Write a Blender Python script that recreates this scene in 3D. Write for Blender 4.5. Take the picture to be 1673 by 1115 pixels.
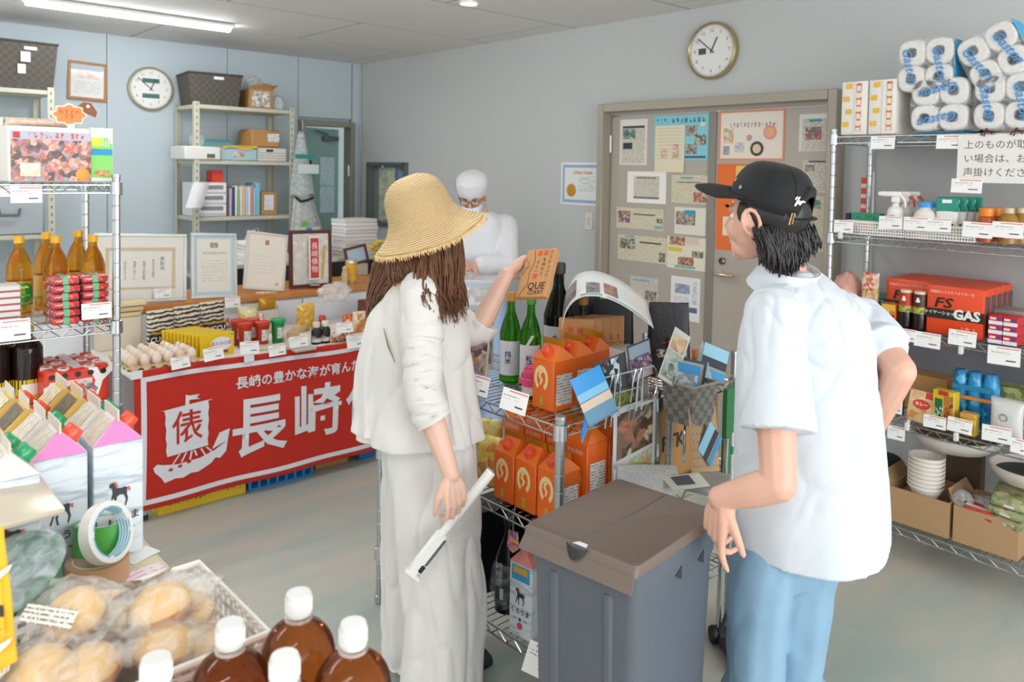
import bpy, bmesh, math, random
from mathutils import Vector, Matrix, Euler, noise
for o in list(bpy.data.objects): bpy.data.objects.remove(o)
SC = bpy.context.scene; COL = SC.collection
PI = math.pi; rad = math.radians
# ------------------------------------------------------------------ camera
EYE = Vector((0, 0, 1.62)); FPX, CY = 1297.3, 333.7
_y, _p, _r = rad(47.9), rad(2.36), rad(-1.0)
FWD = Vector((math.cos(_y)*math.cos(_p), math.sin(_y)*math.cos(_p), -math.sin(_p)))
_rt = Vector((math.sin(_y), -math.cos(_y), 0)); _dn = FWD.cross(_rt)
RGT = math.cos(_r)*_rt + math.sin(_r)*_dn; DWN = -math.sin(_r)*_rt + math.cos(_r)*_dn
cam = bpy.data.cameras.new('camera'); camo = bpy.data.objects.new('camera', cam); COL.objects.link(camo)
m3 = Matrix((RGT, -DWN, -FWD)).transposed()
camo.matrix_world = Matrix.Translation(EYE) @ m3.to_4x4()
cam.sensor_width = 36; cam.lens = FPX/1673*36; cam.shift_y = -(557.5-CY)/1673
cam.clip_start = .05
cam.dof.use_dof = True; cam.dof.focus_distance = 2.2; cam.dof.aperture_fstop = 4.8
SC.camera = camo
SC.view_settings.view_transform = 'Standard'; SC.view_settings.look = 'None'
SC.view_settings.exposure = 1.5; SC.view_settings.gamma = 1; SC.view_settings.use_curve_mapping = False
# ------------------------------------------------------------------ sky and lights
W = bpy.data.worlds.new('sky'); SC.world = W; W.use_nodes = True
bg = W.node_tree.nodes['Background']; bg.inputs[0].default_value = (.95, .97, 1, 1); bg.inputs[1].default_value = .5
def area(name, loc, rot, sx, sy, power, col=(1, 1, 1)):
    l = bpy.data.lights.new(name, 'AREA'); l.shape = 'RECTANGLE'; l.size = sx; l.size_y = sy; l.energy = power; l.color = col
    o = bpy.data.objects.new(name, l); COL.objects.link(o); o.location = loc; o.rotation_euler = rot; return o
area('assumed_window_daylight', (1.3, -2.8, 1.45), (rad(90), 0, 0), 4.6, 2.2, 46, (.94, .97, 1))   # area lamp added for assumed window daylight behind the camera; no glazing is built
# ------------------------------------------------------------------ back-projection of measured points onto real planes
def ray(x, y): return FWD + RGT*((x-836.5)/FPX) + DWN*((y-CY)/FPX)
def onp(ax, val, x, y):
    d = ray(x, y); return EYE + d*((val-EYE[ax])/d[ax])
def onX(v, x, y): return onp(0, v, x, y)
def onY(v, x, y): return onp(1, v, x, y)
def onZ(v, x, y): return onp(2, v, x, y)
def dep(d, x, y): return EYE + d*ray(x, y)
# ------------------------------------------------------------------ materials
MATS = {}
def lin(h):
    if not isinstance(h, str): return tuple(h)+((1,) if len(h) == 3 else ())
    h = h.lstrip('#'); c = [int(h[i:i+2], 16)/255 for i in (0, 2, 4)]
    return tuple((v/12.92 if v <= .04045 else ((v+.055)/1.055)**2.4) for v in c)+(1,)
def nt(name):
    m = bpy.data.materials.new(name); m.use_nodes = True; return m, m.node_tree, m.node_tree.nodes['Principled BSDF']
def setin(b, **k):
    for a, v in k.items(): b.inputs[a.replace('_', ' ')].default_value = v
def M(col, rough=.5, metal=0, var=.0, scale=20, bump=0, bscale=None, sheen=0, trans=0, ior=1.45, sss=0):
    key = (str(col), rough, metal, var, scale, bump, bscale, sheen, trans, ior, sss)
    if key in MATS: return MATS[key]
    m, t, b = nt('mat_'+str(col).strip('#')); c = lin(col)
    setin(b, Base_Color=c, Roughness=rough, Metallic=metal)
    if sheen: b.inputs['Sheen Weight'].default_value = sheen
    if trans: b.inputs['Transmission Weight'].default_value = trans; b.inputs['IOR'].default_value = ior
    if sss:
        b.inputs['Subsurface Weight'].default_value = sss; b.inputs['Subsurface Radius'].default_value = (.9, .35, .2); b.inputs['Subsurface Scale'].default_value = .02
    if var or bump:
        tc = t.nodes.new('ShaderNodeTexCoord'); n = t.nodes.new('ShaderNodeTexNoise'); n.inputs['Scale'].default_value = scale; n.inputs['Detail'].default_value = 5
        t.links.new(tc.outputs['Object'], n.inputs['Vector'])
        if var:
            mx = t.nodes.new('ShaderNodeMix'); mx.data_type = 'RGBA'
            mx.inputs[6].default_value = tuple(max(0, v*(1-var)) for v in c[:3])+(1,); mx.inputs[7].default_value = tuple(min(1, v*(1+var)) for v in c[:3])+(1,)
            t.links.new(n.outputs['Fac'], mx.inputs[0]); t.links.new(mx.outputs[2], b.inputs['Base Color'])
        if bump:
            n2 = n
            if bscale:
                n2 = t.nodes.new('ShaderNodeTexNoise'); n2.inputs['Scale'].default_value = bscale; n2.inputs['Detail'].default_value = 4; t.links.new(tc.outputs['Object'], n2.inputs['Vector'])
            bp = t.nodes.new('ShaderNodeBump'); bp.inputs['Strength'].default_value = bump; bp.inputs['Distance'].default_value = .01
            t.links.new(n2.outputs['Fac'], bp.inputs['Height']); t.links.new(bp.outputs[0], b.inputs['Normal'])
    MATS[key] = m; return m
def emit(col, s):
    key = ('emit', str(col), s)
    if key in MATS: return MATS[key]
    m, t, b = nt('lamp_glow'); setin(b, Emission_Color=lin(col), Emission_Strength=s, Base_Color=(.9, .9, .9, 1)); MATS[key] = m; return m
def film(col='#ffffff', a=.25, rough=.15):
    """thin clear plastic: part see-through, part glossy"""
    key = ('film', col, a, rough)
    if key in MATS: return MATS[key]
    m, t, b = nt('clear_film'); setin(b, Base_Color=lin(col), Roughness=rough)
    tr = t.nodes.new('ShaderNodeBsdfTransparent'); mx = t.nodes.new('ShaderNodeMixShader'); out = t.nodes['Material Output']
    tr.inputs[0].default_value = (.97, .97, .97, 1)
    tc = t.nodes.new('ShaderNodeTexCoord'); n = t.nodes.new('ShaderNodeTexNoise'); n.inputs['Scale'].default_value = 38; n.inputs['Detail'].default_value = 4; n.inputs['Distortion'].default_value = .8
    t.links.new(tc.outputs['Object'], n.inputs['Vector'])
    mr = t.nodes.new('ShaderNodeMapRange'); mr.inputs[1].default_value = .3; mr.inputs[2].default_value = .7; mr.inputs[3].default_value = max(0, a-.15); mr.inputs[4].default_value = min(1, a+.2)
    bp = t.nodes.new('ShaderNodeBump'); bp.inputs['Strength'].default_value = .6; bp.inputs['Distance'].default_value = .01
    t.links.new(n.outputs['Fac'], mr.inputs[0]); t.links.new(mr.outputs[0], mx.inputs[0]); t.links.new(n.outputs['Fac'], bp.inputs['Height']); t.links.new(bp.outputs[0], b.inputs['Normal'])
    t.links.new(tr.outputs[0], mx.inputs[1]); t.links.new(b.outputs[0], mx.inputs[2]); t.links.new(mx.outputs[0], out.inputs[0])
    MATS[key] = m; return m
def pane(a=.06):
    """flat clear glass: see-through with a faint sheen"""
    key = ('pane', a)
    if key in MATS: return MATS[key]
    m, t, b = nt('clear_glass'); setin(b, Base_Color=(.9, .93, .95, 1), Roughness=.04)
    tr = t.nodes.new('ShaderNodeBsdfTransparent'); mx = t.nodes.new('ShaderNodeMixShader'); mx.inputs[0].default_value = a
    t.links.new(tr.outputs[0], mx.inputs[1]); t.links.new(b.outputs[0], mx.inputs[2]); t.links.new(mx.outputs[0], t.nodes['Material Output'].inputs[0]); MATS[key] = m; return m
def photo(cols, scale=18, seed=0, rough=.35, dist=.6, hard=False):
    """a blurry colour print: noise through a colour ramp"""
    key = ('photo', tuple(cols), scale, seed, rough, hard)
    if key in MATS: return MATS[key]
    m, t, b = nt('printed_picture'); b.inputs['Roughness'].default_value = rough
    tc = t.nodes.new('ShaderNodeTexCoord'); mp = t.nodes.new('ShaderNodeMapping'); mp.inputs['Location'].default_value = (seed*3.7, seed*1.3, seed*2.1)
    n = t.nodes.new('ShaderNodeTexNoise'); n.inputs['Scale'].default_value = scale*1.6; n.inputs['Detail'].default_value = 4; n.inputs['Distortion'].default_value = .3
    vo = t.nodes.new('ShaderNodeTexVoronoi'); vo.inputs['Scale'].default_value = scale*1.5; av = t.nodes.new('ShaderNodeVectorMath'); av.operation = 'MULTIPLY_ADD'; av.inputs[1].default_value = (.5/scale,)*3
    sx = t.nodes.new('ShaderNodeSeparateXYZ'); mi = t.nodes.new('ShaderNodeMix'); mi.inputs[0].default_value = .42
    r = t.nodes.new('ShaderNodeValToRGB'); e = r.color_ramp.elements
    if hard: r.color_ramp.interpolation = 'CONSTANT'
    k = len(cols)
    while len(e) < k: e.new(.5)
    for i, c in enumerate(cols): e[i].position = .26+.50*i/max(1, k-1); e[i].color = lin(c)
    t.links.new(tc.outputs['Object'], mp.inputs[0]); t.links.new(mp.outputs[0], n.inputs['Vector']); t.links.new(n.outputs['Color'], av.inputs[0]); t.links.new(mp.outputs[0], av.inputs[2]); t.links.new(av.outputs[0], vo.inputs['Vector'])
    t.links.new(vo.outputs['Color'], sx.inputs[0]); t.links.new(sx.outputs[0], mi.inputs[2]); t.links.new(n.outputs['Fac'], mi.inputs[3]); t.links.new(mi.outputs[0], r.inputs[0]); t.links.new(r.outputs[0], b.inputs['Base Color'])
    MATS[key] = m; return m
def stripes(c0, c1, axis, pitch, duty=.5, rough=.5, words=0, dist=0, bump=0):
    """print of bars along one object axis; words>0 breaks the bars up like lines of small print"""
    key = ('stripes', c0, c1, axis, pitch, duty, rough, words, dist, bump)
    if key in MATS: return MATS[key]
    m, t, b = nt('printed_lines'); b.inputs['Roughness'].default_value = rough; N, L = t.nodes.new, t.links.new
    tc = N('ShaderNodeTexCoord'); sp = N('ShaderNodeSeparateXYZ'); L(tc.outputs['Object'], sp.inputs[0])
    def mt(op, a, bb=None):
        q = N('ShaderNodeMath'); q.operation = op
        for i, v in enumerate((a, bb)):
            if v is None: continue
            if isinstance(v, (int, float)): q.inputs[i].default_value = v
            else: L(v, q.inputs[i])
        return q.outputs[0]
    s = sp.outputs[axis]
    if dist:
        nz = N('ShaderNodeTexNoise'); nz.inputs['Scale'].default_value = 25; L(tc.outputs['Object'], nz.inputs['Vector'])
        s = mt('ADD', s, mt('MULTIPLY', nz.outputs['Fac'], dist))
    f = mt('LESS_THAN', mt('FRACT', mt('MULTIPLY', s, 1/pitch)), duty)
    if words:
        nz = N('ShaderNodeTexNoise'); nz.inputs['Scale'].default_value = words; nz.inputs['Detail'].default_value = 1; L(tc.outputs['Object'], nz.inputs['Vector'])
        f = mt('MULTIPLY', f, mt('GREATER_THAN', nz.outputs['Fac'], .47))
    mx = N('ShaderNodeMix'); mx.data_type = 'RGBA'; mx.inputs[6].default_value = lin(c0); mx.inputs[7].default_value = lin(c1); L(f, mx.inputs[0]); L(mx.outputs[2], b.inputs['Base Color'])
    if bump:
        bp = N('ShaderNodeBump'); bp.inputs['Strength'].default_value = bump; bp.inputs['Distance'].default_value = .004; L(f, bp.inputs['Height']); L(bp.outputs[0], b.inputs['Normal'])
    MATS[key] = m; return m
def checker(c0, c1, scale, rough=.6, bump=.6):
    key = ('chk', c0, c1, scale)
    if key in MATS: return MATS[key]
    m, t, b = nt('woven_strips'); b.inputs['Roughness'].default_value = rough
    tc = t.nodes.new('ShaderNodeTexCoord'); c = t.nodes.new('ShaderNodeTexChecker'); c.inputs['Scale'].default_value = scale; c.inputs[1].default_value = lin(c0); c.inputs[2].default_value = lin(c1)
    bp = t.nodes.new('ShaderNodeBump'); bp.inputs['Strength'].default_value = bump; bp.inputs['Distance'].default_value = .004
    t.links.new(tc.outputs['Object'], c.inputs[0]); t.links.new(c.outputs[0], b.inputs['Base Color']); t.links.new(c.outputs[1], bp.inputs['Height']); t.links.new(bp.outputs[0], b.inputs['Normal'])
    MATS[key] = m; return m
WHITE, PAPER, CHROME, STEEL = M('#f2f0ec', .5), M('#eeeae2', .7), M('#c9ced0', .22, 1), M('#b9bcbc', .35, .9)
# ------------------------------------------------------------------ mesh building
class MB:
    def __init__(s): s.v, s.f, s.m, s.i = [], [], [], 0
    def mat(s, i): s.i = i; return s
    def add(s, vs, fs, tf=None):
        o = len(s.v)
        s.v += [tuple(tf @ Vector(v)) if tf else tuple(v) for v in vs]
        s.f += [tuple(o+i for i in f) for f in fs]; s.m += [s.i]*len(fs); return s
    def box(s, c, d, b=0, tf=None, seg=1):
        x, y, z = d[0]/2, d[1]/2, d[2]/2
        if b:
            bm = bmesh.new(); bmesh.ops.create_cube(bm, size=1)
            for v in bm.verts: v.co = Vector((v.co.x*d[0], v.co.y*d[1], v.co.z*d[2]))
            bmesh.ops.bevel(bm, geom=list(bm.edges), offset=min(b, min(d)*.49), segments=seg, affect='EDGES', profile=.5)
            bm.verts.index_update()
            vs = [(v.co.x+c[0], v.co.y+c[1], v.co.z+c[2]) for v in bm.verts]; fs = [[v.index for v in f.verts] for f in bm.faces]; bm.free()
            return s.add(vs, fs, tf)
        vs = [(c[0]+i*x, c[1]+j*y, c[2]+k*z) for k in (-1, 1) for j in (-1, 1) for i in (-1, 1)]
        return s.add(vs, [(0, 2, 3, 1), (4, 5, 7, 6), (0, 1, 5, 4), (2, 6, 7, 3), (0, 4, 6, 2), (1, 3, 7, 5)], tf)
    def loft(s, rings, cap0=True, cap1=True, closed=True, tf=None):
        n = len(rings[0]); vs = [p for r in rings for p in r]; fs = []
        for i in range(len(rings)-1):
            for j in range(n if closed else n-1):
                a, b = i*n+j, i*n+(j+1) % n; fs.append((a, b, b+n, a+n))
        if cap0: fs.append(tuple(range(n-1, -1, -1)))
        if cap1: fs.append(tuple((len(rings)-1)*n+j for j in range(n)))
        return s.add(vs, fs, tf)
    def lathe(s, prof, n=20, c=(0, 0, 0), tf=None, sq=1):
        rings = []
        for r, z in prof:
            ring = []
            for j in range(n):
                a = 2*PI*j/n; ca, sa = math.cos(a), math.sin(a)
                if sq < 1: k = (abs(ca)**(2/sq)+abs(sa)**(2/sq))**(-sq/2); ca *= k; sa *= k
                ring.append((c[0]+max(r, 1e-5)*ca, c[1]+max(r, 1e-5)*sa, c[2]+z))
            rings.append(ring)
        cyl = len(prof) == 2 and abs(prof[0][0]-prof[1][0]) < 1e-6 and prof[0][0] > 1e-4
        return s.loft(rings, cyl, cyl, tf=tf)
    def tube(s, pts, r, n=8, closed=False, cap=True, flat=1, up=None):
        pts = [Vector(p) for p in pts]; k = len(pts); rr = r if isinstance(r, (list, tuple)) else [r]*k
        rings = []; u = None
        for i, p in enumerate(pts):
            a = pts[(i-1) % k] if (closed or i) else p; b = pts[(i+1) % k] if (closed or i < k-1) else p
            t = (b-a).normalized()
            if u is None:
                w = Vector(up) if up else (Vector((0, 0, 1)) if abs(t.z) < .9 else Vector((1, 0, 0))); u = (w-t*w.dot(t)).normalized()
            else:
                u = u-t*u.dot(t); u = u.normalized() if u.length > 1e-6 else t.orthogonal().normalized()
            v = t.cross(u)
            rings.append([p+(u*math.cos(2*PI*j/n)*flat+v*math.sin(2*PI*j/n))*rr[i] for j in range(n)])
        if closed: rings.append(rings[0])
        return s.loft(rings, cap and not closed, cap and not closed)
    def prism(s, poly, y0, y1, tf=None):
        """polygon in the XZ plane, thick along Y"""
        n = len(poly); vs = [(x, y0, z) for x, z in poly]+[(x, y1, z) for x, z in poly]
        a = sum(poly[i][0]*poly[(i+1) % n][1]-poly[(i+1) % n][0]*poly[i][1] for i in range(n))
        fs = [tuple(range(n)), tuple(range(2*n-1, n-1, -1))]+[(i, i+n, (i+1) % n+n, (i+1) % n) for i in range(n)]
        if a < 0: fs = [f[::-1] for f in fs]
        return s.add(vs, fs, tf)
    def quad(s, p0, p1, p2, p3, th=0, nu=1, nv=1, fn=None):
        """sheet through four corners (p0->p1 is u, p0->p3 is v); fn(u,v) offsets each point"""
        p0, p1, p2, p3 = map(Vector, (p0, p1, p2, p3)); nrm = (p1-p0).cross(p3-p0).normalized(); vs = []
        for side in ((0, 1) if th else (0,)):
            for j in range(nv+1):
                for i in range(nu+1):
                    u, v = i/nu, j/nv; p = (p0*(1-u)+p1*u)*(1-v)+(p3*(1-u)+p2*u)*v
                    if fn: p = p+Vector(fn(u, v))
                    vs.append(p-nrm*th*side)
        k = (nu+1)*(nv+1); w = nu+1; fs = []
        for j in range(nv):
            for i in range(nu):
                a = j*w+i; fs.append((a, a+1, a+w+1, a+w))
                if th: fs.append((k+a, k+a+w, k+a+w+1, k+a+1))
        if th:
            bd = [i for i in range(w)]+[j*w+nu for j in range(1, nv+1)]+[nv*w+i for i in range(nu-1, -1, -1)]+[j*w for j in range(nv-1, 0, -1)]
            for a, b in zip(bd, bd[1:]+bd[:1]): fs.append((a, a+k, b+k, b))
        return s.add(vs, fs)
    def mesh(s, name, mats, smooth=40):
        me = bpy.data.meshes.new(name); me.from_pydata(s.v, [], s.f)
        for m in (mats if isinstance(mats, (list, tuple)) else [mats]): me.materials.append(m)
        if any(s.m): me.polygons.foreach_set('material_index', s.m)
        me.update()
        if smooth:
            me.shade_smooth(); me.set_sharp_from_angle(angle=rad(smooth))
        return me
def link(name, me, parent=None, loc=None, rot=None):
    o = bpy.data.objects.new(name, me); COL.objects.link(o)
    if parent: o.parent = parent
    if loc is not None: o.location = loc
    if rot is not None: o.rotation_euler = rot
    return o
def tag(o, label, cat, group=None):
    o['label'] = label; o['category'] = cat
    if group: o['group'] = group
    return o
def thing(name, label, cat, loc=(0, 0, 0), rz=0, group=None, rot=None):
    return tag(link(name, None, None, loc, rot if rot else (0, 0, rz)), label, cat, group)
def part(name, mb, mats, parent, loc=None, rot=None, smooth=40, label=None):
    o = link(name, mb.mesh(name, mats, smooth), parent, loc, rot)
    if label: o['label'] = label
    return o
def solo(name, mb, mats, label, cat, loc=(0, 0, 0), rot=(0, 0, 0), group=None, smooth=40):
    return tag(part(name, mb, mats, None, loc, rot, smooth), label, cat, group)
def struct(name, mb, mats, parent=None, smooth=40):
    o = part(name, mb, mats, parent, smooth=smooth)
    if not parent: o['kind'] = 'structure'
    return o
KIDS = {}
def kids(o): return [c for c in bpy.data.objects if c.parent == o]
def dup(root, loc, rz=None, label=None, rot=None, group=None, deep=None):
    deep = deep or [(c, kids(c)) for c in kids(root)]
    r = root.copy(); COL.objects.link(r); r.location = loc
    if rz is not None: r.rotation_euler = (root.rotation_euler[0], root.rotation_euler[1], rz)
    if rot is not None: r.rotation_euler = rot
    if label: r['label'] = label
    if group: r['group'] = group
    for c, gs in deep:
        d = c.copy(); COL.objects.link(d); d.parent = r
        for g in gs:
            e = g.copy(); COL.objects.link(e); e.parent = d
    return r
TXT = {}
FRONT = (PI/2, 0, 0)
def text_mesh(s, size, ext=0, bold=0, spacing=1, lead=1, align='CENTER', shear=0):
    key = (s, size, ext, bold, spacing, lead, align, shear)
    if key in TXT: return TXT[key]
    c = bpy.data.curves.new('lettering', 'FONT'); c.body = s; c.size = size; c.extrude = ext; c.offset = bold; c.align_x = align; c.align_y = 'CENTER'; c.space_character = spacing; c.space_line = lead; c.shear = shear; c.resolution_u = 2
    o = bpy.data.objects.new('lettering', c); COL.objects.link(o)
    bpy.context.view_layer.update()
    me = bpy.data.meshes.new_from_object(o.evaluated_get(bpy.context.evaluated_depsgraph_get()))
    bpy.data.objects.remove(o); bpy.data.curves.remove(c); TXT[key] = me; return me
def text(s, size, mat, parent, loc, rot=FRONT, name='lettering', sx=1, **k):
    me = text_mesh(s, size, **k).copy(); me.materials.clear(); me.materials.append(mat)
    o = link(name, me, parent, loc, rot); o.scale = (sx, 1, 1); return o
def rnd(a, b): return random.uniform(a, b)
random.seed(7)
# ================================================================== room
XB, YA, CEIL = 3.9, 6.43, 2.585
def wallmat(name, c0, c1):
    m, t, b = nt(name); b.inputs['Roughness'].default_value = .75
    tc = t.nodes.new('ShaderNodeTexCoord'); n = t.nodes.new('ShaderNodeTexNoise'); n.inputs['Scale'].default_value = 1.2; n.inputs['Detail'].default_value = 3
    n2 = t.nodes.new('ShaderNodeTexNoise'); n2.inputs['Scale'].default_value = 260
    mx = t.nodes.new('ShaderNodeMix'); mx.data_type = 'RGBA'; mx.inputs[6].default_value = lin(c0); mx.inputs[7].default_value = lin(c1)
    bp = t.nodes.new('ShaderNodeBump'); bp.inputs['Strength'].default_value = .12; bp.inputs['Distance'].default_value = .002
    L = t.links.new; L(tc.outputs['Object'], n.inputs['Vector']); L(tc.outputs['Object'], n2.inputs['Vector']); L(n.outputs['Fac'], mx.inputs[0]); L(mx.outputs[2], b.inputs['Base Color']); L(n2.outputs['Fac'], bp.inputs['Height']); L(bp.outputs[0], b.inputs['Normal'])
    return m
WALL = wallmat('painted_wallboard', '#bcc8ce', '#c4cfd4'); WALLR = wallmat('painted_wallboard', '#c2c5c3', '#c9cccb')  # back wall copy has the blue cast of daylight painted into its colour
CEILM = wallmat('ceiling_board', '#e2e0dc', '#e8e6e2')
FLOORM, ft, fb = nt('vinyl_floor')
_tc = ft.nodes.new('ShaderNodeTexCoord'); _mp = ft.nodes.new('ShaderNodeMapping'); _mp.inputs['Scale'].default_value = (1.2, 4, 1); _n = ft.nodes.new('ShaderNodeTexNoise'); _n.inputs['Scale'].default_value = .8; _n.inputs['Detail'].default_value = 7; _n.inputs['Roughness'].default_value = .65
_cr = ft.nodes.new('ShaderNodeValToRGB'); _cr.color_ramp.elements[0].position = .36; _cr.color_ramp.elements[0].color = lin('#a3b1aa'); _cr.color_ramp.elements[1].position = .64; _cr.color_ramp.elements[1].color = lin('#c3bbad')  # teal and beige tints of the room light painted into the floor colour
for a, b in ((_tc.outputs['Object'], _mp.inputs[0]), (_mp.outputs[0], _n.inputs['Vector']), (_n.outputs['Fac'], _cr.inputs[0]), (_cr.outputs[0], fb.inputs['Base Color'])): ft.links.new(a, b)
fb.inputs['Roughness'].default_value = .42
struct('floor', MB().box((1.0, 1.8, -.05), (5.8, 9.4, .1)), FLOORM)
cl = struct('ceiling', MB().box((1.0, 1.8, CEIL+.04), (5.8, 9.4, .08)), M('#8d8c88', .9))
random.seed(3)
mb = None
# ceiling boards 0.91 x 1.82 laid in brick bond, each a child with its own gap
bmsh = MB().box((0, 0, 0), (1.812, .902, .012), .003).mesh('ceiling_board', CEILM)
for j in range(11):
    for i in range(4):
        x = -1.75+i*1.82+(.91 if j % 2 else 0)+.91; y = 6.43-.455-j*.91
        if x-.9 > 3.9: continue
        o = link('ceiling_board', bmsh, cl, (x, y, CEIL+.005))
        if x+.906 > 3.9:
            o.scale = ((3.9-(x-.906))/1.812, 1, 1); o.location.x = (3.9+x-.906)/2
# wall_back: boards with joints, opening for door_1 (x 3.26..3.80, to z 2.045)
D1 = (3.27, 3.80, 2.04)
wb = struct('wall_back', MB().box((.68, YA+.06, CEIL/2), (5.16, .1, CEIL)).box((3.85, YA+.06, CEIL/2), (.12, .1, CEIL)).box(((D1[0]+D1[1])/2, YA+.06, (CEIL+D1[2])/2), (D1[1]-D1[0], .1, CEIL-D1[2])), M('#9fb0b6', .8))
xs = [-1.9, -1.0, -.09, .82, 1.73, 2.64, D1[0]]
for a, b in zip(xs, xs[1:]): struct('wall_panel', MB().box(((a+b)/2, YA+.002, CEIL/2), (b-a-.005, .016, CEIL), .002), WALL, wb)
struct('wall_panel', MB().box(((D1[0]+D1[1])/2, YA+.002, (CEIL+D1[2]+.03)/2), (D1[1]-D1[0]-.005, .016, CEIL-D1[2]-.03), .002), WALL, wb)
struct('wall_panel', MB().box((3.855, YA+.002, CEIL/2), (.09, .016, CEIL), .002), WALL, wb)
# wall_right with service window near the corner and the double door
D2 = (1.84, 3.41, 2.055); W1 = (5.66, 6.24, 1.13, 1.665)
wr = MB()
for y0, y1, z0, z1 in ((-2.9, D2[0], 0, CEIL), (D2[0], D2[1], D2[2], CEIL), (D2[1], W1[0], 0, CEIL), (W1[0], W1[1], 0, W1[2]), (W1[0], W1[1], W1[3], CEIL), (W1[1], YA+.1, 0, CEIL)):
    wr.box((XB+.06, (y0+y1)/2, (z0+z1)/2), (.12, y1-y0, z1-z0))
struct('wall_right', wr, WALLR)
struct('baseboard_right', MB().box((XB-.006, (D2[1]+YA)/2, .04), (.012, YA-D2[1]-.05, .08), .002).box((XB-.006, (D2[0]-2.9)/2, .04), (.012, D2[0]+2.8, .08), .002), M('#7d8079', .6))
struct('baseboard_back', MB().box((.68, YA-.012, .04), (5.1, .012, .08), .002), M('#7d8079', .6))
struct('trim_1', MB().box((XB-.012, YA-.012, CEIL/2), (.02, .02, CEIL), .004), M('#b4bfc4', .6))
# door_1: office door, pale green leaf standing open behind a steel frame
FR1 = M('#8d8c7f', .45, .2)
d1 = struct('door_1', MB().box((D1[0]+.02, YA-.01, D1[2]/2), (.045, .13, D1[2]), .004).box((D1[1]-.02, YA-.01, D1[2]/2), (.045, .13, D1[2]), .004).box(((D1[0]+D1[1])/2, YA-.01, D1[2]-.024), (D1[1]-D1[0]-.085, .126, .045), .002), FR1)
GRN = M('#8fb3ad', .5, var=.04)
def at1(px, py): return onY(6.5, px, py)
lf = part('door_leaf', MB().box((.25, 0, .98), (.42, .04, 1.94), .004), GRN, d1, (D1[0]+.03, YA+.1, .03), (0, 0, rad(8)))
part('vision_slot', MB().box((.14, -.022, 1.35), (.035, .01, .62), .003), M('#3d4c4c', .2), lf)
part('door_closer', MB().box((.34, -.05, 1.86), (.16, .06, .05), .006).tube([(.3, -.07, 1.9), (.1, -.16, 1.92)], .008), M('#7b7f7c', .4, .6), lf)
part('notice_sheet', MB().box((.33, -.0225, 1.56), (.16, .003, .26)).box((.33, -.0225, 1.30), (.16, .003, .24)), stripes('#cfe4ea', '#9fbec6', 2, .02, .3, words=60), lf)
part('hinge', MB().lathe([(.012, 0), (.012, .1)], 10).lathe([(.012, -.9), (.012, -.8)], 10), STEEL, d1, (D1[1]-.05, YA-.05, 1.55))
struct('wall_corridor', MB().box((3.6, YA+.62, 1.2), (1.4, .05, 2.6)).box((3.02, YA+.4, 1.2), (.05, .5, 2.6)), M('#a9b7b5', .8))
# window_1: service hatch with a frame, posters on the far side and a pane
w1 = struct('window_1', MB().box((XB+.03, W1[0], (W1[2]+W1[3])/2), (.14, .03, W1[3]-W1[2]+.03)).box((XB+.03, W1[1], (W1[2]+W1[3])/2), (.14, .03, W1[3]-W1[2]+.03)).box((XB+.03, (W1[0]+W1[1])/2, W1[2]), (.14, W1[1]-W1[0], .03)).box((XB+.03, (W1[0]+W1[1])/2, W1[3]), (.14, W1[1]-W1[0], .03)), M('#6f7a78', .4, .5))
ww = (W1[0]+W1[1])/2; wz = (W1[2]+W1[3])/2
part('pane', MB().box((XB+.03, ww, wz), (.006, W1[1]-W1[0]-.03, W1[3]-W1[2]-.03)), pane(.12), w1)
part('poster', MB().box((XB+.055, 6.06, wz), (.004, .26, .48)), photo(['#e6e7bd', '#b8c7b0', '#7aa7a0', '#e9dfa0'], 16, 1), w1)
part('poster', MB().box((XB+.058, 5.80, wz+.03), (.004, .18, .42)), photo(['#0f8fd0', '#1aa7e0', '#1d3040'], 14, 2), w1)
part('backing_board', MB().box((XB+.13, ww, wz), (.01, W1[1]-W1[0], W1[3]-W1[2])), M('#5e6a68', .8), w1)
# door_2: steel double door in wall_right
DM = M('#b3aa9e', .5, .15, var=.03, scale=3); FRM = M('#a59d8d', .4, .2)
d2 = MB()
for y in (D2[0]+.025, D2[1]-.025): d2.box((XB-.03, y, D2[2]/2), (.14, .05, D2[2]), .004)
d2.box((XB-.03, (D2[0]+D2[1])/2, D2[2]-.025), (.138, D2[1]-D2[0]-.1, .05), .002).box((XB-.005, (D2[0]+D2[1])/2, D2[2]-.06), (.08, D2[1]-D2[0]-.1, .02))
d2 = struct('door_2', d2, FRM)
YM = 2.585
part('door_leaf', MB().box((XB-.0, (YM+D2[1]-.05)/2+.004, .995), (.04, D2[1]-.05-YM-.014, 1.97), .003), DM, d2)
lf2 = part('door_leaf', MB().box((XB-.0, (YM+D2[0]+.05)/2-.004, .995), (.04, YM-D2[0]-.05-.014, 1.97), .003), DM, d2)
part('meeting_strip', MB().box((XB-.024, YM+.012, .995), (.01, .05, 1.97), .002), M('#8a857b', .4, .2), d2)
part('handle', MB().tube([(XB-.02, 2.525, 1.062), (XB-.07, 2.525, 1.062), (XB-.075, 2.5, 1.062), (XB-.075, 2.405, 1.064)], .010, 8).lathe([(.022, -.005), (.022, .005)], 14, tf=Matrix.Translation((XB-.022, 2.525, 1.062)) @ Euler((0, PI/2, 0)).to_matrix().to_4x4()), M('#cfc3ae', .25, .9), lf2)
part('lock', MB().lathe([(.02, 0), (.02, .012), (.012, .02)], 14, tf=Matrix.Translation((XB-.02, 2.512, 1.136)) @ Euler((0, -PI/2, 0)).to_matrix().to_4x4()), M('#8a857c', .3, .9), lf2)
for z in (1.75, .25): part('hinge', MB().lathe([(.011, 0), (.011, .11)], 10), STEEL, d2, (XB-.03, D2[1]-.055, z))
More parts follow.
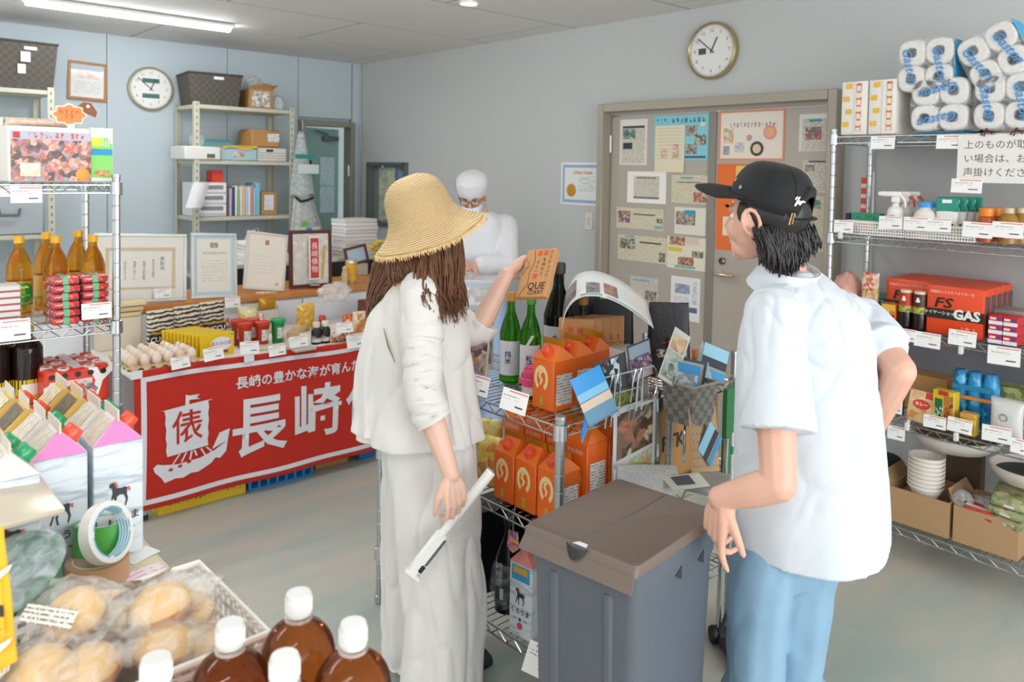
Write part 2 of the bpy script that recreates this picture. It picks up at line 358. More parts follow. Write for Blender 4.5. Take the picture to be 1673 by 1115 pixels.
solo('light_switch', MB().box((0, 0, 0), (.008, .07, .12), .004).mat(1).box((-.005, 0, 0), (.004, .025, .05), .002), [M('#e4dcd2', .4), M('#d8c9bd', .4)], 'cream wall light switch under the blue edged certificate', 'switch', (XB-.004, 3.549, 1.30))
# ------------------------------------------------------------------ lamps on the ceiling
def batten(loc, label):
    t = thing('ceiling_light', label, 'light', loc, 0, 'ceiling light battens')
    part('housing', MB().box((0, 0, .012), (1.23, .13, .018), .004), WHITE, t)
    part('diffuser', MB().loft([[(x, .038*math.cos(a), -.03*math.sin(a)+.004) for a in [PI*k/8 for k in range(9)]] for x in (-.6, .6)]), emit('#f6fbff', 17), t)
    return t
b0 = batten((1.61, 5.35, CEIL-.025), 'long white ceiling light batten above the office corner')
for x, y, w_ in ((1.61, 2.6, 'above the people and the grey bin'), (-.6, 2.6, 'left of the sales floor'), (-.6, .2, 'behind the foreground table')): dup(b0, (x, y, CEIL-.025), 0, 'added unseen long white ceiling light batten '+w_)  # further battens out of view, added to light the room
t = thing('ceiling_spotlight', 'small round recessed ceiling spotlight glowing warm', 'light', (2.88, 3.587, CEIL-.004))
part('trim_ring', MB().lathe([(.045, .002), (.062, .0), (.062, -.004), (.05, -.008), (.045, -.002)], 24), WHITE, t)
part('bulb', MB().lathe([(0, -.004), (.03, -.004), (.045, 0)], 20), emit('#ffe3bd', 14), t)
# ================================================================== racks, table, counter
def wire_rack(name, label, loc, rz, Wd, Dp, decks, top, pr=.0125, bottom_feet=True, posts=4, plate=()):
    t = thing(name, label, 'shelf', loc, rz)
    pm = MB()
    for (x, y) in ((0, 0), (Wd, 0), (0, Dp), (Wd, Dp))[:posts]:
        q = MB(); prof = [(pr*.8, 0), (pr*1.3, .004), (pr*1.3, .03), (pr, .032)]
        z = .1
        while z < top-.05: prof += [(pr, z), (pr*.86, z+.002), (pr*.86, z+.004), (pr, z+.006)]; z += .0508
        prof += [(pr, top-.012), (pr*1.15, top-.01), (pr*1.1, top), (0, top+.002)]
        q.lathe(prof, 10, (x, y, 0)); part('post', q, STEEL, t, smooth=12)
    for dz in decks:
        q = MB(); r = .0032
        n = int(Wd/.028)
        for i in range(1, n): q.tube([(Wd*i/n, .004, dz), (Wd*i/n, Dp-.004, dz)], .002, 4, cap=False)
        for y in (.0, Dp/3, Dp*2/3, Dp): q.tube([(0, y, dz-.004), (Wd, y, dz-.004)], r, 5)
        o = part('wire_deck', q, CHROME, t)
        for (a, b) in (((0, 0), (Wd, 0)), ((0, Dp), (Wd, Dp)), ((0, 0), (0, Dp)), ((Wd, 0), (Wd, Dp))):
            q = MB(); A, B = Vector((*a, dz-.004)), Vector((*b, dz-.004)); A2, B2 = A-Vector((0, 0, .028)), B-Vector((0, 0, .028))
            q.tube([A, B], r, 6).tube([A2, B2], r, 6)
            k = max(2, int((B-A).length/.035)); zz = [(A if i % 2 else A2).lerp(B if i % 2 else B2, i/k) for i in range(k+1)]
            q.tube(zz, .0024, 4); part('zigzag_rail', q, CHROME, o)
        cm_ = MB().lathe([(pr*1.02, -.04), (pr*1.25, -.04), (pr*1.55, -.038), (pr*1.45, .006), (pr*1.02, .008)], 12).mesh('collar', CHROME)
        for (x, y) in ((0, 0), (Wd, 0), (0, Dp), (Wd, Dp)): link('collar', cm_, o, (x, y, dz))
    return t
RX, RY = 3.40, 1.655     # right rack, front-left post
RZS = (1.80, 1.367, .988, .605, .165)
wire_rack('wire_rack', 'tall chrome wire rack of groceries against the wall beside the double door', (RX, RY, 0), -PI/2, 1.2, .37, RZS, 1.83)
IX, IY, IL, ID = 1.60, 1.55, .92, .44
IZS = (.900, .590, .205)
wire_rack('wire_rack', 'low chrome wire rack of bottles and orange cartons behind the grey bin', (IX, IY+IL, 0), -PI/2, IL, ID, IZS, .93, .0145)
LA = 0.0; LW, LD = .95, .40
LPX, LPY = .838, 3.005
LZS = (1.552, 1.062, .762, .45, .12)
lo = (LPX-LW*math.cos(LA), LPY-LW*math.sin(LA))
wire_rack('wire_rack', 'chrome wire rack holding cooking oil bottles at the left edge', (lo[0], lo[1], 0), LA, LW, LD, LZS, 1.585, .014)
def L2(x, y, z): return (lo[0]+x*math.cos(LA)-y*math.sin(LA), lo[1]+x*math.sin(LA)+y*math.cos(LA), z)
# folding table with banner
TX0, TX1, TY0, TY1, TZ = 1.09, 2.92, 3.72, 4.34, .69
t = thing('folding_table', 'long folding table of snacks behind the red banner', 'table', ((TX0+TX1)/2, (TY0+TY1)/2, 0))
part('table_top', MB().box((0, 0, TZ-.012), (TX1-TX0, TY1-TY0, .024), .004), M('#e9e3da', .5), t)
for x in (-.85, .85):
    for y in (-.27, .27): part('leg', MB().box((x, y, .34), (.035, .035, .65), .004).mat(1).box((x, y, .0125), (.042, .042, .025), .004), [M('#b7bec4', .35, .5), M('#2d3234', .6)], t)
    part('crossbar', MB().box((x, 0, .16), (.02, .5, .02), .003), M('#b7bec4', .35, .5), t)
# long counter with an orange wood edge behind the table
t = thing('counter', 'long white counter with an orange wood edge behind the snack table', 'counter', (2.3, 4.66, 0))
part('counter_top', MB().box((0, 0, .85), (2.86, .46, .036), .004), M('#c8823f', .4, var=.15, scale=8), t)
part('counter_body', MB().box((0, .01, .415), (2.8, .42, .83), .004), M('#dfe2e4', .5), t)
for i in range(4): part('counter_panel', MB().box((-1.05+i*.7, -.208, .42), (.69, .014, .80), .003), M('#e4e6e8', .5), t)
# ================================================================== people
HR = Vector((RGT.x, RGT.y, 0)).normalized(); HF = Vector((FWD.x, FWD.y, 0)).normalized(); UP = Vector((0, 0, 1))
def ell(mb, c, r, M3=None, n=14, k=9):
    """closed ellipsoid; M3 columns are its axes"""
    M3 = M3 or Matrix.Identity(3); c = Vector(c); rings = []
    for i in range(1, k):
        a = PI*i/k-PI/2
        rings.append([c+M3 @ Vector((r[0]*math.cos(a)*math.cos(2*PI*j/n), r[1]*math.cos(a)*math.sin(2*PI*j/n), r[2]*math.sin(a))) for j in range(n)])
    return mb.loft(rings)
def caps(mb, pts, rs, n=12):
    """tapered limb with rounded ends, a closed shell per bone"""
    for a, b, r0, r1 in zip(pts, pts[1:], rs, rs[1:]):
        a, b = Vector(a), Vector(b); t = (b-a).normalized(); u = t.orthogonal().normalized(); v = t.cross(u); rings = []
        for s, c, r in ((-1, a, r0), (1, b, r1)):
            for ang in ((-80, -50, -20, 0) if s < 0 else (0, 20, 50, 80)):
                q = rad(ang); rings.append([c+t*(r*math.sin(q))+(u*math.cos(2*PI*j/n)+v*math.sin(2*PI*j/n))*(r*math.cos(q)) for j in range(n)])
        mb.loft(rings)
    return mb
def fuse(mb, voxel, iters=4, fac=.5, disp=None):
    """one continuous surface out of overlapping closed shells"""
    me = bpy.data.meshes.new('skin_tmp'); me.from_pydata(mb.v, [], mb.f); me.update()
    bm = bmesh.new(); bm.from_mesh(me); bmesh.ops.recalc_face_normals(bm, faces=bm.faces); bm.to_mesh(me); bm.free()
    o = bpy.data.objects.new('skin_tmp', me); COL.objects.link(o)
    r = o.modifiers.new('r', 'REMESH'); r.mode = 'VOXEL'; r.voxel_size = voxel; r.adaptivity = 0
    s = o.modifiers.new('s', 'SMOOTH'); s.iterations = iters; s.factor = fac
    bpy.context.view_layer.update()
    out = bpy.data.meshes.new_from_object(o.evaluated_get(bpy.context.evaluated_depsgraph_get()))
    bpy.data.objects.remove(o); bpy.data.meshes.remove(me)
    if disp:
        nr = [v.normal.copy() for v in out.vertices]
        for v, q in zip(out.vertices, nr): v.co += q*disp(v.co, q)
    out.update(); out.shade_smooth(); return out
def hand(mb, w, f, nrm, side, sc=1.0, curls=None, thumb=(35, 25, 20), spread=5, tabd=45):
    """palm, four unequal bent fingers and a thumb from the side of the palm; nrm is where the palm faces, side=+1/-1 picks the thumb side"""
    w = Vector(w); f = Vector(f).normalized(); nrm = Vector(nrm); nrm = (nrm-f*nrm.dot(f)).normalized(); t = f.cross(nrm)*side
    curls = curls or [(18, 25, 18)]*4; tips = []
    for i, (off, pl, L) in enumerate(((.030, .088, .072), (.010, .092, .080), (-.010, .088, .074), (-.029, .080, .058))):
        k = w+(f*pl+t*off)*sc
        caps(mb, [w+t*off*.55*sc+f*.012*sc, w+(f*pl*.55+t*off*.95)*sc, k], [.0135*sc, .0145*sc, .0108*sc], 10)
        a = 0; p = k; d0 = (f+t*math.tan(rad(spread))*(off/.02)).normalized(); pts = [k]; rs = [.0098*sc]
        for q, (fr, r) in enumerate(((.45, .0088), (.31, .0078), (.24, .0062))):
            a += curls[i][q]; d = d0*math.cos(rad(a))+nrm*math.sin(rad(a)); p = p+d*L*fr*sc; pts.append(p); rs.append(r*sc*(1 if i < 3 else .88))
        caps(mb, pts, rs, 10); tips.append((p, d))
    ell(mb, w+f*.05*sc+nrm*.008*sc, (.036*sc, .042*sc, .014*sc), Matrix((t, f, nrm)).transposed())
    ell(mb, w+(f*.035+t*.026+nrm*.012)*sc, (.017*sc, .030*sc, .015*sc), Matrix((t, f, nrm)).transposed())
    b = w+(f*.022+t*.028+nrm*.006)*sc; d = (f*math.cos(rad(tabd))+t*math.sin(rad(tabd))).normalized(); pts = [b]; rs = [.0135*sc]; p = b
    for q, (L, r) in enumerate(((.042, .0115), (.032, .0098), (.026, .0075))):
        if q: d = (d*math.cos(rad(thumb[q]))+(f*.55+nrm*.6-t*.5).normalized()*math.sin(rad(thumb[q]))).normalized()
        else: d = (d+nrm*math.tan(rad(thumb[0]))*.7).normalized()
        p = p+d*L*sc; pts.append(p); rs.append(r*sc)
    caps(mb, pts, rs, 10); tips.append((p, d)); return tips
def head(mb, c, R, sc=1.0):
    """R columns: right, forward, up"""
    c = Vector(c)
    def P(x, y, z): return c+R @ (Vector((x, y, z))*sc)
    def E(x, y, z, a, b, d): ell(mb, P(x, y, z), (a*sc, b*sc, d*sc), R)
    E(0, -.012, .035, .074, .092, .082); E(0, .03, -.02, .061, .058, .078); E(0, .05, -.075, .040, .040, .032); E(0, .072, -.094, .02, .018, .016)
    E(.035, .055, -.03, .027, .03, .03); E(-.035, .055, -.03, .027, .03, .03); E(0, .068, .022, .052, .022, .014)
    caps(mb, [P(0, .088, .008), P(0, .104, -.022), P(0, .098, -.03)], [.007*sc, .0115*sc, .011*sc]); E(0, .088, -.054, .022, .01, .006); E(0, .087, -.064, .019, .01, .006)
    for s in (-1, 1):
        RR = R @ Euler((rad(-12), 0, rad(s*-22))).to_matrix()
        q = P(s*.079, -.008, -.008)
        caps(mb, [q+RR @ (Vector((s*.004, .02*math.cos(a), .031*math.sin(a)))*sc) for a in [rad(d) for d in range(-80, 250, 30)]], [.0058*sc]*12, 8)
        ell(mb, P(s*.074, .0, -.008), (.008*sc, .016*sc, .026*sc), RR); ell(mb, q+RR @ (Vector((0, .006, -.028))*sc), (.007*sc, .009*sc, .010*sc), RR)
    return P
def face(P, R, parent, brow, lips='#b86f66', sc=1.0):
    for s in (-1, 1):
        m = MB(); ell(m, P(s*.031, .0665, .004), (.0125*sc, .0125*sc, .0085*sc), R, 12, 8); part('eye', m, M('#efe9e2', .2), parent)
        m = MB(); ell(m, P(s*.031, .0772, .004), (.0052*sc, .0028*sc, .0052*sc), R, 12, 6); part('iris', m, M('#2c1a12', .15), parent)
        part('eyebrow', MB().tube([P(s*.016, .09, .024), P(s*.032, .091, .029), P(s*.05, .078, .026)], [.003, .0036, .002], 6), M(brow, .8), parent)
    part('mouth', MB().tube([P(-.021, .092, -.059), P(-.008, .0995, -.057), P(.008, .0995, -.057), P(.021, .092, -.059)], [.001, .0038, .0038, .001], 8), M(lips, .4), parent)
def nails(tips, parent, sc, col='#e8b7ac'):
    for p, d in tips:
        u = d.orthogonal().normalized()
        m = MB(); ell(m, p+d*.003, (.004*sc, .0045*sc, .005*sc), None, 8, 6); part('fingernail', m, M(col, .25), parent)
def frame3(f):
    f = Vector(f).normalized(); r = f.cross(UP).normalized(); return Matrix((r, f, r.cross(f))).transposed()
def dirw(deg, dz=0):
    """heading measured left (+) from the viewing direction"""
    a = rad(47.9+deg); return Vector((math.cos(a), math.sin(a), dz)).normalized()
def catmull(rows, k):
    out = []; n = len(rows)
    for i in range(n-1):
        p0, p1, p2, p3 = rows[max(0, i-1)], rows[i], rows[i+1], rows[min(n-1, i+2)]
        for j in range(k):
            t = j/k; out.append(tuple(.5*((2*b)+(-a+c)*t+(2*a-5*b+4*c-d)*t*t+(-a+3*b-3*c+d)*t**3) for a, b, c, d in zip(p0, p1, p2, p3)))
    out.append(tuple(rows[-1])); return out
def garment(mb, rows, k=5, n=48, folds=lambda th, s: 0, ax=None, hem=None):
    """solid loft; each row = (cx, cy, cz, half width along ax, half width across)"""
    ax = ax or HR; ay = UP.cross(ax); rings = []; rr = catmull(rows, k)
    for i, (x, y, z, a, b) in enumerate(rr):
        s = i/(len(rr)-1); ring = []
        for j in range(n):
            th = 2*PI*j/n; g = 1+folds(th, s)
            ring.append(Vector((x, y, z+(hem(th)*max(0, (s-.7)/.3) if hem else 0)))+ax*(a*g*math.cos(th))+ay*(b*g*math.sin(th)))
        rings.append(ring)
    return mb.loft(rings)
def rowpx(px0, px1, y, d, b):
    """silhouette edges px0..px1 at image row y, seen at depth d -> ring centre and half widths"""
    c = dep(d, (px0+px1)/2, y); return (c.x, c.y, c.z, (px1-px0)/2*d/FPX, b)
SKIN = M('#e0b7a3', .48, sss=.12, var=.04, scale=14); SKIN2 = M('#d8a892', .48, sss=.12, var=.04, scale=14)
def rdg(p, s, seed=0, k=5): return max(0, 1-abs(noise.noise(Vector((p.x*s+seed, p.y*s, p.z*s))))*2.2)**k
def nz(p, s, seed=0): return noise.noise(Vector((p.x*s+seed, p.y*s, p.z*s)))
# ---------------------------------------------------------------- woman with the straw hat
WD = 2.40
w0 = dep(WD, 700, 900); wroot = Vector((w0.x, w0.y, 0))
wf = dirw(-75); wl = UP.cross(wf)                                  # forward and left of the body
sR = dep(2.26, 690, 486); eR = dep(2.17, 691, 640); hR = dep(2.15, 737, 776)
sL = dep(2.52, 700, 492); eL = dep(2.53, 776, 548); hL = dep(2.54, 829, 447)
hipR = dep(2.385, 705, 735); hipL = dep(2.455, 690, 735)
_a = dep(2.345, 722, 1090); _c = dep(2.55, 680, 1050); ankR = Vector((_a.x, _a.y, .07)); ankL = Vector((_c.x, _c.y, .07))+wf*.07
kneR = (hipR+ankR)/2+UP*.02; kneL = (hipL+ankL)/2+UP*.02
hc = dep(2.40, 694, 356); whf = dirw(-58, .12); HRW = frame3(whf)
b = MB(); Pw = head(b, hc, HRW, .97)
nb = (sR+sL)/2+UP*.035-wf*.02
caps(b, [hc-whf*.025-UP*.05, nb, nb-UP*.1], [.052, .054, .07])
for q, a, bb in ((-.02, .12, .085), (-.13, .125, .09), (-.25, .11, .085), (-.34, .11, .08), (-.42, .11, .08)): ell(b, Vector((nb.x, nb.y, nb.z+q))*1+(wroot-Vector((nb.x, nb.y, 0)))*min(1, -q*2), (bb, a, .10), Matrix((wf, wl, UP)).transposed())
for s, e, w_ in ((sR, eR, hR), (sL, eL, hL)): caps(b, [nb-UP*.05, s, s.lerp(e, .5), e, e.lerp(w_, .45), w_], [.06, .046, .040, .036, .034, .0235])
for h_, k_, a_ in ((hipR, kneR, ankR), (hipL, kneL, ankL)):
    caps(b, [h_, k_, k_.lerp(a_, .4), a_], [.066, .050, .048, .034]); caps(b, [a_-UP*.025-wf*.03, a_-UP*.035+wf*.12], [.032, .025])
# hand holding the stick (hangs down, fingers wrap round it) and hand holding the box
sa, sb = dep(2.195, 803, 770), dep(2.185, 672, 937); sdir = (sa-sb).normalized()
fR = (dep(2.14, 752, 860)-hR).normalized()
tipsR = hand(b, hR, fR, (HF*.55-HR*.45-UP*.1), -1, .90, [(22, 50, 42), (28, 55, 45), (30, 58, 45), (32, 58, 42)], (20, 30, 20), 2, 30)
fL = (dep(2.60, 864, 420)-hL).normalized()
tipsL = hand(b, hL, fL, (HR*.75-HF*.25+UP*-.5), 1, .88, [(14, 20, 15), (16, 22, 16), (20, 26, 18), (26, 30, 20)], (10, 12, 8), 2, 42)
wo = thing('person', 'person in cream top and straw hat holding up a brown box', 'person', wroot)
me = fuse(b, .0034, 3); 
body = link('body', me, wo, -wroot); me.materials.append(SKIN)
def wp(name, mb, mats, **k): return part(name, mb, mats, wo, -wroot, **k)
hd = link('face', None, body)
bpy.data.objects.remove(hd); face(Pw, HRW, body, '#4a3226', sc=.97); nails(tipsR+tipsL, body, .9, '#eab9ae')
LINEN = M('#dbd8d2', .85, var=.03, scale=30, bump=.25, bscale=420, sheen=.2)
LINEN2 = M('#dcd9d5', .85, var=.03, scale=30, bump=.3, bscale=380, sheen=.2)
# trousers: two wide legs
tr = MB()
hem = lambda th: 0
def fold_t(th, s): return (.035*math.sin(5*th+2)+.025*math.sin(9*th+s*3))*(.25+s)
rowsR = [rowpx(640, 765, 655, 2.40, .12), rowpx(628, 778, 720, 2.38, .12), rowpx(640, 786, 800, 2.36, .115), rowpx(650, 790, 900, 2.35, .11), rowpx(655, 792, 1000, 2.34, .11), rowpx(655, 788, 1090, 2.34, .115)]
gz = rowsR[-1]; rowsR.append((gz[0], gz[1], .045, gz[3]*1.02, gz[4]*1.02))
rowsL = [rowpx(625, 755, 680, 2.46, .12), rowpx(622, 750, 760, 2.48, .115), rowpx(624, 740, 850, 2.52, .12), rowpx(622, 735, 950, 2.54, .115), rowpx(620, 735, 1050, 2.55, .12)]
gz = rowsL[-1]; rowsL.append((gz[0]+wf.x*.02, gz[1]+wf.y*.02, .04, gz[3]*1.02, gz[4]*1.02))
garment(tr, rowsR, 6, 48, fold_t); garment(tr, rowsL, 6, 48, fold_t)
def wr_t(co, n):
    q = Vector((co.x*1.6, co.y*1.6, co.z*.42+co.x*.3)); return .010*nz(q, 6, 3)-.016*rdg(q, 3.6, 12, 4)-.006*rdg(q, 8, 2)+.003*nz(Vector((co.x, co.y, co.z*.6)), 20, 9)
o = link('trousers', fuse(tr, .007, 3, .5, wr_t), wo, -wroot); o.data.materials.append(LINEN2)
# blouse: flared sleeveless layer, near sleeve cap, far sleeve
bl = MB()
def fold_b(th, s): return (.05*math.sin(6*th+1)+.03*math.sin(11*th+2))*max(0, s-.25)
rows = [rowpx(664, 716, 446, 2.40, .06), rowpx(646, 738, 462, 2.40, .115), rowpx(628, 758, 486, 2.40, .14), rowpx(614, 768, 530, 2.40, .135), rowpx(606, 770, 580, 2.39, .125), rowpx(600, 774, 630, 2.39, .13), rowpx(591, 784, 690, 2.38, .145), rowpx(587, 790, 716, 2.38, .15)]
garment(bl, rows, 6, 56, fold_b)
rows = [rowpx(632, 668, 478, 2.43, .05), rowpx(606, 655, 510, 2.43, .10), rowpx(590, 645, 560, 2.44, .12), rowpx(583, 640, 620, 2.45, .13), rowpx(577, 650, 690, 2.45, .15)]
garment(bl, rows, 5, 40, lambda th, s: .08*math.sin(7*th)*s)
caps(bl, [sR+UP*.01+wl*.02, sR.lerp(eR, .2)+wl*.01], [.062, .061]); bl.tube([(sR+UP*.01+wl*.01).lerp(eR, q/10) for q in range(0, 6)], [.060, .061, .062, .062, .063, .064], 28)
caps(bl, [sL, sL.lerp(eL, .72)], [.064, .060]); bl.tube([sL.lerp(eL, .6), eL.lerp(sL, .12), eL.lerp(hL, .10), eL.lerp(hL, .22)], [.058, .058, .060, .066], 28); caps(bl, [nb-UP*.04, sR+UP*.012], [.055, .05]); caps(bl, [nb-UP*.04, sL+UP*.01], [.055, .05])
def wr_b(co, n): q = Vector((co.x*1.7+co.z*.3, co.y*1.7, co.z*.55)); return .006*nz(q, 8, 1)-.006*rdg(q, 6, 4)+.003*nz(Vector((co.x, co.y, co.z*.7)), 22, 5)
o = link('blouse', fuse(bl, .0055, 3, .5, wr_b), wo, -wroot); o.data.materials.append(LINEN)
# gathered long under-sleeve, pushed up
q0, q1 = sR.lerp(eR, .38), eR.lerp(hR, .36); qm = eR; sl = []; rs = []
for i in range(57):
    t = i/56; p = q0.lerp(qm, t/.62) if t < .62 else qm.lerp(q1, (t-.62)/.38)
    sl.append(p+HR*.003*math.sin(i*.7)); rs.append((.0555-.0065*t)*(1+.075*math.sin(i*1.25+math.sin(i*.37)*1.5)*(.4+.6*min(1, t*2))))
wp('sleeve', MB().tube(sl, rs, 28), M('#dcd9d3', .85, bump=.3, bscale=500, sheen=.2), smooth=70)
# strap opening line down the back
wp('back_opening', MB().tube([dep(2.30, 627, 537), dep(2.28, 634, 565), dep(2.27, 645, 592)], [.001, .0025, .001], 6), M('#8d7f6c', .9))
wp('pleat', MB().tube([dep(2.275, 722, 598), dep(2.265, 733, 660), dep(2.245, 744, 728)], [.002, .004, .004], 6, flat=.5), LINEN)
for a_, s_ in ((ankR, 1), (ankL, 2)):
    m = MB(); q = a_-UP*.035
    garment(m, [(*(q+wf*.04+UP*.04), .05, .035), (*(q+wf*.045+UP*.02), .105, .042), (*(q+wf*.05-UP*.012), .13, .046), (*(q+wf*.05-UP*.034), .135, .048)], 4, 28, ax=wf)
    wp('shoe', m, M('#1d2024', .45))
# straw hat
def hat_mat():
    m, t, bb = nt('plaited_straw'); N, L = t.nodes.new, t.links.new
    tc = N('ShaderNodeTexCoord'); sp = N('ShaderNodeSeparateXYZ'); L(tc.outputs['Object'], sp.inputs[0])
    wv = N('ShaderNodeMath'); wv.operation = 'SINE'; ml = N('ShaderNodeMath'); ml.operation = 'MULTIPLY'; ml.inputs[1].default_value = 1180; L(sp.outputs[2], ml.inputs[0]); L(ml.outputs[0], wv.inputs[0])
    nzn = N('ShaderNodeTexNoise'); nzn.inputs['Scale'].default_value = 120; nzn.inputs['Detail'].default_value = 3; L(tc.outputs['Object'], nzn.inputs['Vector'])
    ad = N('ShaderNodeMath'); ad.operation = 'ADD'; L(wv.outputs[0], ad.inputs[0]); L(nzn.outputs['Fac'], ad.inputs[1])
    cr = N('ShaderNodeValToRGB'); cr.color_ramp.elements[0].color = lin('#d0aa72'); cr.color_ramp.elements[1].color = lin('#ecd0a0'); mr = N('ShaderNodeMapRange'); mr.inputs[1].default_value = -.6; mr.inputs[2].default_value = 1.4; L(ad.outputs[0], mr.inputs[0]); L(mr.outputs[0], cr.inputs[0]); L(cr.outputs[0], bb.inputs['Base Color'])
    bp = N('ShaderNodeBump'); bp.inputs['Strength'].default_value = .7; bp.inputs['Distance'].default_value = .004; L(ad.outputs[0], bp.inputs['Height']); L(bp.outputs[0], bb.inputs['Normal']); bb.inputs['Roughness'].default_value = .8
    return m
STRAW = hat_mat()
hb = dep(2.40, 694, 366); up_h = (UP*.95-HR*.36-HF*.12).normalized(); hx = (HR-up_h*HR.dot(up_h)).normalized(); hm = Matrix((hx, up_h.cross(hx), up_h)).transposed().to_4x4(); hm.translation = hb
def hat_prof():
    return [(0, .150), (.028, .1485), (.052, .141), (.072, .126), (.085, .105), (.092, .08), (.096, .055), (.100, .034), (.108, .016), (.122, -.004), (.140, -.020), (.158, -.033), (.170, -.040)]
m = MB(); prof = hat_prof(); n = 64; rings = []
for r, z in catmull([(a, c) for a, c in prof], 3):
    rings.append([hm @ Vector((max(r, 1e-4)*(1+.03*math.sin(3*t+1)*max(0, (r-.1)*12))*math.cos(t), max(r, 1e-4)*math.sin(t)*(.98), z+.10*max(0, r-.1)*math.sin(2*t+.6))) for t in [2*PI*j/n for j in range(n)]])
edge = rings[-1]; m.loft(rings, False, False)
hat = wp('straw_hat', m, STRAW, smooth=80); md = hat.modifiers.new('s', 'SOLIDIFY'); md.thickness = .004
# object texture of the hat must follow its own axis: rebuild in hat space
inv = hm.inverted()
for v in hat.data.vertices: v.co = inv @ v.co
hat.matrix_parent_inverse = Matrix.Identity(4); hat.location = hm.translation-wroot; hat.rotation_euler = hm.to_euler()
fr = MB(); random.seed(11); inv3 = inv
E2 = [inv @ p for p in edge]
for j in range(n*5):
    a = E2[(j//5) % n].lerp(E2[(j//5+1) % n], (j % 5)/5); o_ = Vector((a.x, a.y, 0)).normalized(); tn = Vector((-o_.y, o_.x, 0))
    fr.tube([a-o_*.006, a+o_*rnd(.004, .009)+Vector((0, 0, rnd(-.008, -.003))), a+o_*rnd(.006, .014)+tn*rnd(-.006, .006)+Vector((0, 0, rnd(-.02, -.010)))], [.0022, .0018, .0004], 4)
fo = part('fringe', fr, M('#e6c793', .85, var=.15, scale=60), hat); fo['kind'] = 'stuff'
# hair: wavy shoulder-length locks falling from under the brim
HAIR = M('#6a452c', .42, var=.45, scale=60); hm_ = MB(); random.seed(5)
def lock(a, c, e, r, wav=.006, seed=0):
    pts = []; k = 13; ph = rnd(0, 6)
    for i in range(k):
        t = i/(k-1); p = a*(1-t)**2+c*2*t*(1-t)+e*t*t
        pts.append(p+HR*wav*t*math.sin(t*7+ph)+HF*wav*t*math.cos(t*6+ph))
    hm_.tube(pts, [r*(.55+.75*math.sin(PI*min(1, .15+.72*i/(k-1))))*(1 if i < k-2 else .45) for i in range(k)], 6, flat=.7)
ell(hm_, hc-UP*.012-whf*.022, (.081, .084, .075), HRW, 24, 14)
for i in range(520):    # near side, brought forward over the shoulder
    u = rnd(0, 1); x0 = 678+u*76; a = dep(2.33-.05*math.sin(u*PI)+rnd(-.015, .015)+u*.05, x0, 404-u*32+rnd(-3, 8)); x1 = 690+u*64+rnd(-5, 5)+7*math.sin(u*23)
    e = dep(2.20+u*.08+rnd(-.02, .02), x1+8*math.sin(u*3), 512+rnd(-14, 14)+10*math.sin(u*23+1)-abs(u-.6)*25); c = dep(2.24+u*.09+rnd(-.02, .02), (x0+x1)/2+rnd(-5, 9)-14*(1-u), 455); lock(a, c, e, rnd(.0014, .0034), .009)
for i in range(330):    # falling behind the back
    u = rnd(0, 1); x0 = 616+u*52; a = dep(2.44-.10*u+rnd(-.02, .02), x0, 410+rnd(-4, 6)); x1 = 600+u*34+rnd(-3, 3)+4*math.sin(u*19)
    e = dep(2.45-.07*u+rnd(-.02, .02), x1, 516-u*38+rnd(-14, 8)+6*math.sin(u*19+2)); c = dep(2.47-.10*u, (x0+x1)/2-5+rnd(-4, 4), 460); lock(a, c, e, rnd(.0014, .0034), .006)
for i in range(360):     # over the nape
    u = rnd(0, 1); x0 = 628+u*62; a = dep(2.36-.05*u+rnd(-.02, .02), x0, 408+rnd(-5, 4)); e = dep(2.32-.05*u+rnd(-.01, .02), 642+u*58+rnd(-6, 6), 443+rnd(-5, 16)+abs(u-.45)*24); lock(a, a.lerp(e, .5)-HF*.015, e, rnd(.0014, .0034), .003)
for i in range(60):     # far side, hidden behind
    u = rnd(0, 1); a = dep(2.48, 640+u*90, 395); e = dep(2.50, 640+u*80, 450+rnd(-5, 10)); lock(a, a.lerp(e, .5)+HF*.02, e, .007, .004)
ho = wp('hair', hm_, HAIR, smooth=80)
# box and stick are things of their own
bx = thing('curry_box', 'flat brown card box with black lettering held up in a raised hand', 'box', dep(2.50, 879, 448), rot=(0, 0, 0))
bup = (dep(2.54, 868, 407)-dep(2.46, 846, 491)).normalized(); brt = (dep(2.455, 911, 403)-dep(2.52, 868, 407)); brt = (brt-bup*brt.dot(bup)).normalized(); bn = brt.cross(bup)
bx.rotation_euler = Matrix((brt, -bn, bup)).transposed().to_euler()
KR = M('#c9925c', .6, var=.06, scale=40)
part('carton', MB().box((0, 0, 0), (.118, .022, .168), .002), KR, bx)
INK = M('#2a241e', .7); RED = M('#d9502e', .6)
text('QUE', .034, INK, bx, (.014, -.0115, -.048), name='print', bold=.0004); text('CURRY', .019, INK, bx, (.016, -.0115, -.070), name='print', bold=.0002)
for x, s, y in ((.044, 'ク\nエ\nた\nっ\nぷ\nり', .027), (.022, '\nを\n味\nわ\nう', .027), (-.001, '\nカ\nレ\nー', .028)): text(s, .0145, INK, bx, (x, -.0115, y), name='print', lead=1.12)
for x, z in ((.022, .068), (-.001, .068), (-.001, -.012)): part('red_square', MB().box((x, -.0113, z), (.015, .001, .016)), RED, bx)
part('line_drawing', MB().tube([(-.025, -.0113, .08), (-.015, -.0113, .04), (-.026, -.0113, .0), (-.022, -.0113, -.04), (-.05, -.0113, -.083)], .0009, 4).tube([(-.055, -.0113, .055), (-.035, -.0113, .03), (-.05, -.0113, -.0), (-.058, -.0113, -.01)], .0007, 4).tube([(-.055, -.0113, .02), (-.04, -.0113, .018), (-.03, -.0113, .02)], .0005, 4), INK, bx)
st = thing('selfie_stick', 'white selfie stick grip held down beside cream trousers', 'stick', sb)
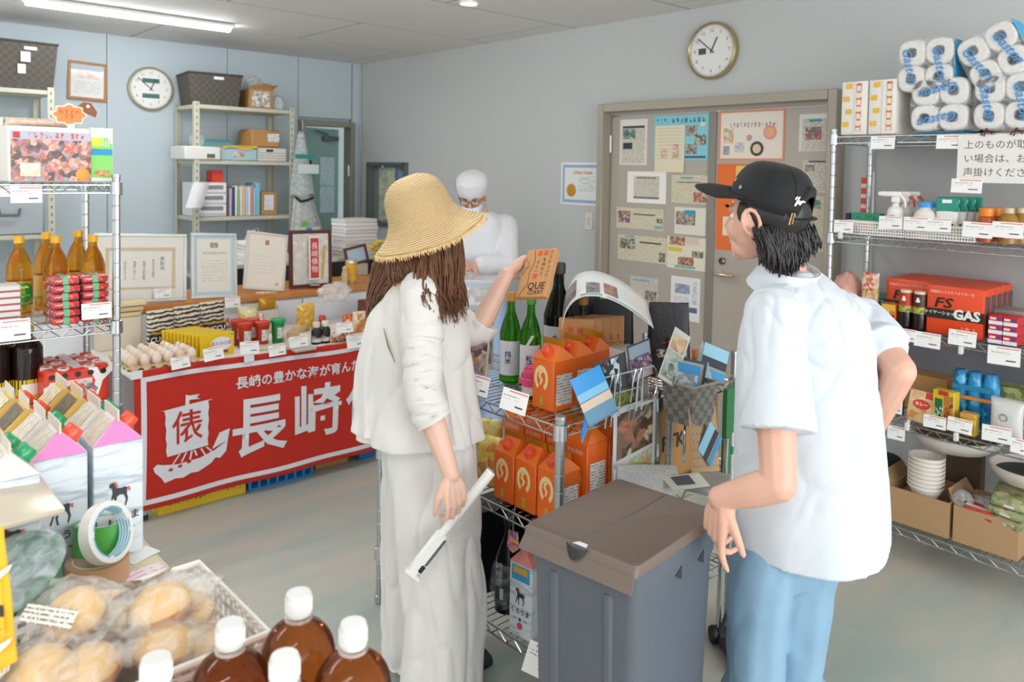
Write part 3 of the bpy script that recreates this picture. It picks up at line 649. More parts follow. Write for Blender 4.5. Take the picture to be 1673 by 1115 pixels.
zx = sdir; yx = (-HF-zx*(-HF).dot(zx)).normalized(); st.rotation_euler = Matrix((yx.cross(zx), yx, zx)).transposed().to_euler()
Ls = (sa-sb).length; SW = M('#eceae6', .35)
part('telescopic_tube', MB().lathe([(.011, .13), (.0125, .131), (.0125, .20), (.0145, .205), (.0145, Ls-.004), (.011, Ls)], 20), SW, st)
g = part('clamp_body', MB().box((0, 0, .07), (.036, .022, .145), .006), SW, st)
part('clamp_pad', MB().box((-.012, -.002, .085), (.018, .024, .09), .004), M('#5c6268', .6), g)
part('clamp_jaw', MB().box((-.006, 0, .0), (.05, .026, .012), .003), SW, st)
part('lens_button', MB().box((-.014, .0125, .03), (.012, .004, .022), .003), M('#23262a', .3), g)
# ---------------------------------------------------------------- man with the black cap
MD = 2.0
m0 = dep(2.02, 1290, 900); mroot = Vector((m0.x, m0.y, 0)); mf = dirw(40); mlft = UP.cross(mf)
hcM = dep(2.02, 1251, 356); mhf = dirw(43, -.02); HRM = frame3(mhf)
tl = dep(2.02, 1310, 492)
sLm = dep(1.90, 1262, 515); sRm = dep(2.16, 1408, 530)
eLm = dep(1.765, 1272, 792); wLm = dep(1.84, 1176, 814)
eRm = dep(1.99, 1470, 606); wRm = dep(2.17, 1402, 742)
hpL = dep(1.99, 1252, 890); hpR = dep(2.055, 1318, 890)
_a = dep(1.98, 1233, 1115); _c = dep(2.07, 1293, 1115); akL = Vector((_a.x, _a.y, .08)); akR = Vector((_c.x, _c.y, .08))
knL = (hpL+akL)/2; knR = (hpR+akR)/2
b = MB(); Pm = head(b, hcM, HRM, 1.03)
nm = dep(2.03, 1300, 478)
caps(b, [hcM-mhf*.025-UP*.05, dep(2.03, 1290, 462), nm-UP*.10], [.050, .052, .085])
hipc = (hpL+hpR)/2
for q in (0, .25, .5, .7): ell(b, nm.lerp(hipc, q)-UP*.08*(1-q), (.145, .092, .12), Matrix((mlft, mf, UP)).transposed())
caps(b, [nm-UP*.04, sLm, sLm.lerp(eLm, .5), eLm, eLm.lerp(wLm, .4), wLm], [.07, .056, .047, .040, .039, .028])
caps(b, [nm-UP*.04, sRm, sRm.lerp(eRm, .5), eRm, eRm.lerp(wRm, .4), wRm], [.07, .056, .047, .040, .037, .027])
for h_, k_, a_ in ((hpL, knL, akL), (hpR, knR, akR)):
    caps(b, [h_, k_, k_.lerp(a_, .4), a_], [.072, .052, .048, .036]); caps(b, [a_-UP*.03-mf*.03, a_-UP*.045+mf*.14], [.034, .026])
fM = (dep(1.84, 1166, 880)-wLm).normalized()
tM = hand(b, wLm, fM, (HR*.9+HF*.35), 1, .98, [(6, 18, 12), (34, 48, 30), (40, 55, 34), (44, 60, 36)], (18, 20, 15), 3, 32)
tM2 = hand(b, wRm, (-mf*.5-UP*.8-mlft*-.2), mlft, 1, .98, [(30, 40, 25)]*4)
mo = thing('person', 'person in white shirt, black cap and pale jeans seen from behind', 'person', mroot)
me = fuse(b, .0036, 3); bodyM = link('body', me, mo, -mroot); me.materials.append(SKIN2)
face(Pm, HRM, bodyM, '#1b1716', '#b37a6c', 1.03); nails(tM, bodyM, .95, '#e9b9a6')
def mp(name, mb, mats, **k): return part(name, mb, mats, mo, -mroot, **k)
# jeans
jn = MB()
def fold_j(th, s): return .02*math.sin(5*th+1)+.016*math.sin(9*th+4*s)
ax_m = -mlft
def rowm(px0, px1, y, d, bdep): return rowpx(px0, px1, y, d, bdep)
rL = [rowm(1224, 1300, 830, 1.99, .085), rowm(1204, 1305, 890, 1.99, .105), rowm(1192, 1290, 960, 1.98, .105), rowm(1189, 1280, 1050, 1.98, .10), rowm(1188, 1278, 1115, 1.98, .095)]
g = rL[-1]; rL += [(g[0]-.005, g[1]+.01, .30, .075, .085), (akL.x, akL.y, .05, .085, .10)]
rR = [rowm(1280, 1375, 820, 2.05, .09), rowm(1255, 1376, 890, 2.05, .11), rowm(1248, 1357, 960, 2.06, .11), rowm(1250, 1345, 1050, 2.07, .10), rowm(1250, 1336, 1115, 2.07, .095)]
g = rR[-1]; rR += [(g[0]+.005, g[1]-.01, .30, .075, .085), (akR.x, akR.y, .05, .085, .10)]
ell(jn, hipc-UP*.03, (.128, .10, .10), Matrix((mlft, mf, UP)).transposed()); garment(jn, rL, 6, 40, fold_j); garment(jn, rR, 6, 40, fold_j)
def wr_j(co, n): q = Vector((co.x*1.4, co.y*1.4, co.z*.9)); return .006*nz(q, 8, 2)-.003*rdg(q, 4, 5)+.002*nz(co, 22, 4)
DENIM = M('#86a8c0', .85, var=.16, scale=9, bump=.3, bscale=600)
o = link('jeans', fuse(jn, .007, 3, .5, wr_j), mo, -mroot); o.data.materials.append(DENIM)
# white short-sleeved shirt
sh = MB()
def fold_s(th, s): return (.018*math.sin(4*th+.6)+.012*math.sin(9*th+1+2*s))*s
rows = [rowpx(1250, 1336, 440, 2.03, .072), rowpx(1240, 1360, 460, 2.03, .105), rowpx(1226, 1398, 496, 2.03, .145), rowpx(1214, 1420, 545, 2.03, .155), rowpx(1206, 1424, 610, 2.03, .155), rowpx(1202, 1434, 680, 2.02, .155), rowpx(1200, 1444, 760, 2.01, .16), rowpx(1200, 1448, 830, 2.00, .165), rowpx(1203, 1448, 875, 2.00, .165)]
def hem_m(th):
    # ax is screen right; th=-pi/2 faces the camera. shirt tail curves lower at the back, notch at the left side seam
    dn = -.035*max(0, -math.sin(th+.15)); d = (th-(PI+.93)+PI) % (2*PI)-PI
    return dn
garment(sh, rows, 8, 90, fold_s, hem=hem_m)
caps(sh, [sLm+UP*.006, sLm.lerp(eLm, .42)], [.070, .080]); caps(sh, [sRm+UP*.006, sRm.lerp(eRm, .45)], [.070, .078])
def sleeve(mb, s, e, k0, k1, r0, r1):
    a, c = s.lerp(e, k0), s.lerp(e, k1); t = (c-a).normalized(); mb.tube([a.lerp(c, q/8) for q in range(9)], [r0+(r1-r0)*q/8 for q in range(9)], 28)
sleeve(sh, sLm, eLm, .1, .70, .074, .086); sleeve(sh, sRm, eRm, .1, .60, .070, .080)
caps(sh, [nm-UP*.02, sLm+UP*.008], [.075, .062]); caps(sh, [nm-UP*.02, sRm+UP*.008], [.075, .062])
def wr_s(co, n):
    q = co-tl
    k_ = max(.12, min(1, (co.z-.80)/.10)); u = q.dot(HR); a_ = Vector((u*1.5+q.z*.75, q.dot(HF), q.z*.5-u*.25)); pl = math.exp(-((u-.085-.02*q.z)/.006)**2)*(1 if n.dot(HF) < -.3 else 0)
    return k_*(.008*nz(a_, 5, 2)-.0075*rdg(a_, 4.2, 8, 8)-.004*rdg(Vector((u*1.2-q.z*.5, q.dot(HF), q.z*.6)), 9, 3)+.0015*nz(co, 34, 3)-.005*pl)
SHIRT = M('#cdd3d9', .8, bump=.2, bscale=500, sheen=.15)
o = link('shirt', fuse(sh, .0055, 2, .5, wr_s), mo, -mroot); o.data.materials.append(SHIRT)
# stand collar, fold-down
cc = dep(2.01, 1286, 452); cu = (UP*.93+HR*.20-HF*.28).normalized(); cxx = (HR-cu*HR.dot(cu)).normalized(); cyy = cu.cross(cxx)
m = MB(); rings = []
for z, ra, rb in ((-.034, .090, .096), (-.012, .084, .088), (.010, .078, .080), (.026, .072, .074), (.024, .068, .070), (.0, .068, .072)):
    rings.append([cc+cxx*ra*math.cos(t)+cyy*rb*math.sin(t)+cu*(z+.010*math.cos(t+.4)) for t in [2*PI*j/40 for j in range(40)]])
m.loft(rings, False, False); mp('collar', m, SHIRT, smooth=70)
mp('yoke_seam', MB().tube([dep(1.845, 1262, 560), dep(1.83, 1252, 620), dep(1.835, 1243, 700)], .0015, 5), M('#d9dee4', .8))
for a_ in (akL, akR):
    m = MB(); q = a_-UP*.045
    garment(m, [(*(q+mf*.02+UP*.05), .06, .045), (*(q+mf*.045+UP*.02), .125, .05), (*(q+mf*.05-UP*.012), .145, .052), (*(q+mf*.05-UP*.034), .148, .052)], 4, 28, ax=mf)
    mp('shoe', m, M('#e4e4e2', .5))
# black short hair
m = hm_ = MB(); random.seed(21); ell(m, hcM+UP*.014-mhf*.02, (.083, .094, .082), HRM, 24, 14)
for i in range(520):
    u = rnd(0, 1); q_ = 2.02-.088*math.sqrt(max(0, 1-((1228+u*102-1258)/80)**2)); a = dep(q_+rnd(-.004, .02), 1230+u*100+rnd(-4, 4), 380+rnd(-10, 12)-u*6); e = dep(q_+.012+rnd(-.008, .02), 1242+u*86+rnd(-8, 16), 422+rnd(-12, 10)+24*math.sin(PI*min(1, u*1.15))-26*max(0, u-.45)); c = a.lerp(e, .55)-HF*.016+HR*rnd(-.004, .01); lock(a, c, e, rnd(.0014, .0034), .004)
for i in range(40):
    u = rnd(0, 1); p_ = HRM @ Vector((-.072, .030-.03*u, .04)); e = hcM+HRM @ Vector((-.076, .022-.025*u, .005-rnd(0, .025)*(1-u)))*1.03; lock(hcM+p_, (hcM+p_).lerp(e, .5)-HRM.col[0]*.006, e, .0024, .001)
mp('hair', m, M('#1c1817', .35, var=.4, scale=90), smooth=80)
# cap
CAP = M('#101113', .75, var=.12, scale=25, bump=.25, bscale=420, sheen=.05)
cb = hcM+UP*.042-mhf*.012; cup = (UP*.94-mhf*.22+HRM.col[0]*-.02).normalized(); cf = (mhf-cup*mhf.dot(cup)).normalized(); cr = cf.cross(cup)
CM = Matrix((cr, cf, cup)).transposed().to_4x4(); CM.translation = cb
def capP(x, y, z): return CM @ Vector((x, y, z))
m = MB(); rings = []; n = 72
for i in range(13):
    a = PI/2*i/12; rz = .098*math.sin(a)+(-.0 if i else 0); k = math.cos(a)**.62
    ring = []
    for j in range(n):
        t = 2*PI*j/n; f = 1+.006*math.cos(5*t)*math.sin(2*a)
        back = max(0, -math.sin(t)); z = rz
        # arch cut-out over the strap at the back
        if i < 5:
            d = abs(t-3*PI/2)
            if d < .42: z = max(z, .058*math.sqrt(max(0, 1-(d/.42)**2))+z*.15)
        if i == 0: z -= .03*(.5-.5*math.sin(t))*.6
        ring.append(capP(.088*k*f*math.cos(t), .106*k*f*math.sin(t), max(z, -.03)))
    rings.append(ring)
m.loft(rings, False, True)
cap = mp('cap', m, CAP, smooth=75); md = cap.modifiers.new('s', 'SOLIDIFY'); md.thickness = .003
def cpart(name, mb, mats, **k):
    o = part(name, mb, mats, cap, **k); return o
m = MB(); vs = []
for v_ in range(9):
    row = []
    for u in range(25):
        t = PI*(.05+.9*u/24); q = v_/8; x0, y0 = .088*math.cos(t), .106*math.sin(t)*1.0; x1, y1 = .096*math.copysign(abs(math.cos(t))**.62, math.cos(t)), .06+.14*math.sin(t)**.75
        row.append(capP(x0*(1-q)+x1*q, y0*(1-q)+y1*q, .004-.012*q-.006*(math.cos(t)**2)*q))
    vs.append(row)
m.loft(vs, False, False, closed=False); o = cpart('visor', m, M('#1c1a19', .8, var=.08, scale=20), smooth=70); md = o.modifiers.new('s', 'SOLIDIFY'); md.thickness = .004
# strap with a metal buckle across the opening, eyelets and the white stitched mark
sp = [capP(.0905*math.sin(a), -.1085*math.cos(a), -.016) for a in [rad(d) for d in range(-30, 31, 6)]]
cpart('strap', MB().tube(sp, .013, 8, flat=.14, up=cup), M('#1f2123', .6))
cpart('buckle', MB().tube([capP(-.055+x, -.095+abs(x)*.3, -.016+z) for x, z in ((-.006, -.014), (.008, -.014), (.008, .014), (-.006, .014))], .0022, 6, closed=True), M('#c9a878', .25, .9))
def capS(t, a, off=.0015):
    k = math.cos(a)**.62; return capP((.088+off)*k*math.cos(t), (.106+off)*k*math.sin(t), .098*math.sin(a))
for t_, a_ in ((2.30, .40), (2.68, .28)):
    c = capS(t_, a_); nrm = (c-cb).normalized(); u_ = nrm.orthogonal().normalized(); v_ = nrm.cross(u_)
    cpart('eyelet', MB().tube([c+(u_*math.cos(q)+v_*math.sin(q))*.0042 for q in [2*PI*k/10 for k in range(10)]], .0013, 5, closed=True), M('#cfd2d2', .25, .9))
def mark(pts): return [capS(4.22+x, .21+z, .003) for x, z in pts]
m = MB()
for s in ([(-.10, .10), (-.06, .17), (.02, .19), (-.03, .10), (-.08, -.02), (-.09, -.06)], [(-.06, -.02), (.0, .10), (.0, .02), (.03, -.02), (.06, .08), (.05, .0), (.10, .06)], [(.0, .05), (.14, .08), (.19, .06)]): m.tube(mark(s), .0022, 6)
cpart('stitched_mark', m, M('#eef0f2', .6))
for t_ in (3.35, 4.15, 5.2): cpart('seam', MB().tube([capS(t_, a, .0008) for a in [rad(d) for d in range(8, 88, 8)]], .0012, 5), M('#111214', .7))
# ---------------------------------------------------------------- staff member in white behind
SD = 5.0
g0 = dep(SD, 800, 500); sroot = Vector((g0.x, g0.y, 0)); sfw = dirw(150); slf = UP.cross(sfw)
hcS = dep(SD-.02, 772, 320); HRS = frame3(dirw(172, -.55))
b = MB(); Ps = head(b, hcS, HRS, 1.0)
ns = dep(SD+.02, 785, 352); sS1 = dep(SD-.05, 748, 372); sS2 = dep(SD+.02, 824, 372); eS1 = dep(SD-.1, 742, 425); eS2 = dep(SD-.14, 828, 430)
wS1 = dep(SD-.27, 754, 430); wS2 = dep(SD-.25, 776, 434)
caps(b, [hcS-UP*.05-HRS.col[1]*.03, ns, ns-UP*.15], [.055, .058, .1])
for q in (.12, .3, .45, .6): ell(b, Vector((ns.x, ns.y, ns.z-q)), (.15, .10, .12), Matrix((slf, sfw, UP)).transposed())
for s, e, w_ in ((sS1, eS1, wS1), (sS2, eS2, wS2)): caps(b, [s, e, w_], [.06, .046, .03])
hand(b, wS2, (dep(SD-.33, 757, 438)-wS2), -UP+HF*.3, 1, .95); hand(b, wS1, (dep(SD-.37, 758, 436)-wS1), -UP, -1, .95)
for s in (-1, 1):
    h_ = Vector((ns.x, ns.y, .85))+slf*.09*s; a_ = Vector((ns.x, ns.y, .08))+slf*.10*s; caps(b, [h_, (h_+a_)/2+sfw*.02, a_], [.09, .06, .04]); caps(b, [a_-UP*.04-sfw*.03, a_-UP*.045+sfw*.13], [.034, .028])
so = thing('person', 'person in white coat, white cap and mask working behind the counter end', 'person', sroot)
me = fuse(b, .007, 3); bs = link('body', me, so, -sroot); me.materials.append(SKIN2); face(Ps, HRS, bs, '#2a2320')
def sp_(name, mb, mats, **k): return part(name, mb, mats, so, -sroot, **k)
COAT = M('#dcdce0', .8, bump=.2, bscale=200, sheen=.2)
c_ = MB(); garment(c_, [rowpx(766, 806, 346, SD, .10), rowpx(744, 826, 362, SD, .15), rowpx(740, 830, 400, SD, .16), rowpx(746, 832, 440, SD, .17), rowpx(760, 834, 462, SD, .17)], 6, 40, lambda th, s: .03*math.sin(5*th+s))
caps(c_, [sS1, eS1, eS1.lerp(wS1, .5)], [.08, .068, .055]); caps(c_, [sS2, eS2, eS2.lerp(wS2, .8)], [.085, .075, .055]); caps(c_, [ns-UP*.05, sS1], [.09, .07]); caps(c_, [ns-UP*.05, sS2], [.09, .07])
o = link('coat', fuse(c_, .009, 3, .5, lambda co, n: .008*nz(co, 8, 3)+.004*nz(co, 20, 3)), so, -sroot); o.data.materials.append(COAT)
t_ = MB()
for s in (-1, 1): garment(t_, [(*(Vector((ns.x, ns.y, .95))+slf*.075*s), .11, .12), (*(Vector((ns.x, ns.y, .5))+slf*.09*s), .09, .10), (*(Vector((ns.x, ns.y, .06))+slf*.10*s), .085, .09)], 6, 24)
o = link('trousers', fuse(t_, .012, 2), so, -sroot); o.data.materials.append(M('#a9c2e6', .8))
for s in (-1, 1): sp_('shoe', garment(MB(), [(*(Vector((ns.x, ns.y, .075))+slf*.10*s+sfw*.03), .09, .045), (*(Vector((ns.x, ns.y, .03))+slf*.10*s+sfw*.05), .14, .05), (*(Vector((ns.x, ns.y, .003))+slf*.10*s+sfw*.05), .142, .05)], 3, 20, ax=sfw), WHITE)
hm = HRS.to_4x4(); hm.translation = hcS+UP*.0
m = MB(); m.loft([[hm @ Vector((r*math.cos(t)*.98, r*math.sin(t)*1.12-.012, z)) for t in [2*PI*j/28 for j in range(28)]] for r, z in ((.088, .015), (.096, .03), (.104, .075), (.098, .115), (.07, .14), (.001, .148))], False, False)
cp = sp_('cap', m, COAT); part('cap_mesh_panel', MB().loft([[hm @ Vector((r*math.cos(t)*.99, r*math.sin(t)*1.13-.012, z)) for t in [-.9+.3*j for j in range(5)]] for r, z in ((.097, .03), (.105, .075), (.1, .11))], False, False, closed=False), M('#c9cac8', .9), cp)
m = MB(); m.loft([[hm @ Vector((x*1.03, y, z)) for x, y, z in ((-.07, .03, zz), (-.05, .085*k, zz), (-.02, .112*k, zz), (.02, .112*k, zz), (.05, .085*k, zz), (.07, .03, zz))] for zz, k in ((-.025, 1), (-.06, 1.03), (-.1, .95))], False, False, closed=False)
o = sp_('mask', m, M('#dfe3ea', .8)); md = o.modifiers.new('s', 'SOLIDIFY'); md.thickness = .002
m = MB()
for s in (-1, 1): m.tube([hm @ Vector((s*.033+.026*math.cos(q), .101, .006+.019*math.sin(q))) for q in [2*PI*k/12 for k in range(12)]], .002, 5, closed=True).tube([hm @ Vector((s*.058, .099, .012)), hm @ Vector((s*.08, .0, .008))], .002, 5)
m.tube([hm @ Vector((-.008, .103, .01)), hm @ Vector((.008, .103, .01))], .002, 5); sp_('glasses', m, M('#3a3432', .3))
# ================================================================== shared makers
CARDM = [M('#f1efec', .55), M('#d8574e', .6), stripes('#f1efec', '#8d8f95', 2, .0095, .35, .55, 160), M('#4a4c52', .6)]
def _card(w, h):
    m = MB().box((0, 0, 0), (w, .0015, h)).mat(1).box((w*.12, -.0011, h*.40), (w*.70, .0008, .0028)).mat(2).box((-w*.12, -.0011, h*.16), (w*.62, .0008, h*.24)).mat(3).box((w*.22, -.0011, -h*.24), (w*.30, .0008, h*.07))
    return m.mesh('price_card', CARDM, 0)
CARDS = {}
def card(loc, rz, where, w=.085, h=.055, tilt=-12, roll=0):
    k = (w, h)
    if k not in CARDS: CARDS[k] = _card(w, h)
    o = link('price_card', CARDS[k], None, loc, (rad(tilt), rad(roll), rz))
    return tag(o, 'white price card with a red line '+where, 'price card', 'price cards')
def carton(name, label, loc, rz, w, h, g, body, roof, capc=None, group=None, ridge=None, dp=None, cap_at=0, rot=None):
    """gable-top drink carton: ridge runs along local Y, the folded triangles face -Y and +Y, cap on the +X slope"""
    t = thing(name, label, 'carton', loc, rz, group, rot); dp = dp or w; x, y = w/2, dp/2
    part('carton_body', MB().box((0, 0, h/2), (w, dp, h), .0025), body, t)
    m = MB(); m.add([(-x, -y, h), (x, -y, h), (x, y, h), (-x, y, h), (0, -y*.62, h+g), (0, y*.62, h+g), (0, -y, h), (0, y, h)],
                    [(0, 4, 5, 3), (1, 2, 5, 4), (0, 6, 4), (6, 1, 4), (2, 7, 5), (7, 3, 5)])
    part('gable_roof', m, roof, t, smooth=0)
    part('ridge_fin', MB().prism([(-y*.98, h+g-.004), (y*.98, h+g-.004), (y*.98, h+g+.017), (-y*.98, h+g+.017)], -.0016, .0016, tf=Matrix.Rotation(PI/2, 4, 'Z')), ridge or roof, t, smooth=0)
    if capc:
        a = math.atan2(g, x); R4 = Matrix.Translation((x*.52, cap_at, h+g*.48)) @ Matrix.Rotation(PI/2-a, 4, 'Y')
        R4 = Matrix.Translation((x*.52, cap_at, h+g*.48)) @ Matrix.Rotation(a, 4, 'Y')
        part('screw_cap', MB().lathe([(.0185, -.002), (.0185, .003), (.0165, .004), (.016, .018), (.0135, .0215), (0, .022)], 18, tf=R4), capc, t)
    return t
def bottle(name, label, loc, prof, mat, capp, capm, labels=(), group=None, cat='bottle', n=24, sq=1):
    """prof (r,z) glass or PET body; capp cap profile; labels: (z0, z1, r, material, angle span)"""
    t = thing(name, label, cat, loc, 0, group); part('bottle_body', MB().lathe(catmull(prof, 3), n, sq=sq), mat, t)
    if capp: part('bottle_cap', MB().lathe(capp, 18), capm, t)
    for z0, z1, r, mm, sp in labels:
        if sp >= 360: m = MB().loft([[(r*math.cos(2*PI*k/n), r*math.sin(2*PI*k/n), z) for k in range(n)] for z in (z0, z1)], False, False)
        else: m = MB().loft([[(r*math.cos(a), r*math.sin(a), z) for a in [rad(-90-sp/2+sp*k/12) for k in range(13)]] for z in (z0, z1)], False, False, closed=False)
        part('label', m, mm, t)
    return t
def pouch(name, label, loc, rz, w, h, d, mats, group=None, cat='pouch', seal=.012, rot=None, lumps=.0, seed=0):
    """pillow bag: flat sealed top and bottom, bulged middle"""
    rings = []; n = 28; k = 12
    for i in range(k+1):
        v = i/k; bul = math.sin(PI*min(1, max(0, v)))**.6; ring = []
        for j in range(n):
            t = 2*PI*j/n; cx, sy = math.cos(t), math.sin(t); e = .55
            ring.append((w/2*math.copysign(abs(cx)**e, cx)*(1-.06*bul), (d/2*bul+.0012)*math.copysign(abs(sy)**.9, sy)*(1+lumps*noise.noise(Vector((cx*2+seed, v*4, sy*2)))), h*v+(0)))
        rings.append(ring)
    m = MB().loft(rings)
    return solo(name, m, mats, label, cat, loc, rot if rot else (0, 0, rz), group, 70)
def pbox(name, label, loc, rz, d, mat, cat='box', group=None, b=.002, rot=None):
    """printed card box standing on its base; returns the Empty so that prints can be added as parts"""
    t = thing(name, label, cat, loc, rz, group, rot); part('carton', MB().box((0, 0, d[2]/2), d, b), mat, t); return t
def panel(par, name, x, z, w, h, y, mat, th=.0008): return part(name, MB().box((x, y, z), (w, th, h)), mat, par)
def frame_pic(name, label, loc, rot, w, h, fw, fmat, paper, cat='frame', inner=None, depth=.018):
    t = thing(name, label, cat, loc, 0, None, rot); m = MB()
    part('picture_frame', m.box((0, 0, h-fw/2), (w, depth, fw), .002).box((0, 0, fw/2), (w, depth, fw), .002).box((-w/2+fw/2, 0, h/2), (fw, depth, h-fw*2), .002).box((w/2-fw/2, 0, h/2), (fw, depth, h-fw*2), .002), fmat, t)
    part('backing_board', MB().box((0, .004, h/2), (w-fw, .006, h-fw)), M('#6d6459', .8), t)
    if inner:
        part('mount', MB().box((0, -.0002, h/2), (w-2*fw, .0015, h-2*fw)), inner[0], t); part('paper', MB().box((0, -.0015, h/2), (w-2*fw-inner[1], .001, h-2*fw-inner[1])), paper, t)
    else: part('paper', MB().box((0, -.0005, h/2), (w-2*fw, .0015, h-2*fw)), paper, t)
    part('glass_pane', MB().box((0, -.005, h/2), (w-2*fw, .0012, h-2*fw)), pane(.07), t)
    return t
def clock(name, label, loc, rz, r, rim, extra, tilt=0, h=12.86):
    t = thing(name, label, 'clock', loc, 0, None, (rad(tilt), 0, rz)); R4 = Matrix.Rotation(PI/2, 4, 'X')
    part('clock_rim', MB().lathe([(r*.97, 0), (r, .012), (r*.985, .034), (r*.93, .040), (r*.89, .030)], 48, tf=R4), rim, t)
    part('clock_face', MB().lathe([(0, .027), (r*.9, .027)], 40, tf=R4), M('#eeece7', .5), t)
    for k in range(1, 13):
        a = PI/2-2*PI*k/12; text(str(k), r*.17, M('#33342f', .6) if not extra else M('#6f746f', .6), t, (r*.70*math.cos(a), -.0278, r*.70*math.sin(a)), name='numeral')
    m = MB()
    for k in range(60):
        a = 2*PI*k/60; m.box((0, 0, 0), (r*.012, .0006, r*.045 if k % 5 else r*.07), tf=Matrix.Translation((r*.845*math.cos(a), -.0278, r*.845*math.sin(a))) @ Matrix.Rotation(PI/2-a, 4, 'Y'))
    o = part('minute_marks', m, M('#3b3c38', .6), t, smooth=0); o['kind'] = 'stuff'
    def hand_(nm, ang, L, w_, y): part(nm, MB().box((0, y, L*.40), (w_, .0015, L*1.2), .0005, tf=Matrix.Rotation(rad(ang), 4, 'Y')), M('#20211f', .4), t)
    mi = (h % 1)*60; hand_('hour_hand', (h % 12)*30, r*.50, r*.05, -.029); hand_('minute_hand', mi*6, r*.74, r*.035, -.0305); part('hub', MB().lathe([(r*.04, .028), (r*.04, .033), (0, .034)], 14, tf=R4), M('#20211f', .4), t)
    for z, w_, hh, c in extra: part('display', MB().box((0, -.028, z*r), (w_*r, .002, hh*r), .0005), M(c, .2), t)
    part('clock_glass', MB().lathe([(0, .036), (r*.9, .035)], 40, tf=R4), pane(.06), t)
    return t
# ================================================================== wall_right: clock, certificate, posters
clock('wall_clock', 'round wall clock with gold rim above the steel double door', (XB-.002, 2.618, 2.325), -PI/2, .163, M('#b7a77a', .3, .7), [])
t = bpy.data.objects['wall_clock']; part('display', MB().box((-.062, -.028, -.0), (.048, .002, .035)), M('#2f3531', .2), t)
t = thing('certificate', 'laminated blue edged certificate with gold seal on the wall by the door', 'certificate', (XB-.003, 3.616, 1.545), -PI/2)
panel(t, 'laminate', 0, 0, .40, .285, 0, M('#f0f2f4', .15), .003); panel(t, 'blue_border', 0, 0, .365, .255, -.0018, M('#9fb4d6', .5)); panel(t, 'paper', 0, 0, .325, .215, -.0024, M('#e9edea', .5)); R4 = Matrix.Rotation(PI/2, 4, 'X')
part('gold_seal', MB().lathe([(0, .0042), (.034, .0042), (.044, .003)], 24, tf=Matrix.Translation((-.098, 0, -.045)) @ R4), M('#d79a3c', .4, .4), t)
panel(t, 'heading', .0, .075, .18, .02, -.0029, stripes('#e9edea', '#d4913d', 2, .02, .9, .5, 120)); panel(t, 'small_print', .045, .0, .15, .10, -.0029, stripes('#e9edea', '#aeb6b4', 2, .016, .35, .5, 70))
DX = XB-.0205
def onD(x, y): return onX(DX, x, y)
NEWS = [stripes('#d8d2c2', '#a09b90', 2, .0065, .55, .7, 140), stripes('#dcd3b8', '#aca48d', 2, .007, .5, .7, 120), stripes('#e0dccd', '#a6a196', 1, .0075, .5, .7, 120)]
PH = [photo(['#3f7d8c', '#7b9a78', '#2c3d46', '#c8c7b5'], 40, 3), photo(['#a33b3b', '#c85b50', '#3a6fa0', '#3d7c46', '#d8c8b0'], 50, 4), photo(['#9c948c', '#5f5751', '#c7bba8', '#784e46'], 45, 5), photo(['#c86a3e', '#7f4a3c', '#e2c9a8', '#4c5648'], 55, 6), photo(['#77715f', '#3d4a3c', '#c9c4b0', '#8c9a80'], 48, 7)]
POS = {}
def poster(px0, py0, px1, py1, label, base, bits, name='poster', off=0, rot=0):
    """sheet stuck on the door leaf; bits = (name, u, v, w, h, material) in fractions of the sheet"""
    a, c = onD(px0, py0), onD(px1, py1); w = abs(a.y-c.y); hh = abs(a.z-c.z)
    t = thing(name, label, 'poster', (DX-.002-off, (a.y+c.y)/2, (a.z+c.z)/2), 0, None, (0, rad(rot), -PI/2))
    part('sheet', MB().box((0, 0, 0), (w, .0016, hh)), base, t)
    for nm, u, v, bw, bh, mt_ in bits: part(nm, MB().box(((u-.5)*w, -.0012-.0002*len(t.children), (.5-v)*hh), (bw*w, .0009, bh*hh)), mt_, t)
    return t
LAM = M('#dcdad2', .25)
poster(1014, 196, 1057, 270, 'news clipping with blue harbour photo at the top left of the door', LAM, [('newsprint', .5, .55, .82, .82, NEWS[0]), ('headline', .5, .17, .8, .05, M('#4a4944', .7)), ('photo', .34, .32, .46, .22, PH[0]), ('photo', .3, .58, .34, .14, M('#33333a', .6))])
t = poster(1070, 190, 1157, 262, 'sky blue thank-you poster with three photos pinned on the door', M('#86cbdb', .6), [('heading', .5, .12, .9, .10, stripes('#86cbdb', '#4a6470', 0, .03, .55, .6, 60)), ('photo', .70, .36, .20, .22, PH[2]), ('photo', .86, .56, .20, .22, PH[4]), ('photo', .70, .76, .20, .22, PH[2]), ('star', .9, .22, .08, .09, M('#e8dca0', .6)), ('caption', .77, .93, .38, .05, M('#4a6470', .6))])
poster(1072, 206, 1118, 282, 'cream letter with two small figures overlapping the blue poster', M('#e2d9bd', .7), [('letter_lines', .5, .4, .85, .7, stripes('#e2d9bd', '#c9bfa0', 2, .02, .2, .7)), ('drawing', .32, .6, .2, .18, photo(['#e2d9bd', '#c99a92', '#d9b7a4'], 60, 8)), ('drawing', .72, .55, .2, .3, photo(['#e2d9bd', '#b98a86', '#d9a7a0'], 60, 9))], off=.004)
t = poster(1177, 183, 1281, 262, 'orange edged sheet of crayon drawings on the right door leaf', M('#e8906a', .6), [('paper', .5, .5, .95, .93, M('#eae0d2', .7)), ('heading', .52, .29, .74, .09, stripes('#eae0d2', '#8e8d7c', 0, .022, .5, .7, 90)), ('drawing', .15, .5, .16, .3, photo(['#eae0d2', '#a5b866', '#e0b05c', '#b98ab0'], 60, 10)), ('drawing', .12, .8, .1, .18, photo(['#b9b6b0', '#8d8b88'], 70, 11)), ('drawing', .33, .74, .15, .2, photo(['#eae0d2', '#a9a6c0', '#c8c4a8'], 60, 12))])
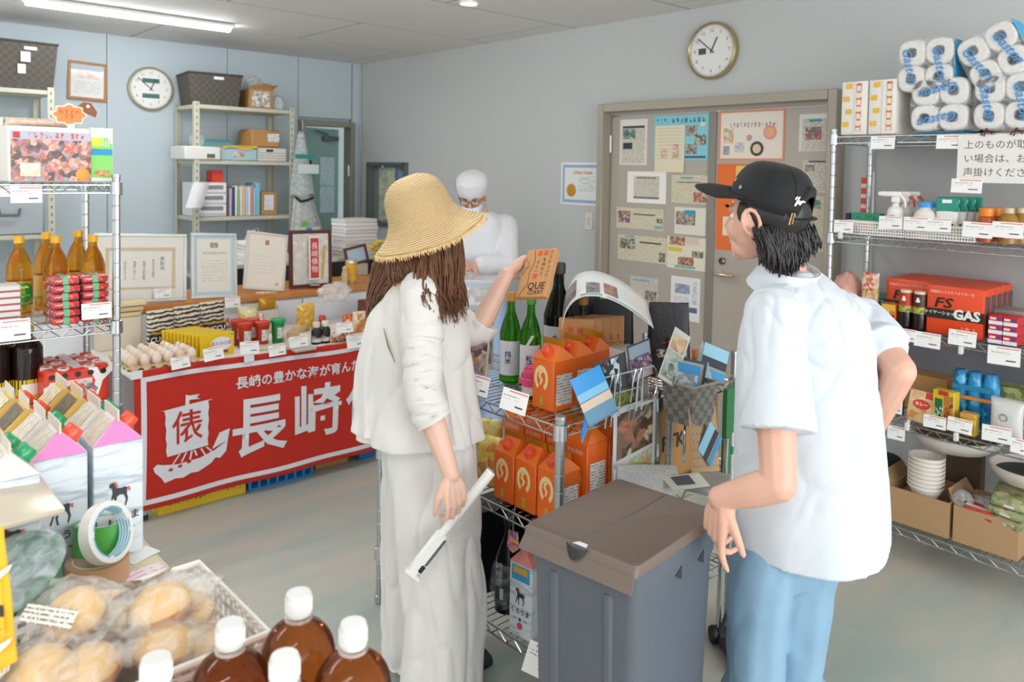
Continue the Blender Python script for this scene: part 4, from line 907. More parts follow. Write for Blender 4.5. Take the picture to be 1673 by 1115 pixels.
for u, v, r, c1, c2 in ((.60, .77, .035, '#4b4844', '#e6c3a4'), (.79, .45, .034, '#e79a96', '#e9b27e'), (.48, .55, .014, '#b08ab4', '#e79a6c')):
    a, c = onD(1177, 183), onD(1281, 262); w, hh = abs(a.y-c.y), abs(a.z-c.z); R4 = Matrix.Translation(((u-.5)*w, -.002, (.5-v)*hh)) @ Matrix.Rotation(PI/2, 4, 'X')
    o = part('crayon_face', MB().lathe([(0, .0026), (r*.72, .0026)], 20, tf=R4).mat(1).lathe([(r*.72, .0024), (r*1.15, .0024)], 20, tf=R4), [M(c2, .7), M(c1, .7)], t)
poster(1173, 268, 1260, 416, 'tall bright orange poster half hidden behind the black cap', M('#e8702c', .6), [('yellow_block', .62, .13, .55, .22, M('#efc95e', .6)), ('white_swirl', .28, .72, .3, .22, M('#ecdcc4', .6)), ('text_block', .35, .5, .2, .3, stripes('#e8702c', '#f0d8b0', 2, .03, .4, .6, 40))])
poster(1026, 280, 1088, 334, 'white mounted grey clipping in the middle of the left door leaf', M('#efece6', .6), [('newsprint', .5, .5, .66, .72, NEWS[0]), ('headline', .5, .83, .66, .06, M('#77756f', .7)), ('headline', .5, .2, .5, .04, M('#6a6863', .7))])
poster(1098, 286, 1160, 335, 'cream clipping with a small group photo beside the white mounted one', NEWS[1], [('headline', .4, .1, .3, .05, M('#5a9aa6', .7)), ('headline', .45, .25, .6, .04, M('#7a7566', .7)), ('photo', .78, .75, .38, .36, PH[3])])
poster(1008, 338, 1084, 378, 'wide cream clipping with red house photo below the white mount', NEWS[1], [('photo', .17, .45, .26, .55, PH[1]), ('headline', .6, .3, .45, .08, M('#7a7566', .7)), ('photo', .92, .55, .12, .2, PH[4]), ('advert', .9, .85, .16, .15, M('#7fb0ae', .7))])
poster(1103, 338, 1153, 386, 'clipping with a market photo and blue patch right of the red house one', NEWS[2], [('photo', .36, .4, .62, .5, PH[2]), ('blue_patch', .5, .18, .35, .16, M('#2f9ab4', .6))])
poster(1010, 382, 1090, 433, 'long clipping with green field photo and black headline', NEWS[1], [('photo', .2, .35, .32, .4, PH[4]), ('headline', .67, .25, .42, .06, M('#4a4742', .7)), ('headline', .25, .06, .2, .04, M('#5f8fb4', .7)), ('photo', .9, .75, .12, .35, PH[4])])
poster(1091, 385, 1157, 445, 'colour page with yellow tag and orange dish photo on the door', M('#e2dcc6', .6), [('photo', .25, .14, .38, .26, PH[3]), ('yellow_tag', .2, .4, .34, .13, M('#dfc23c', .6)), ('photo', .47, .75, .38, .26, PH[3]), ('photo', .75, .5, .26, .2, PH[2]), ('teal_stroke', .45, .93, .5, .07, M('#6fb5aa', .6)), ('pink_block', .62, .12, .3, .2, M('#ddc4bc', .6))])
poster(1030, 450, 1075, 495, 'small clipping partly behind the black coffee pouches', NEWS[0], [('headline', .4, .15, .6, .1, M('#8fb3c6', .7)), ('photo', .75, .75, .4, .4, PH[2])])
poster(1097, 450, 1143, 528, 'white printed sheet with a blue photo low on the left door leaf', M('#e4e3e1', .6), [('photo', .4, .28, .5, .22, photo(['#9fc0d2', '#7b8aa0', '#b8aeb4'], 40, 13)), ('text_block', .82, .35, .14, .5, stripes('#e4e3e1', '#8f90b4', 2, .012, .5, .6, 80)), ('text_block', .36, .6, .5, .3, stripes('#e4e3e1', '#b6b5b2', 2, .012, .45, .6, 80)), ('photo', .78, .74, .26, .12, M('#5c6a80', .6))])
poster(1307, 187, 1358, 247, 'framed clipping with red stage photo at the upper right of the door', LAM, [('newsprint', .52, .55, .85, .85, NEWS[0]), ('headline', .5, .18, .4, .07, M('#4c92a8', .7)), ('photo', .45, .52, .5, .34, PH[1])])
poster(1312, 262, 1350, 316, 'grey clipping beneath the red stage photo beside the cap', NEWS[0], [('photo', .3, .25, .4, .2, PH[2]), ('headline', .6, .04, .7, .06, M('#5c5b57', .7))])
poster(1330, 320, 1353, 415, 'narrow cream clipping between cap and rack post', NEWS[1], [('photo', .25, .15, .4, .15, PH[0])])
for o, (a, c_) in enumerate((((1366, 310), (1381, 325)),)):
    t = thing('hanging_leaflet', 'red and white leaflet strip hung beside the right rack post', 'leaflet', (XB-.03, 1.70, 1.52), -PI/2)
    part('leaflet', MB().box((-.02, 0, 0), (.035, .006, .20), .001), stripes('#d9483c', '#ecd9d0', 2, .05, .4), t); part('leaflet', MB().box((.022, .004, .0), (.03, .006, .26), .001), WHITE, t)
    part('hanging_cord', MB().tube([(0, 0, .22), (-.01, 0, .1)], .002, 5).tube([(0, 0, .22), (.012, 0, .1)], .002, 5), M('#5a5650', .7), t)
# ================================================================== wall_back: clock, certificate, office shelving
clock('wall_clock', 'round wall clock with two green displays near the dark basket', (2.035, YA-.002, 2.205), 0, .168, M('#b9b48f', .3, .6), [(.36, .75, .2, '#2f6b5e'), (-.33, .75, .2, '#2f6b5e')], h=12.86)
t = frame_pic('framed_certificate', 'small wooden framed certificate on the wall left of the clock', (1.592, YA-.02, 2.085), (rad(-4), rad(2), 0), .262, .28, .020, M('#a8702f', .4, var=.2, scale=30), M('#e9e6e1', .6))
panel(t, 'heading', 0, .19, .15, .06, -.0035, photo(['#e9e6e1', '#e2a58f', '#e9d8cd'], 40, 14)); panel(t, 'small_print', 0, .09, .17, .09, -.0035, stripes('#e9e6e1', '#b9b9ba', 2, .013, .35, .6, 90))
CREAM = M('#c9c6b2', .5, .1)
def steel_rack(label, loc, Wd, Dp, H, decks):
    t = thing('steel_shelf', label, 'shelf', loc)
    for x in (0, Wd):
        for y in (0, Dp):
            q = MB(); sx = 1 if x == 0 else -1; sy = 1 if y == 0 else -1
            q.box((x+sx*.019, y, H/2), (.038, .003, H)).box((x, y+sy*.019, H/2), (.003, .038, H)); o = part('angle_post', q, CREAM, t)
            if y == 0:
                h_ = MB()
                for k in range(int(H/.05)): h_.box((x+sx*.019, y-.0018, .03+k*.05), (.009, .0012, .018))
                h_ = part('slots', h_, M('#76746a', .7), o); h_['kind'] = 'stuff'
    for z in decks: part('shelf_board', MB().box((Wd/2, Dp/2, z-.015), (Wd-.012, Dp-.01, .03), .003), CREAM, t)
    return t
SX, SY = 2.205, 5.97
steel_rack('cream steel shelving with binders and boxes on the back wall', (SX, SY, 0), .80, .40, 2.10, (2.08, 1.665, 1.235, .80, .25))
steel_rack('cream steel shelving with colourful books behind the left wire rack', (.42, 5.95, 0), .86, .42, 2.12, (2.10, 1.62, 1.15, .6, .15))
BASK = checker('#4a443b', '#575045', 38)
def basket(label, loc, rz, w, d, h, tags=0):
    t = thing('woven_basket', label, 'basket', loc, rz); x, y, k = w/2, d/2, .86
    def ring(z, s, i=0): return [(-x*s+i, -y*s+i, z), (x*s-i, -y*s+i, z), (x*s-i, y*s-i, z), (-x*s+i, y*s-i, z)]
    part('basket_body', MB().loft([ring(0, k), ring(h, 1), ring(h, 1, .008), ring(.008, k, .008)], True, True), BASK, t, smooth=0)
    part('rim', MB().tube([Vector(p) for p in ring(h, 1)], .008, 6, closed=True), M('#3d382f', .7), t, smooth=0)
    part('handle_slot', MB().box((.02, -y*.99-.003, h*.87), (.075, .006, .022), .003), M('#e4e6e8', .6), t)
    for i in range(tags): part('paper_tag', MB().box((-.01-.02*i, -y*(.98-.06*i)-.01, h*(.68-.26*i)), (.055-.01*i, .002, .065-.005*i)), PAPER, t)
    return t
basket('dark woven basket on top of the back shelving beside the clock', (SX+.19, SY+.2, 2.082), rad(-6), .40, .36, .235)
basket('dark woven basket with two white tags on the far left shelving', (1.12, 6.13, 2.102), rad(2), .36, .36, .30, 2)
solo('small_card_box', MB().box((0, 0, .04), (.16, .12, .08), .002).mat(1).box((0, -.0605, .05), (.07, .001, .03)), [KR, WHITE], 'small card box left of the tagged basket', 'box', (.85, 6.05, 2.102))
# cardboard box with wrapped bulb, clear bag on the top board
t = thing('cardboard_box', 'open cardboard box of clear plastic on top of the shelving', 'box', (SX+.545, SY+.18, 2.082))
CB = M('#b98a52', .75, var=.08, scale=20)
part('carton', MB().box((0, 0, .075), (.20, .24, .15), .002), CB, t); part('flap', MB().quad((-.1, -.12, .15), (.1, -.12, .15), (.12, -.05, .205), (-.0, -.03, .215), .003), CB, t); part('flap', MB().quad((.1, -.1, .15), (.1, .1, .15), (.16, .1, .20), (.16, -.1, .20), .003), CB, t)
part('clear_front', MB().box((0, -.122, .075), (.15, .004, .12), .001), photo(['#b7aea6', '#8f857c', '#e8ecee', '#c9b39c'], 30, 15, .1), t)
def crumple(name, label, loc, r, mat, cat='bag', seed=1, amp=.35, sc=(1, 1, 1), par=None):
    m = MB(); rings = []
    for i in range(1, 14):
        a = PI*i/14-PI/2; rg = []
        for j in range(26):
            t_ = 2*PI*j/26; v = Vector((math.cos(a)*math.cos(t_), math.cos(a)*math.sin(t_), math.sin(a))); f = 1+amp*noise.noise(v*2.3+Vector((seed*5.1, 0, seed)))+amp*.4*noise.noise(v*6+Vector((seed, 3, 0)))
            rg.append((v.x*r*f*sc[0], v.y*r*f*sc[1], max(-.75*r*sc[2], v.z*r*f*sc[2])+.75*r*sc[2]))
        rings.append(rg)
    m.loft(rings)
    if par: return part(name, m, mat, par, loc)
    return solo(name, m, mat, label, cat, loc, smooth=80)
crumple('plastic_bag', 'crumpled clear plastic bag on the right end of the top board', (SX+.725, SY+.16, 2.082), .07, film('#eef2f4', .45, .2), seed=3)
crumple('plastic_bag', '', (-.01, 0, .13), .075, film('#e0ddd6', .35, .2), seed=8, par=t)
# second board
t = pbox('cardboard_box', 'brown cardboard box with a white label on the shelving', (SX+.595, SY+.2, 1.667+.11), 0, (.24, .26, .14), CB, b=.012); panel(t, 'label', .06, .08, .10, .065, -.131, stripes('#e9e8e6', '#9d9c9a', 2, .018, .4, .5, 60))
t = thing('desk_organiser', 'white slotted plastic case under the brown cardboard box', 'case', (SX+.635, SY+.19, 1.667)); part('case_body', MB().box((0, 0, .053), (.25, .28, .106), .006), M('#dcdad2', .5), t); part('handle_slot', MB().box((-.02, -.142, .085), (.06, .006, .02), .003), M('#33322f', .4), t)
for z in (.065, .045, .025): part('slot', MB().box((0, -.141, z), (.22, .004, .005)), M('#a6a49c', .6), t)
t = thing('yellow_envelope', 'folded yellow envelope lying across a white tray', 'envelope', (SX+.37, SY+.12, 1.667+.10)); part('envelope', MB().quad((-.14, -.1, 0), (.13, -.1, .012), (.13, .1, .02), (-.12, .1, .01), .012, 8, 4, lambda u, v: (0, 0, .01*math.sin(u*7+v*3))), M('#e2b94e', .7, var=.1), t)
solo('storage_tray', MB().box((0, 0, .048), (.30, .24, .095), .006).mat(1).box((.0, -.122, .05), (.10, .003, .04)), [M('#a9c7c9', .4), photo(['#d8b8ac', '#c9cfd0', '#b4655a'], 30, 16)], 'pale blue tray of stationery under the yellow envelope', 'tray', (SX+.35, SY+.15, 1.667))
solo('plastic_folder', MB().box((0, 0, .012), (.30, .22, .024), .004), M('#7fc3cf', .35), 'turquoise plastic folder leaning behind the yellow envelope', 'folder', (SX+.26, SY+.26, 1.667+.10), (rad(25), 0, 0))
solo('storage_tray', MB().box((0, 0, .05), (.27, .3, .1), .008).mat(1).box((.06, -.152, .03), (.06, .003, .03)), [M('#e4e2dc', .45), M('#5a6a48', .6)], 'white plastic tray sticking out at the left end of the shelving', 'tray', (SX+.06, SY+.14, 1.667))
crumple('plastic_bag', 'small clear bag standing on the white tray by the left post', (SX+.06, SY+.1, 1.769), .06, film('#eef2f4', .3, .2), seed=5)
# third board: drawers, books, box
t = thing('drawer_unit', 'white drawer unit of papers behind the left shelf post', 'drawers', (SX+.14, SY+.17, 1.237)); part('case_body', MB().box((0, 0, .13), (.24, .28, .26), .006), M('#dfdfe0', .45), t)
for z in (.055, .135, .215):
    dr = part('drawer', MB().box((0, -.145, z), (.22, .015, .065), .004), M('#efefee', .4), t); part('opening', MB().box((0, -.154, z+.008), (.17, .003, .03)), M('#8d8c8a', .6), dr)
pbox('red_box', 'small bright red box on top of the drawer unit', (SX+.20, SY+.12, 1.499), 0, (.085, .12, .09), M('#d83a1e', .5))
o = solo('hanging_note', MB().quad((-.06, 0, -.09), (.06, 0, -.09), (.07, 0, .1), (-.05, 0, .1), .001, 6, 6, lambda u, v: (-.05*(1-v), -.02*math.sin(3*u), 0)), M('#e6e4e4', .7), 'crumpled white paper sheet hung on the left shelf post', 'paper', (SX+.03, SY-.04, 1.40))
cols = ['#c9b7c0', '#3d4f6f', '#e6e4df', '#8fb27e', '#e4e0d8', '#e3b98d', '#a9cbe0', '#e6e2e2', '#c78f8d', '#9fc7d8', '#7fbdd0']; x = SX+.285
for i, c in enumerate(cols):
    w_ = (.018, .022, .016, .02, .018, .022, .02, .018, .022, .016, .034)[i]; hh = .215+.01*(i % 3)+(.03 if i > 9 else 0)
    names = {'#c9b7c0': 'mauve', '#3d4f6f': 'navy', '#e6e4df': 'white', '#8fb27e': 'green', '#e4e0d8': 'cream', '#e3b98d': 'orange', '#a9cbe0': 'pale blue', '#e6e2e2': 'off-white', '#c78f8d': 'pink', '#9fc7d8': 'sky blue', '#7fbdd0': 'thick turquoise'}
    t = thing('binder', '%s binder in the row beside the small card box' % names[c], 'binder', (x+w_/2, SY+.14, 1.237), 0, 'binders on the third board')
    part('cover', MB().box((0, 0, hh/2), (w_, .2, hh), .002), M(c, .6), t); part('pages', MB().box((0, .003, hh/2+.001), (w_*.7, .197, hh)), PAPER, t); x += w_+.002
t = pbox('cardboard_box', 'small upright cardboard box with a white label beside the binders', (SX+.615, SY+.13, 1.237), 0, (.135, .14, .185), CB); panel(t, 'label', .0, .10, .08, .12, -.071, photo(['#e9e8e6', '#c9d3e4', '#eeeeec', '#d8c8d8'], 40, 17))
# lower board items seen over the certificates
solo('paper_pennant', MB().quad((-.10, 0, 0), (.10, 0, .0), (.05, 0, .16), (-.02, 0, .14), .004), M('#e1dedd', .7), 'white folded paper with a dark red stripe behind the framed certificates', 'paper', (SX+.20, SY-.55, 1.02)).hide_render = False
t = bpy.data.objects['paper_pennant']; part('stripe', MB().quad((.02, -.003, .01), (.045, -.003, .01), (.045, -.003, .155), (.03, -.003, .155)), M('#8c4a42', .7), t)
random.seed(4)
for i, (xx, c, w_, hh, lab) in enumerate(((.30, '#d8d6d2', .20, .10, 'pale cloth bundle on the lower board'), (.50, '#b9b3a8', .14, .16, 'grey padded bundle on the lower board'), (.62, '#8b6a3c', .16, .18, 'brown carton at the right end of the lower board'))):
    if i < 2: crumple('cloth_bundle', lab, (SX+xx, SY+.12, .802), w_*.5, M(c, .8), 'bundle', 11+i, .25)
    else: pbox('brown_carton', lab, (SX+xx+.03, SY+.16, .802), 0, (w_, .2, hh), M(c, .8))
# hanging bags on the right shelf post
HBX = SX+.83
t = thing('hanging_bags', 'bunch of pale plastic bags hanging on the right shelf post', 'bag', (HBX, SY-.06, 1.05))
for k, (z0, z1, w0, w1, col, off) in enumerate(((.35, .86, .04, .20, '#c6d2cf', .02), (.0, .42, .10, .28, '#dcdcd8', .05))):
    m = MB(); rings = []
    for i in range(13):
        v = i/12; w_ = w0+(w1-w0)*v**.8; z = z1-(z1-z0)*v; rings.append([(off*v+w_/2*math.cos(a)*(1+.12*math.sin(5*a+k)), (.02+.05*v)*math.sin(a)-.02*k, z+.01*math.sin(4*a)) for a in [2*PI*j/24 for j in range(24)]])
    part('bag', m.loft(rings), film(col, .62, .25), t)
part('header_card', MB().box((.0, -.07, .66), (.17, .004, .035), .001), M('#2f8b84', .5), t); part('header_card', MB().box((.03, -.075, .56), (.18, .004, .075), .001), M('#d4dcda', .5), t); part('header_card', MB().box((.02, -.085, .075), (.22, .004, .04), .001), M('#dfe4e2', .5), t); part('print', MB().box((.03, -.088, .075), (.05, .003, .03)), M('#2fa8c0', .5), t); part('print', MB().box((-.01, -.083, .12), (.05, .003, .04)), M('#7ccf4a', .5), t)
part('clip', MB().tube([(-.08, -.06, .34), (-.03, -.065, .30), (.03, -.065, .31), (.08, -.06, .33)], .011, 6), M('#222425', .5), t)
part('hook', MB().tube([(0, .04, .95), (0, -.02, .95), (0, -.03, .88)], .004, 6), STEEL, t)
# left shelving: row of books and a grey case
x = .93
for i, (c, w_, nm) in enumerate((('#d8c2a8', .03, 'tan'), ('#4a4540', .016, 'black'), ('#d9cf4c', .022, 'yellow'), ('#a9cfe6', .026, 'light blue'), ('#6fa6d8', .02, 'blue'), ('#c2d88e', .022, 'lime green'), ('#bfd9e8', .024, 'pale blue'), ('#5fae3e', .026, 'leaf green'), ('#3f7a6a', .02, 'dark green'))):
    t = thing('book', '%s book in the row on the far left shelving' % nm, 'book', (x, 6.02, 1.622), 0, 'books on the far left shelving', (0, rad(3 if i == 7 else 0), 0)); hh = .26+.03*((i*7) % 3)/2
    part('cover', MB().box((w_/2, .1, hh/2), (w_, .2, hh), .002), M(c, .6), t); part('pages', MB().box((w_/2, .097, hh/2+.001), (w_*.7, .198, hh)), PAPER, t); x += w_+(.016 if i == 7 else .003)
solo('olive_cup', MB().lathe([(.026, 0), (.03, .10), (.028, .10), (.02, .01), (0, .01)], 16), M('#8f8a4a', .5), 'olive cup at the right end of the book row', 'cup', (1.205, 6.03, 1.622))
t = thing('equipment_case', 'grey plastic case with a carry handle on the far left shelving', 'case', (1.02, 6.08, 1.152)); part('case_body', MB().box((0, 0, .14), (.40, .25, .28), .01), M('#aab0b4', .45), t); part('carry_handle', MB().tube([(-.06, -.13, .17), (-.05, -.15, .13), (.05, -.15, .13), (.06, -.13, .17)], .009, 6), M('#63676a', .5), t); part('latch', MB().box((-.13, -.128, .2), (.03, .008, .035), .002), M('#5c6064', .5), t)
for k in range(4): solo('paper_stack', MB().box((0, 0, .02), (.36, .25, .04), .003), M(('#c9d3dc', '#b7c3cf', '#d4d8dc', '#aab8c4')[k], .6), ('bluish', 'slate blue', 'pale grey', 'steel blue')[k]+' stack of papers low on the far left shelving', 'papers', (1.02, 6.09, .602+.041*k), group='paper stacks on the far left shelving')
# ================================================================== on the counter
CT = .868
SILV = M('#cfd0cc', .3, .5)
t = frame_pic('framed_certificate', 'wide silver framed award with gilded border and brush lettering', (1.37, 4.48, CT+.014), (rad(-7), rad(3), 0), .48, .37, .016, SILV, M('#e7e1d6', .6))
part('gilt_border', MB().box((0, -.002, .285), (.36, .001, .018)).box((0, -.002, .075), (.36, .001, .012)).box((.17, -.002, .18), (.018, .001, .2)).box((-.17, -.002, .18), (.018, .001, .2)), M('#cdb68a', .5, var=.25, scale=60), t)
for k, (s, z) in enumerate((('表\n彰\n状', .205), ('あ\nな\nた\nは\n永\n年', .18), ('地\n域\nの\n水\n産\n業', .17), ('発\n展\nに\n尽\nく\nし', .17), ('功\n労\n多\n大\nで\nす', .17), ('よ\nっ\nて\nこ\nれ\nを', .165))): text(s, .026 if k == 0 else .017, M('#4f4a44', .7), t, (.11-.048*k, -.0022, z), name='brush_lettering')
t = frame_pic('framed_certificate', 'silver framed certificate with a pale blue mount on the counter', (1.765, 4.47, CT+.002), (rad(-9), rad(3), 0), .265, .37, .018, SILV, M('#e6e0d2', .6), inner=(M('#b5cdd8', .6), .034))
panel(t, 'crest', 0, .30, .045, .03, -.0025, photo(['#4a4b3c', '#c2bc7c', '#6c6a50'], 90, 18)); panel(t, 'heading', 0, .255, .14, .014, -.0025, stripes('#e6e0d2', '#a9a596', 0, .016, .6, .6)); panel(t, 'small_print', 0, .155, .15, .13, -.0025, stripes('#e6e0d2', '#c4bfb2', 2, .016, .3, .6, 60))
t = frame_pic('framed_certificate', 'cream certificate with a red seal in a thin pale frame', (2.06, 4.47, CT+.02), (rad(-10), rad(9), 0), .26, .345, .014, M('#dcd6cc', .35, .3), M('#ebdfd0', .6))
panel(t, 'seal', 0, .285, .026, .03, -.0025, M('#a86a44', .6)); panel(t, 'small_print', 0, .16, .15, .12, -.0025, stripes('#ebdfd0', '#dccfbf', 2, .02, .3, .6, 60)); panel(t, 'stamp', .08, .04, .018, .018, -.0025, M('#d9a486', .6))
t = frame_pic('framed_certificate', 'dark red wooden frame with a clipped red vertical sign', (2.395, 4.52, CT+.002), (rad(-4), rad(1), 0), .29, .36, .022, M('#5d2a22', .4, var=.2, scale=30), photo(['#e6ded2', '#d9c4ae', '#cfd6cf', '#e9e4da'], 25, 19))
part('yellow_ribbon', MB().prism([(.07, .05), (.085, .05), (.11, .26), (.085, .26)], -.004, -.002), M('#d8a928', .6), t)
t2 = thing('clip_sign', 'red vertical sign with white lettering clipped to the dark frame', 'sign', (2.40, 4.478, CT+.02), 0, None, (rad(-5), rad(1.5), 0)); part('sign_board', MB().box((0, 0, .17), (.075, .003, .27), .001), M('#ece6e0', .6), t2); panel(t2, 'red_field', 0, .17, .058, .25, -.002, M('#c33a34', .6)); text('長\n崎\n俵\n物', .046, M('#f0ebe6', .6), t2, (0, -.003, .17), lead=1.05); part('acrylic_stand', MB().tube([(0, .006, .30), (.0, .006, .02)], .004, 6), M('#a9dbe0', .2), t2); part('stand_foot', MB().lathe([(0, .006), (.03, .004), (.034, 0)], 20), M('#d8d6cc', .5), t2)
solo('gold_can', MB().lathe([(.0, 0), (.036, 0), (.038, .006), (.038, .148), (.035, .154), (0, .152)], 24).mat(1).lathe([(.0384, .02), (.0384, .135)], 24), [M('#c9c4b4', .3, .8), photo(['#e0a91e', '#c98a2a', '#e4b83c'], 20, 20)], 'tall golden yellow can on the counter behind the red boxes', 'can', (2.70, 4.55, CT))
solo('wood_figure', MB().lathe([(.02, 0), (.022, .07), (.014, .09), (.018, .11), (0, .125)], 14), M('#c9b08a', .6), 'small wooden figure beside the golden can', 'figurine', (2.635, 4.52, CT))
t = thing('paper_flowers', 'yellow paper flowers in a clear vase behind the straw hat', 'flowers', (2.96, 4.66, CT)); part('vase', MB().lathe([(.03, 0), (.03, .10), (.026, .10), (.026, .004), (0, .004)], 16), film('#eef2e6', .4), t)
for k in range(5):
    a = k*1.3; fl = part('stem', MB().tube([(0, 0, .02), (.03*math.cos(a), .03*math.sin(a), .16+.02*k)], .003, 5), M('#9aa83a', .6), t); part('blossom', MB().lathe([(0, -.01), (.026, .004), (.03, .016), (.012, .012), (0, .014)], 10, (.03*math.cos(a), .03*math.sin(a), .17+.02*k)), M('#e3b52c' if k % 2 else '#e6cf4a', .6), fl)
# desk with paper stacks behind the counter
t = thing('office_desk', 'pale office desk stacked with white paper behind the counter', 'desk', (2.75, 5.25, 0)); part('desk_top', MB().box((0, 0, .97), (1.5, .5, .03), .004), M('#d8d5cc', .5), t)
for x_ in (-.7, .7): part('side_panel', MB().box((x_, 0, .477), (.04, .46, .954), .003), M('#9fa4a2', .5), t)
part('modesty_panel', MB().box((0, .2, .6), (1.36, .02, .6)), M('#7d8280', .6), t)
random.seed(9)
for xx, n_, lab in ((.33, 10, 'tallest'), (-.02, 6, 'middle'), (-.42, 5, 'smallest')):
    t = thing('paper_stack', '%s white paper pile on the office desk behind the counter' % lab, 'papers', (2.75+xx, 5.15, .986))
    for k in range(n_): part('paper_ream', MB().box((rnd(-.006, .006), rnd(-.006, .006), .013+.0265*k), (.27 if n_ > 6 else .22, .21, .025), .003), M('#e9e6e3' if k % 3 else '#ddd9d6', .7), t)
t = frame_pic('framed_photo', 'tilted dark wood photo frame with a blue picture by the straw hat', (2.94, 4.86, CT+.08), (rad(-8), rad(-10), 0), .18, .13, .018, M('#6a3d2c', .4), M('#b9cfe8', .4))
t = thing('frame_prop', 'small card block propping the tilted photo frame', 'block', (2.94, 4.875, CT)); part('block', MB().box((0, 0, .04), (.16, .03, .08), .002), M('#cfc9bd', .7), t)
# ================================================================== red banner on the snack table
BN = M('#c0200a', .75, var=.08, scale=10, bump=.25, bscale=350, sheen=.1); BW = M('#dedde2', .8)
BX0, BX1, BZ0, BZ1, BY = 1.095, 2.90, .072, .703, 3.700
def bsag(x, z): return .012*math.sin(x*5.2+.5)+.007*math.sin(x*13+z*4)-.012*math.sin((z-BZ0)/.63*PI)
t = thing('banner', 'red fabric banner with white lettering hung along the snack table', 'banner', (0, BY-.016, 0)); bo = t
nu, nv = 140, 48
def bpt(x, z, o=0): return (x, bsag(x, z)-o, z+.006*math.sin(x*3.1+1)*(1 if z < .4 else -.6))
def bstrip(x0, x1, z0, z1, nx, nz_, o, mat, name):
    m = MB(); rows = [[bpt(x0+(x1-x0)*i/nx, z0+(z1-z0)*j/nz_, o) for i in range(nx+1)] for j in range(nz_+1)]
    m.loft(rows, False, False, closed=False); return part(name, m, mat, t, smooth=70)
o = bstrip(BX0, BX1, BZ0, BZ1, nu, nv, 0, BN, 'cloth'); md = o.modifiers.new('s', 'SOLIDIFY'); md.thickness = .002; md.offset = 0; o.location.y = .003
for a in ((BX0+.028, BX1-.028, BZ1-.052, BZ1-.030, 60, 1), (BX0+.028, BX1-.028, BZ0+.026, BZ0+.050, 60, 1), (BX0+.028, BX0+.052, BZ0+.05, BZ1-.052, 1, 12), (BX1-.052, BX1-.028, BZ0+.05, BZ1-.052, 1, 12)): bstrip(*a, .0015, BW, 'white_border')
def fine(me, L=.03):
    bm = bmesh.new(); bm.from_mesh(me); bmesh.ops.triangulate(bm, faces=bm.faces)
    for _ in range(4):
        es = [e for e in bm.edges if e.calc_length() > L]
        if not es: break
        bmesh.ops.subdivide_edges(bm, edges=es, cuts=1); bmesh.ops.triangulate(bm, faces=bm.faces)
    bm.to_mesh(me); bm.free(); return me
def on_cloth(me, x, z, o=.0022, sx=1, slant=0):
    for v in me.vertices: X_, Z_ = x+v.co.x*sx, z+v.co.y; v.co = Vector(bpt(X_+slant*v.co.y, Z_, o))
    return me
def btext(s, size, x, z, bold, sx=1, **k):
    me = fine(text_mesh(s, size, bold=bold, **k).copy(), .05)
    me.materials.clear(); me.materials.append(BW); link('lettering', on_cloth(me, x, z, sx=sx), t)
btext('長', .305, 1.675, .335, .006, .92); btext('崎', .30, 1.985, .345, .006, .92); btext('俵', .295, 2.28, .35, .006, .92); btext('物', .295, 2.58, .35, .006, .92)
btext('長崎の豊かな海が育んだ、こだわりの味', .062, 2.115, .572, .0012, 1.0)
# boat emblem: square sail with a red character, hull with ports, ropes, flag
def bpoly(poly, mat, o=.0022, name='boat_emblem'):
    m = MB(); m.v = [(1.175+(x-1.206)*.88, 0, .183+(z-.143)*.80) for x, z in poly]; m.f = [tuple(range(len(poly)))]; m.m = [0]
    me = fine(m.mesh(name, mat, 0))
    for v in me.vertices: v.co = Vector(bpt(v.co.x, v.co.z, o))
    return link(name, me, t)
def sc(edge, n=7, a=.005):
    (x0, z0), (x1, z1) = edge; return [(x0+(x1-x0)*i/n+(a if i % 2 else 0), z0+(z1-z0)*i/n) for i in range(n+1)]
bpoly(sc(((1.262, .545), (1.27, .292)))+sc(((1.495, .300), (1.50, .555)), 7, -.005)+[(1.52, .562), (1.245, .548)], BW, name='sail')
bpoly([(1.372, .55), (1.376, .615), (1.392, .606), (1.452, .603), (1.432, .588), (1.452, .575), (1.396, .580), (1.392, .55)], BW, name='flag')
bpoly([(1.206, .243), (1.225, .262), (1.25, .252), (1.33, .235), (1.45, .238), (1.53, .262), (1.60, .305), (1.592, .24), (1.56, .205), (1.535, .215), (1.51, .188), (1.47, .17), (1.44, .158), (1.40, .163), (1.36, .147), (1.32, .155), (1.265, .143), (1.245, .18), (1.215, .215)], BW, name='hull')
bpoly([(1.515, .27), (1.60, .305), (1.61, .375), (1.555, .36)], BW, name='stern')
for k in range(5): bpoly([(1.283+.048*k, .205+.006*k+.002*k*k), (1.303+.048*k, .206+.006*k+.002*k*k), (1.303+.048*k, .222+.006*k+.002*k*k), (1.283+.048*k, .221+.006*k+.002*k*k)], BN, .0045, 'port')
for x0, x1 in ((1.30, 1.335), (1.345, 1.37), (1.39, 1.40), (1.43, 1.415), (1.475, 1.45), (1.52, 1.48)): bpoly([(x0, .243), (x0+.010, .243), (x1+.010, .292), (x1, .292)], BW, name='rope')
me = fine(text_mesh('俵', .15, bold=.001).copy(), .02); me.materials.clear(); me.materials.append(BN); link('emblem_character', on_cloth(me, 1.330, .408, .0045), t)
for x_ in (1.105, 1.62, 2.2, 2.8): part('tape', MB().box((x_, -.012, .693), (.05, .004, .036), .001), M('#e6e6ea', .5), t)
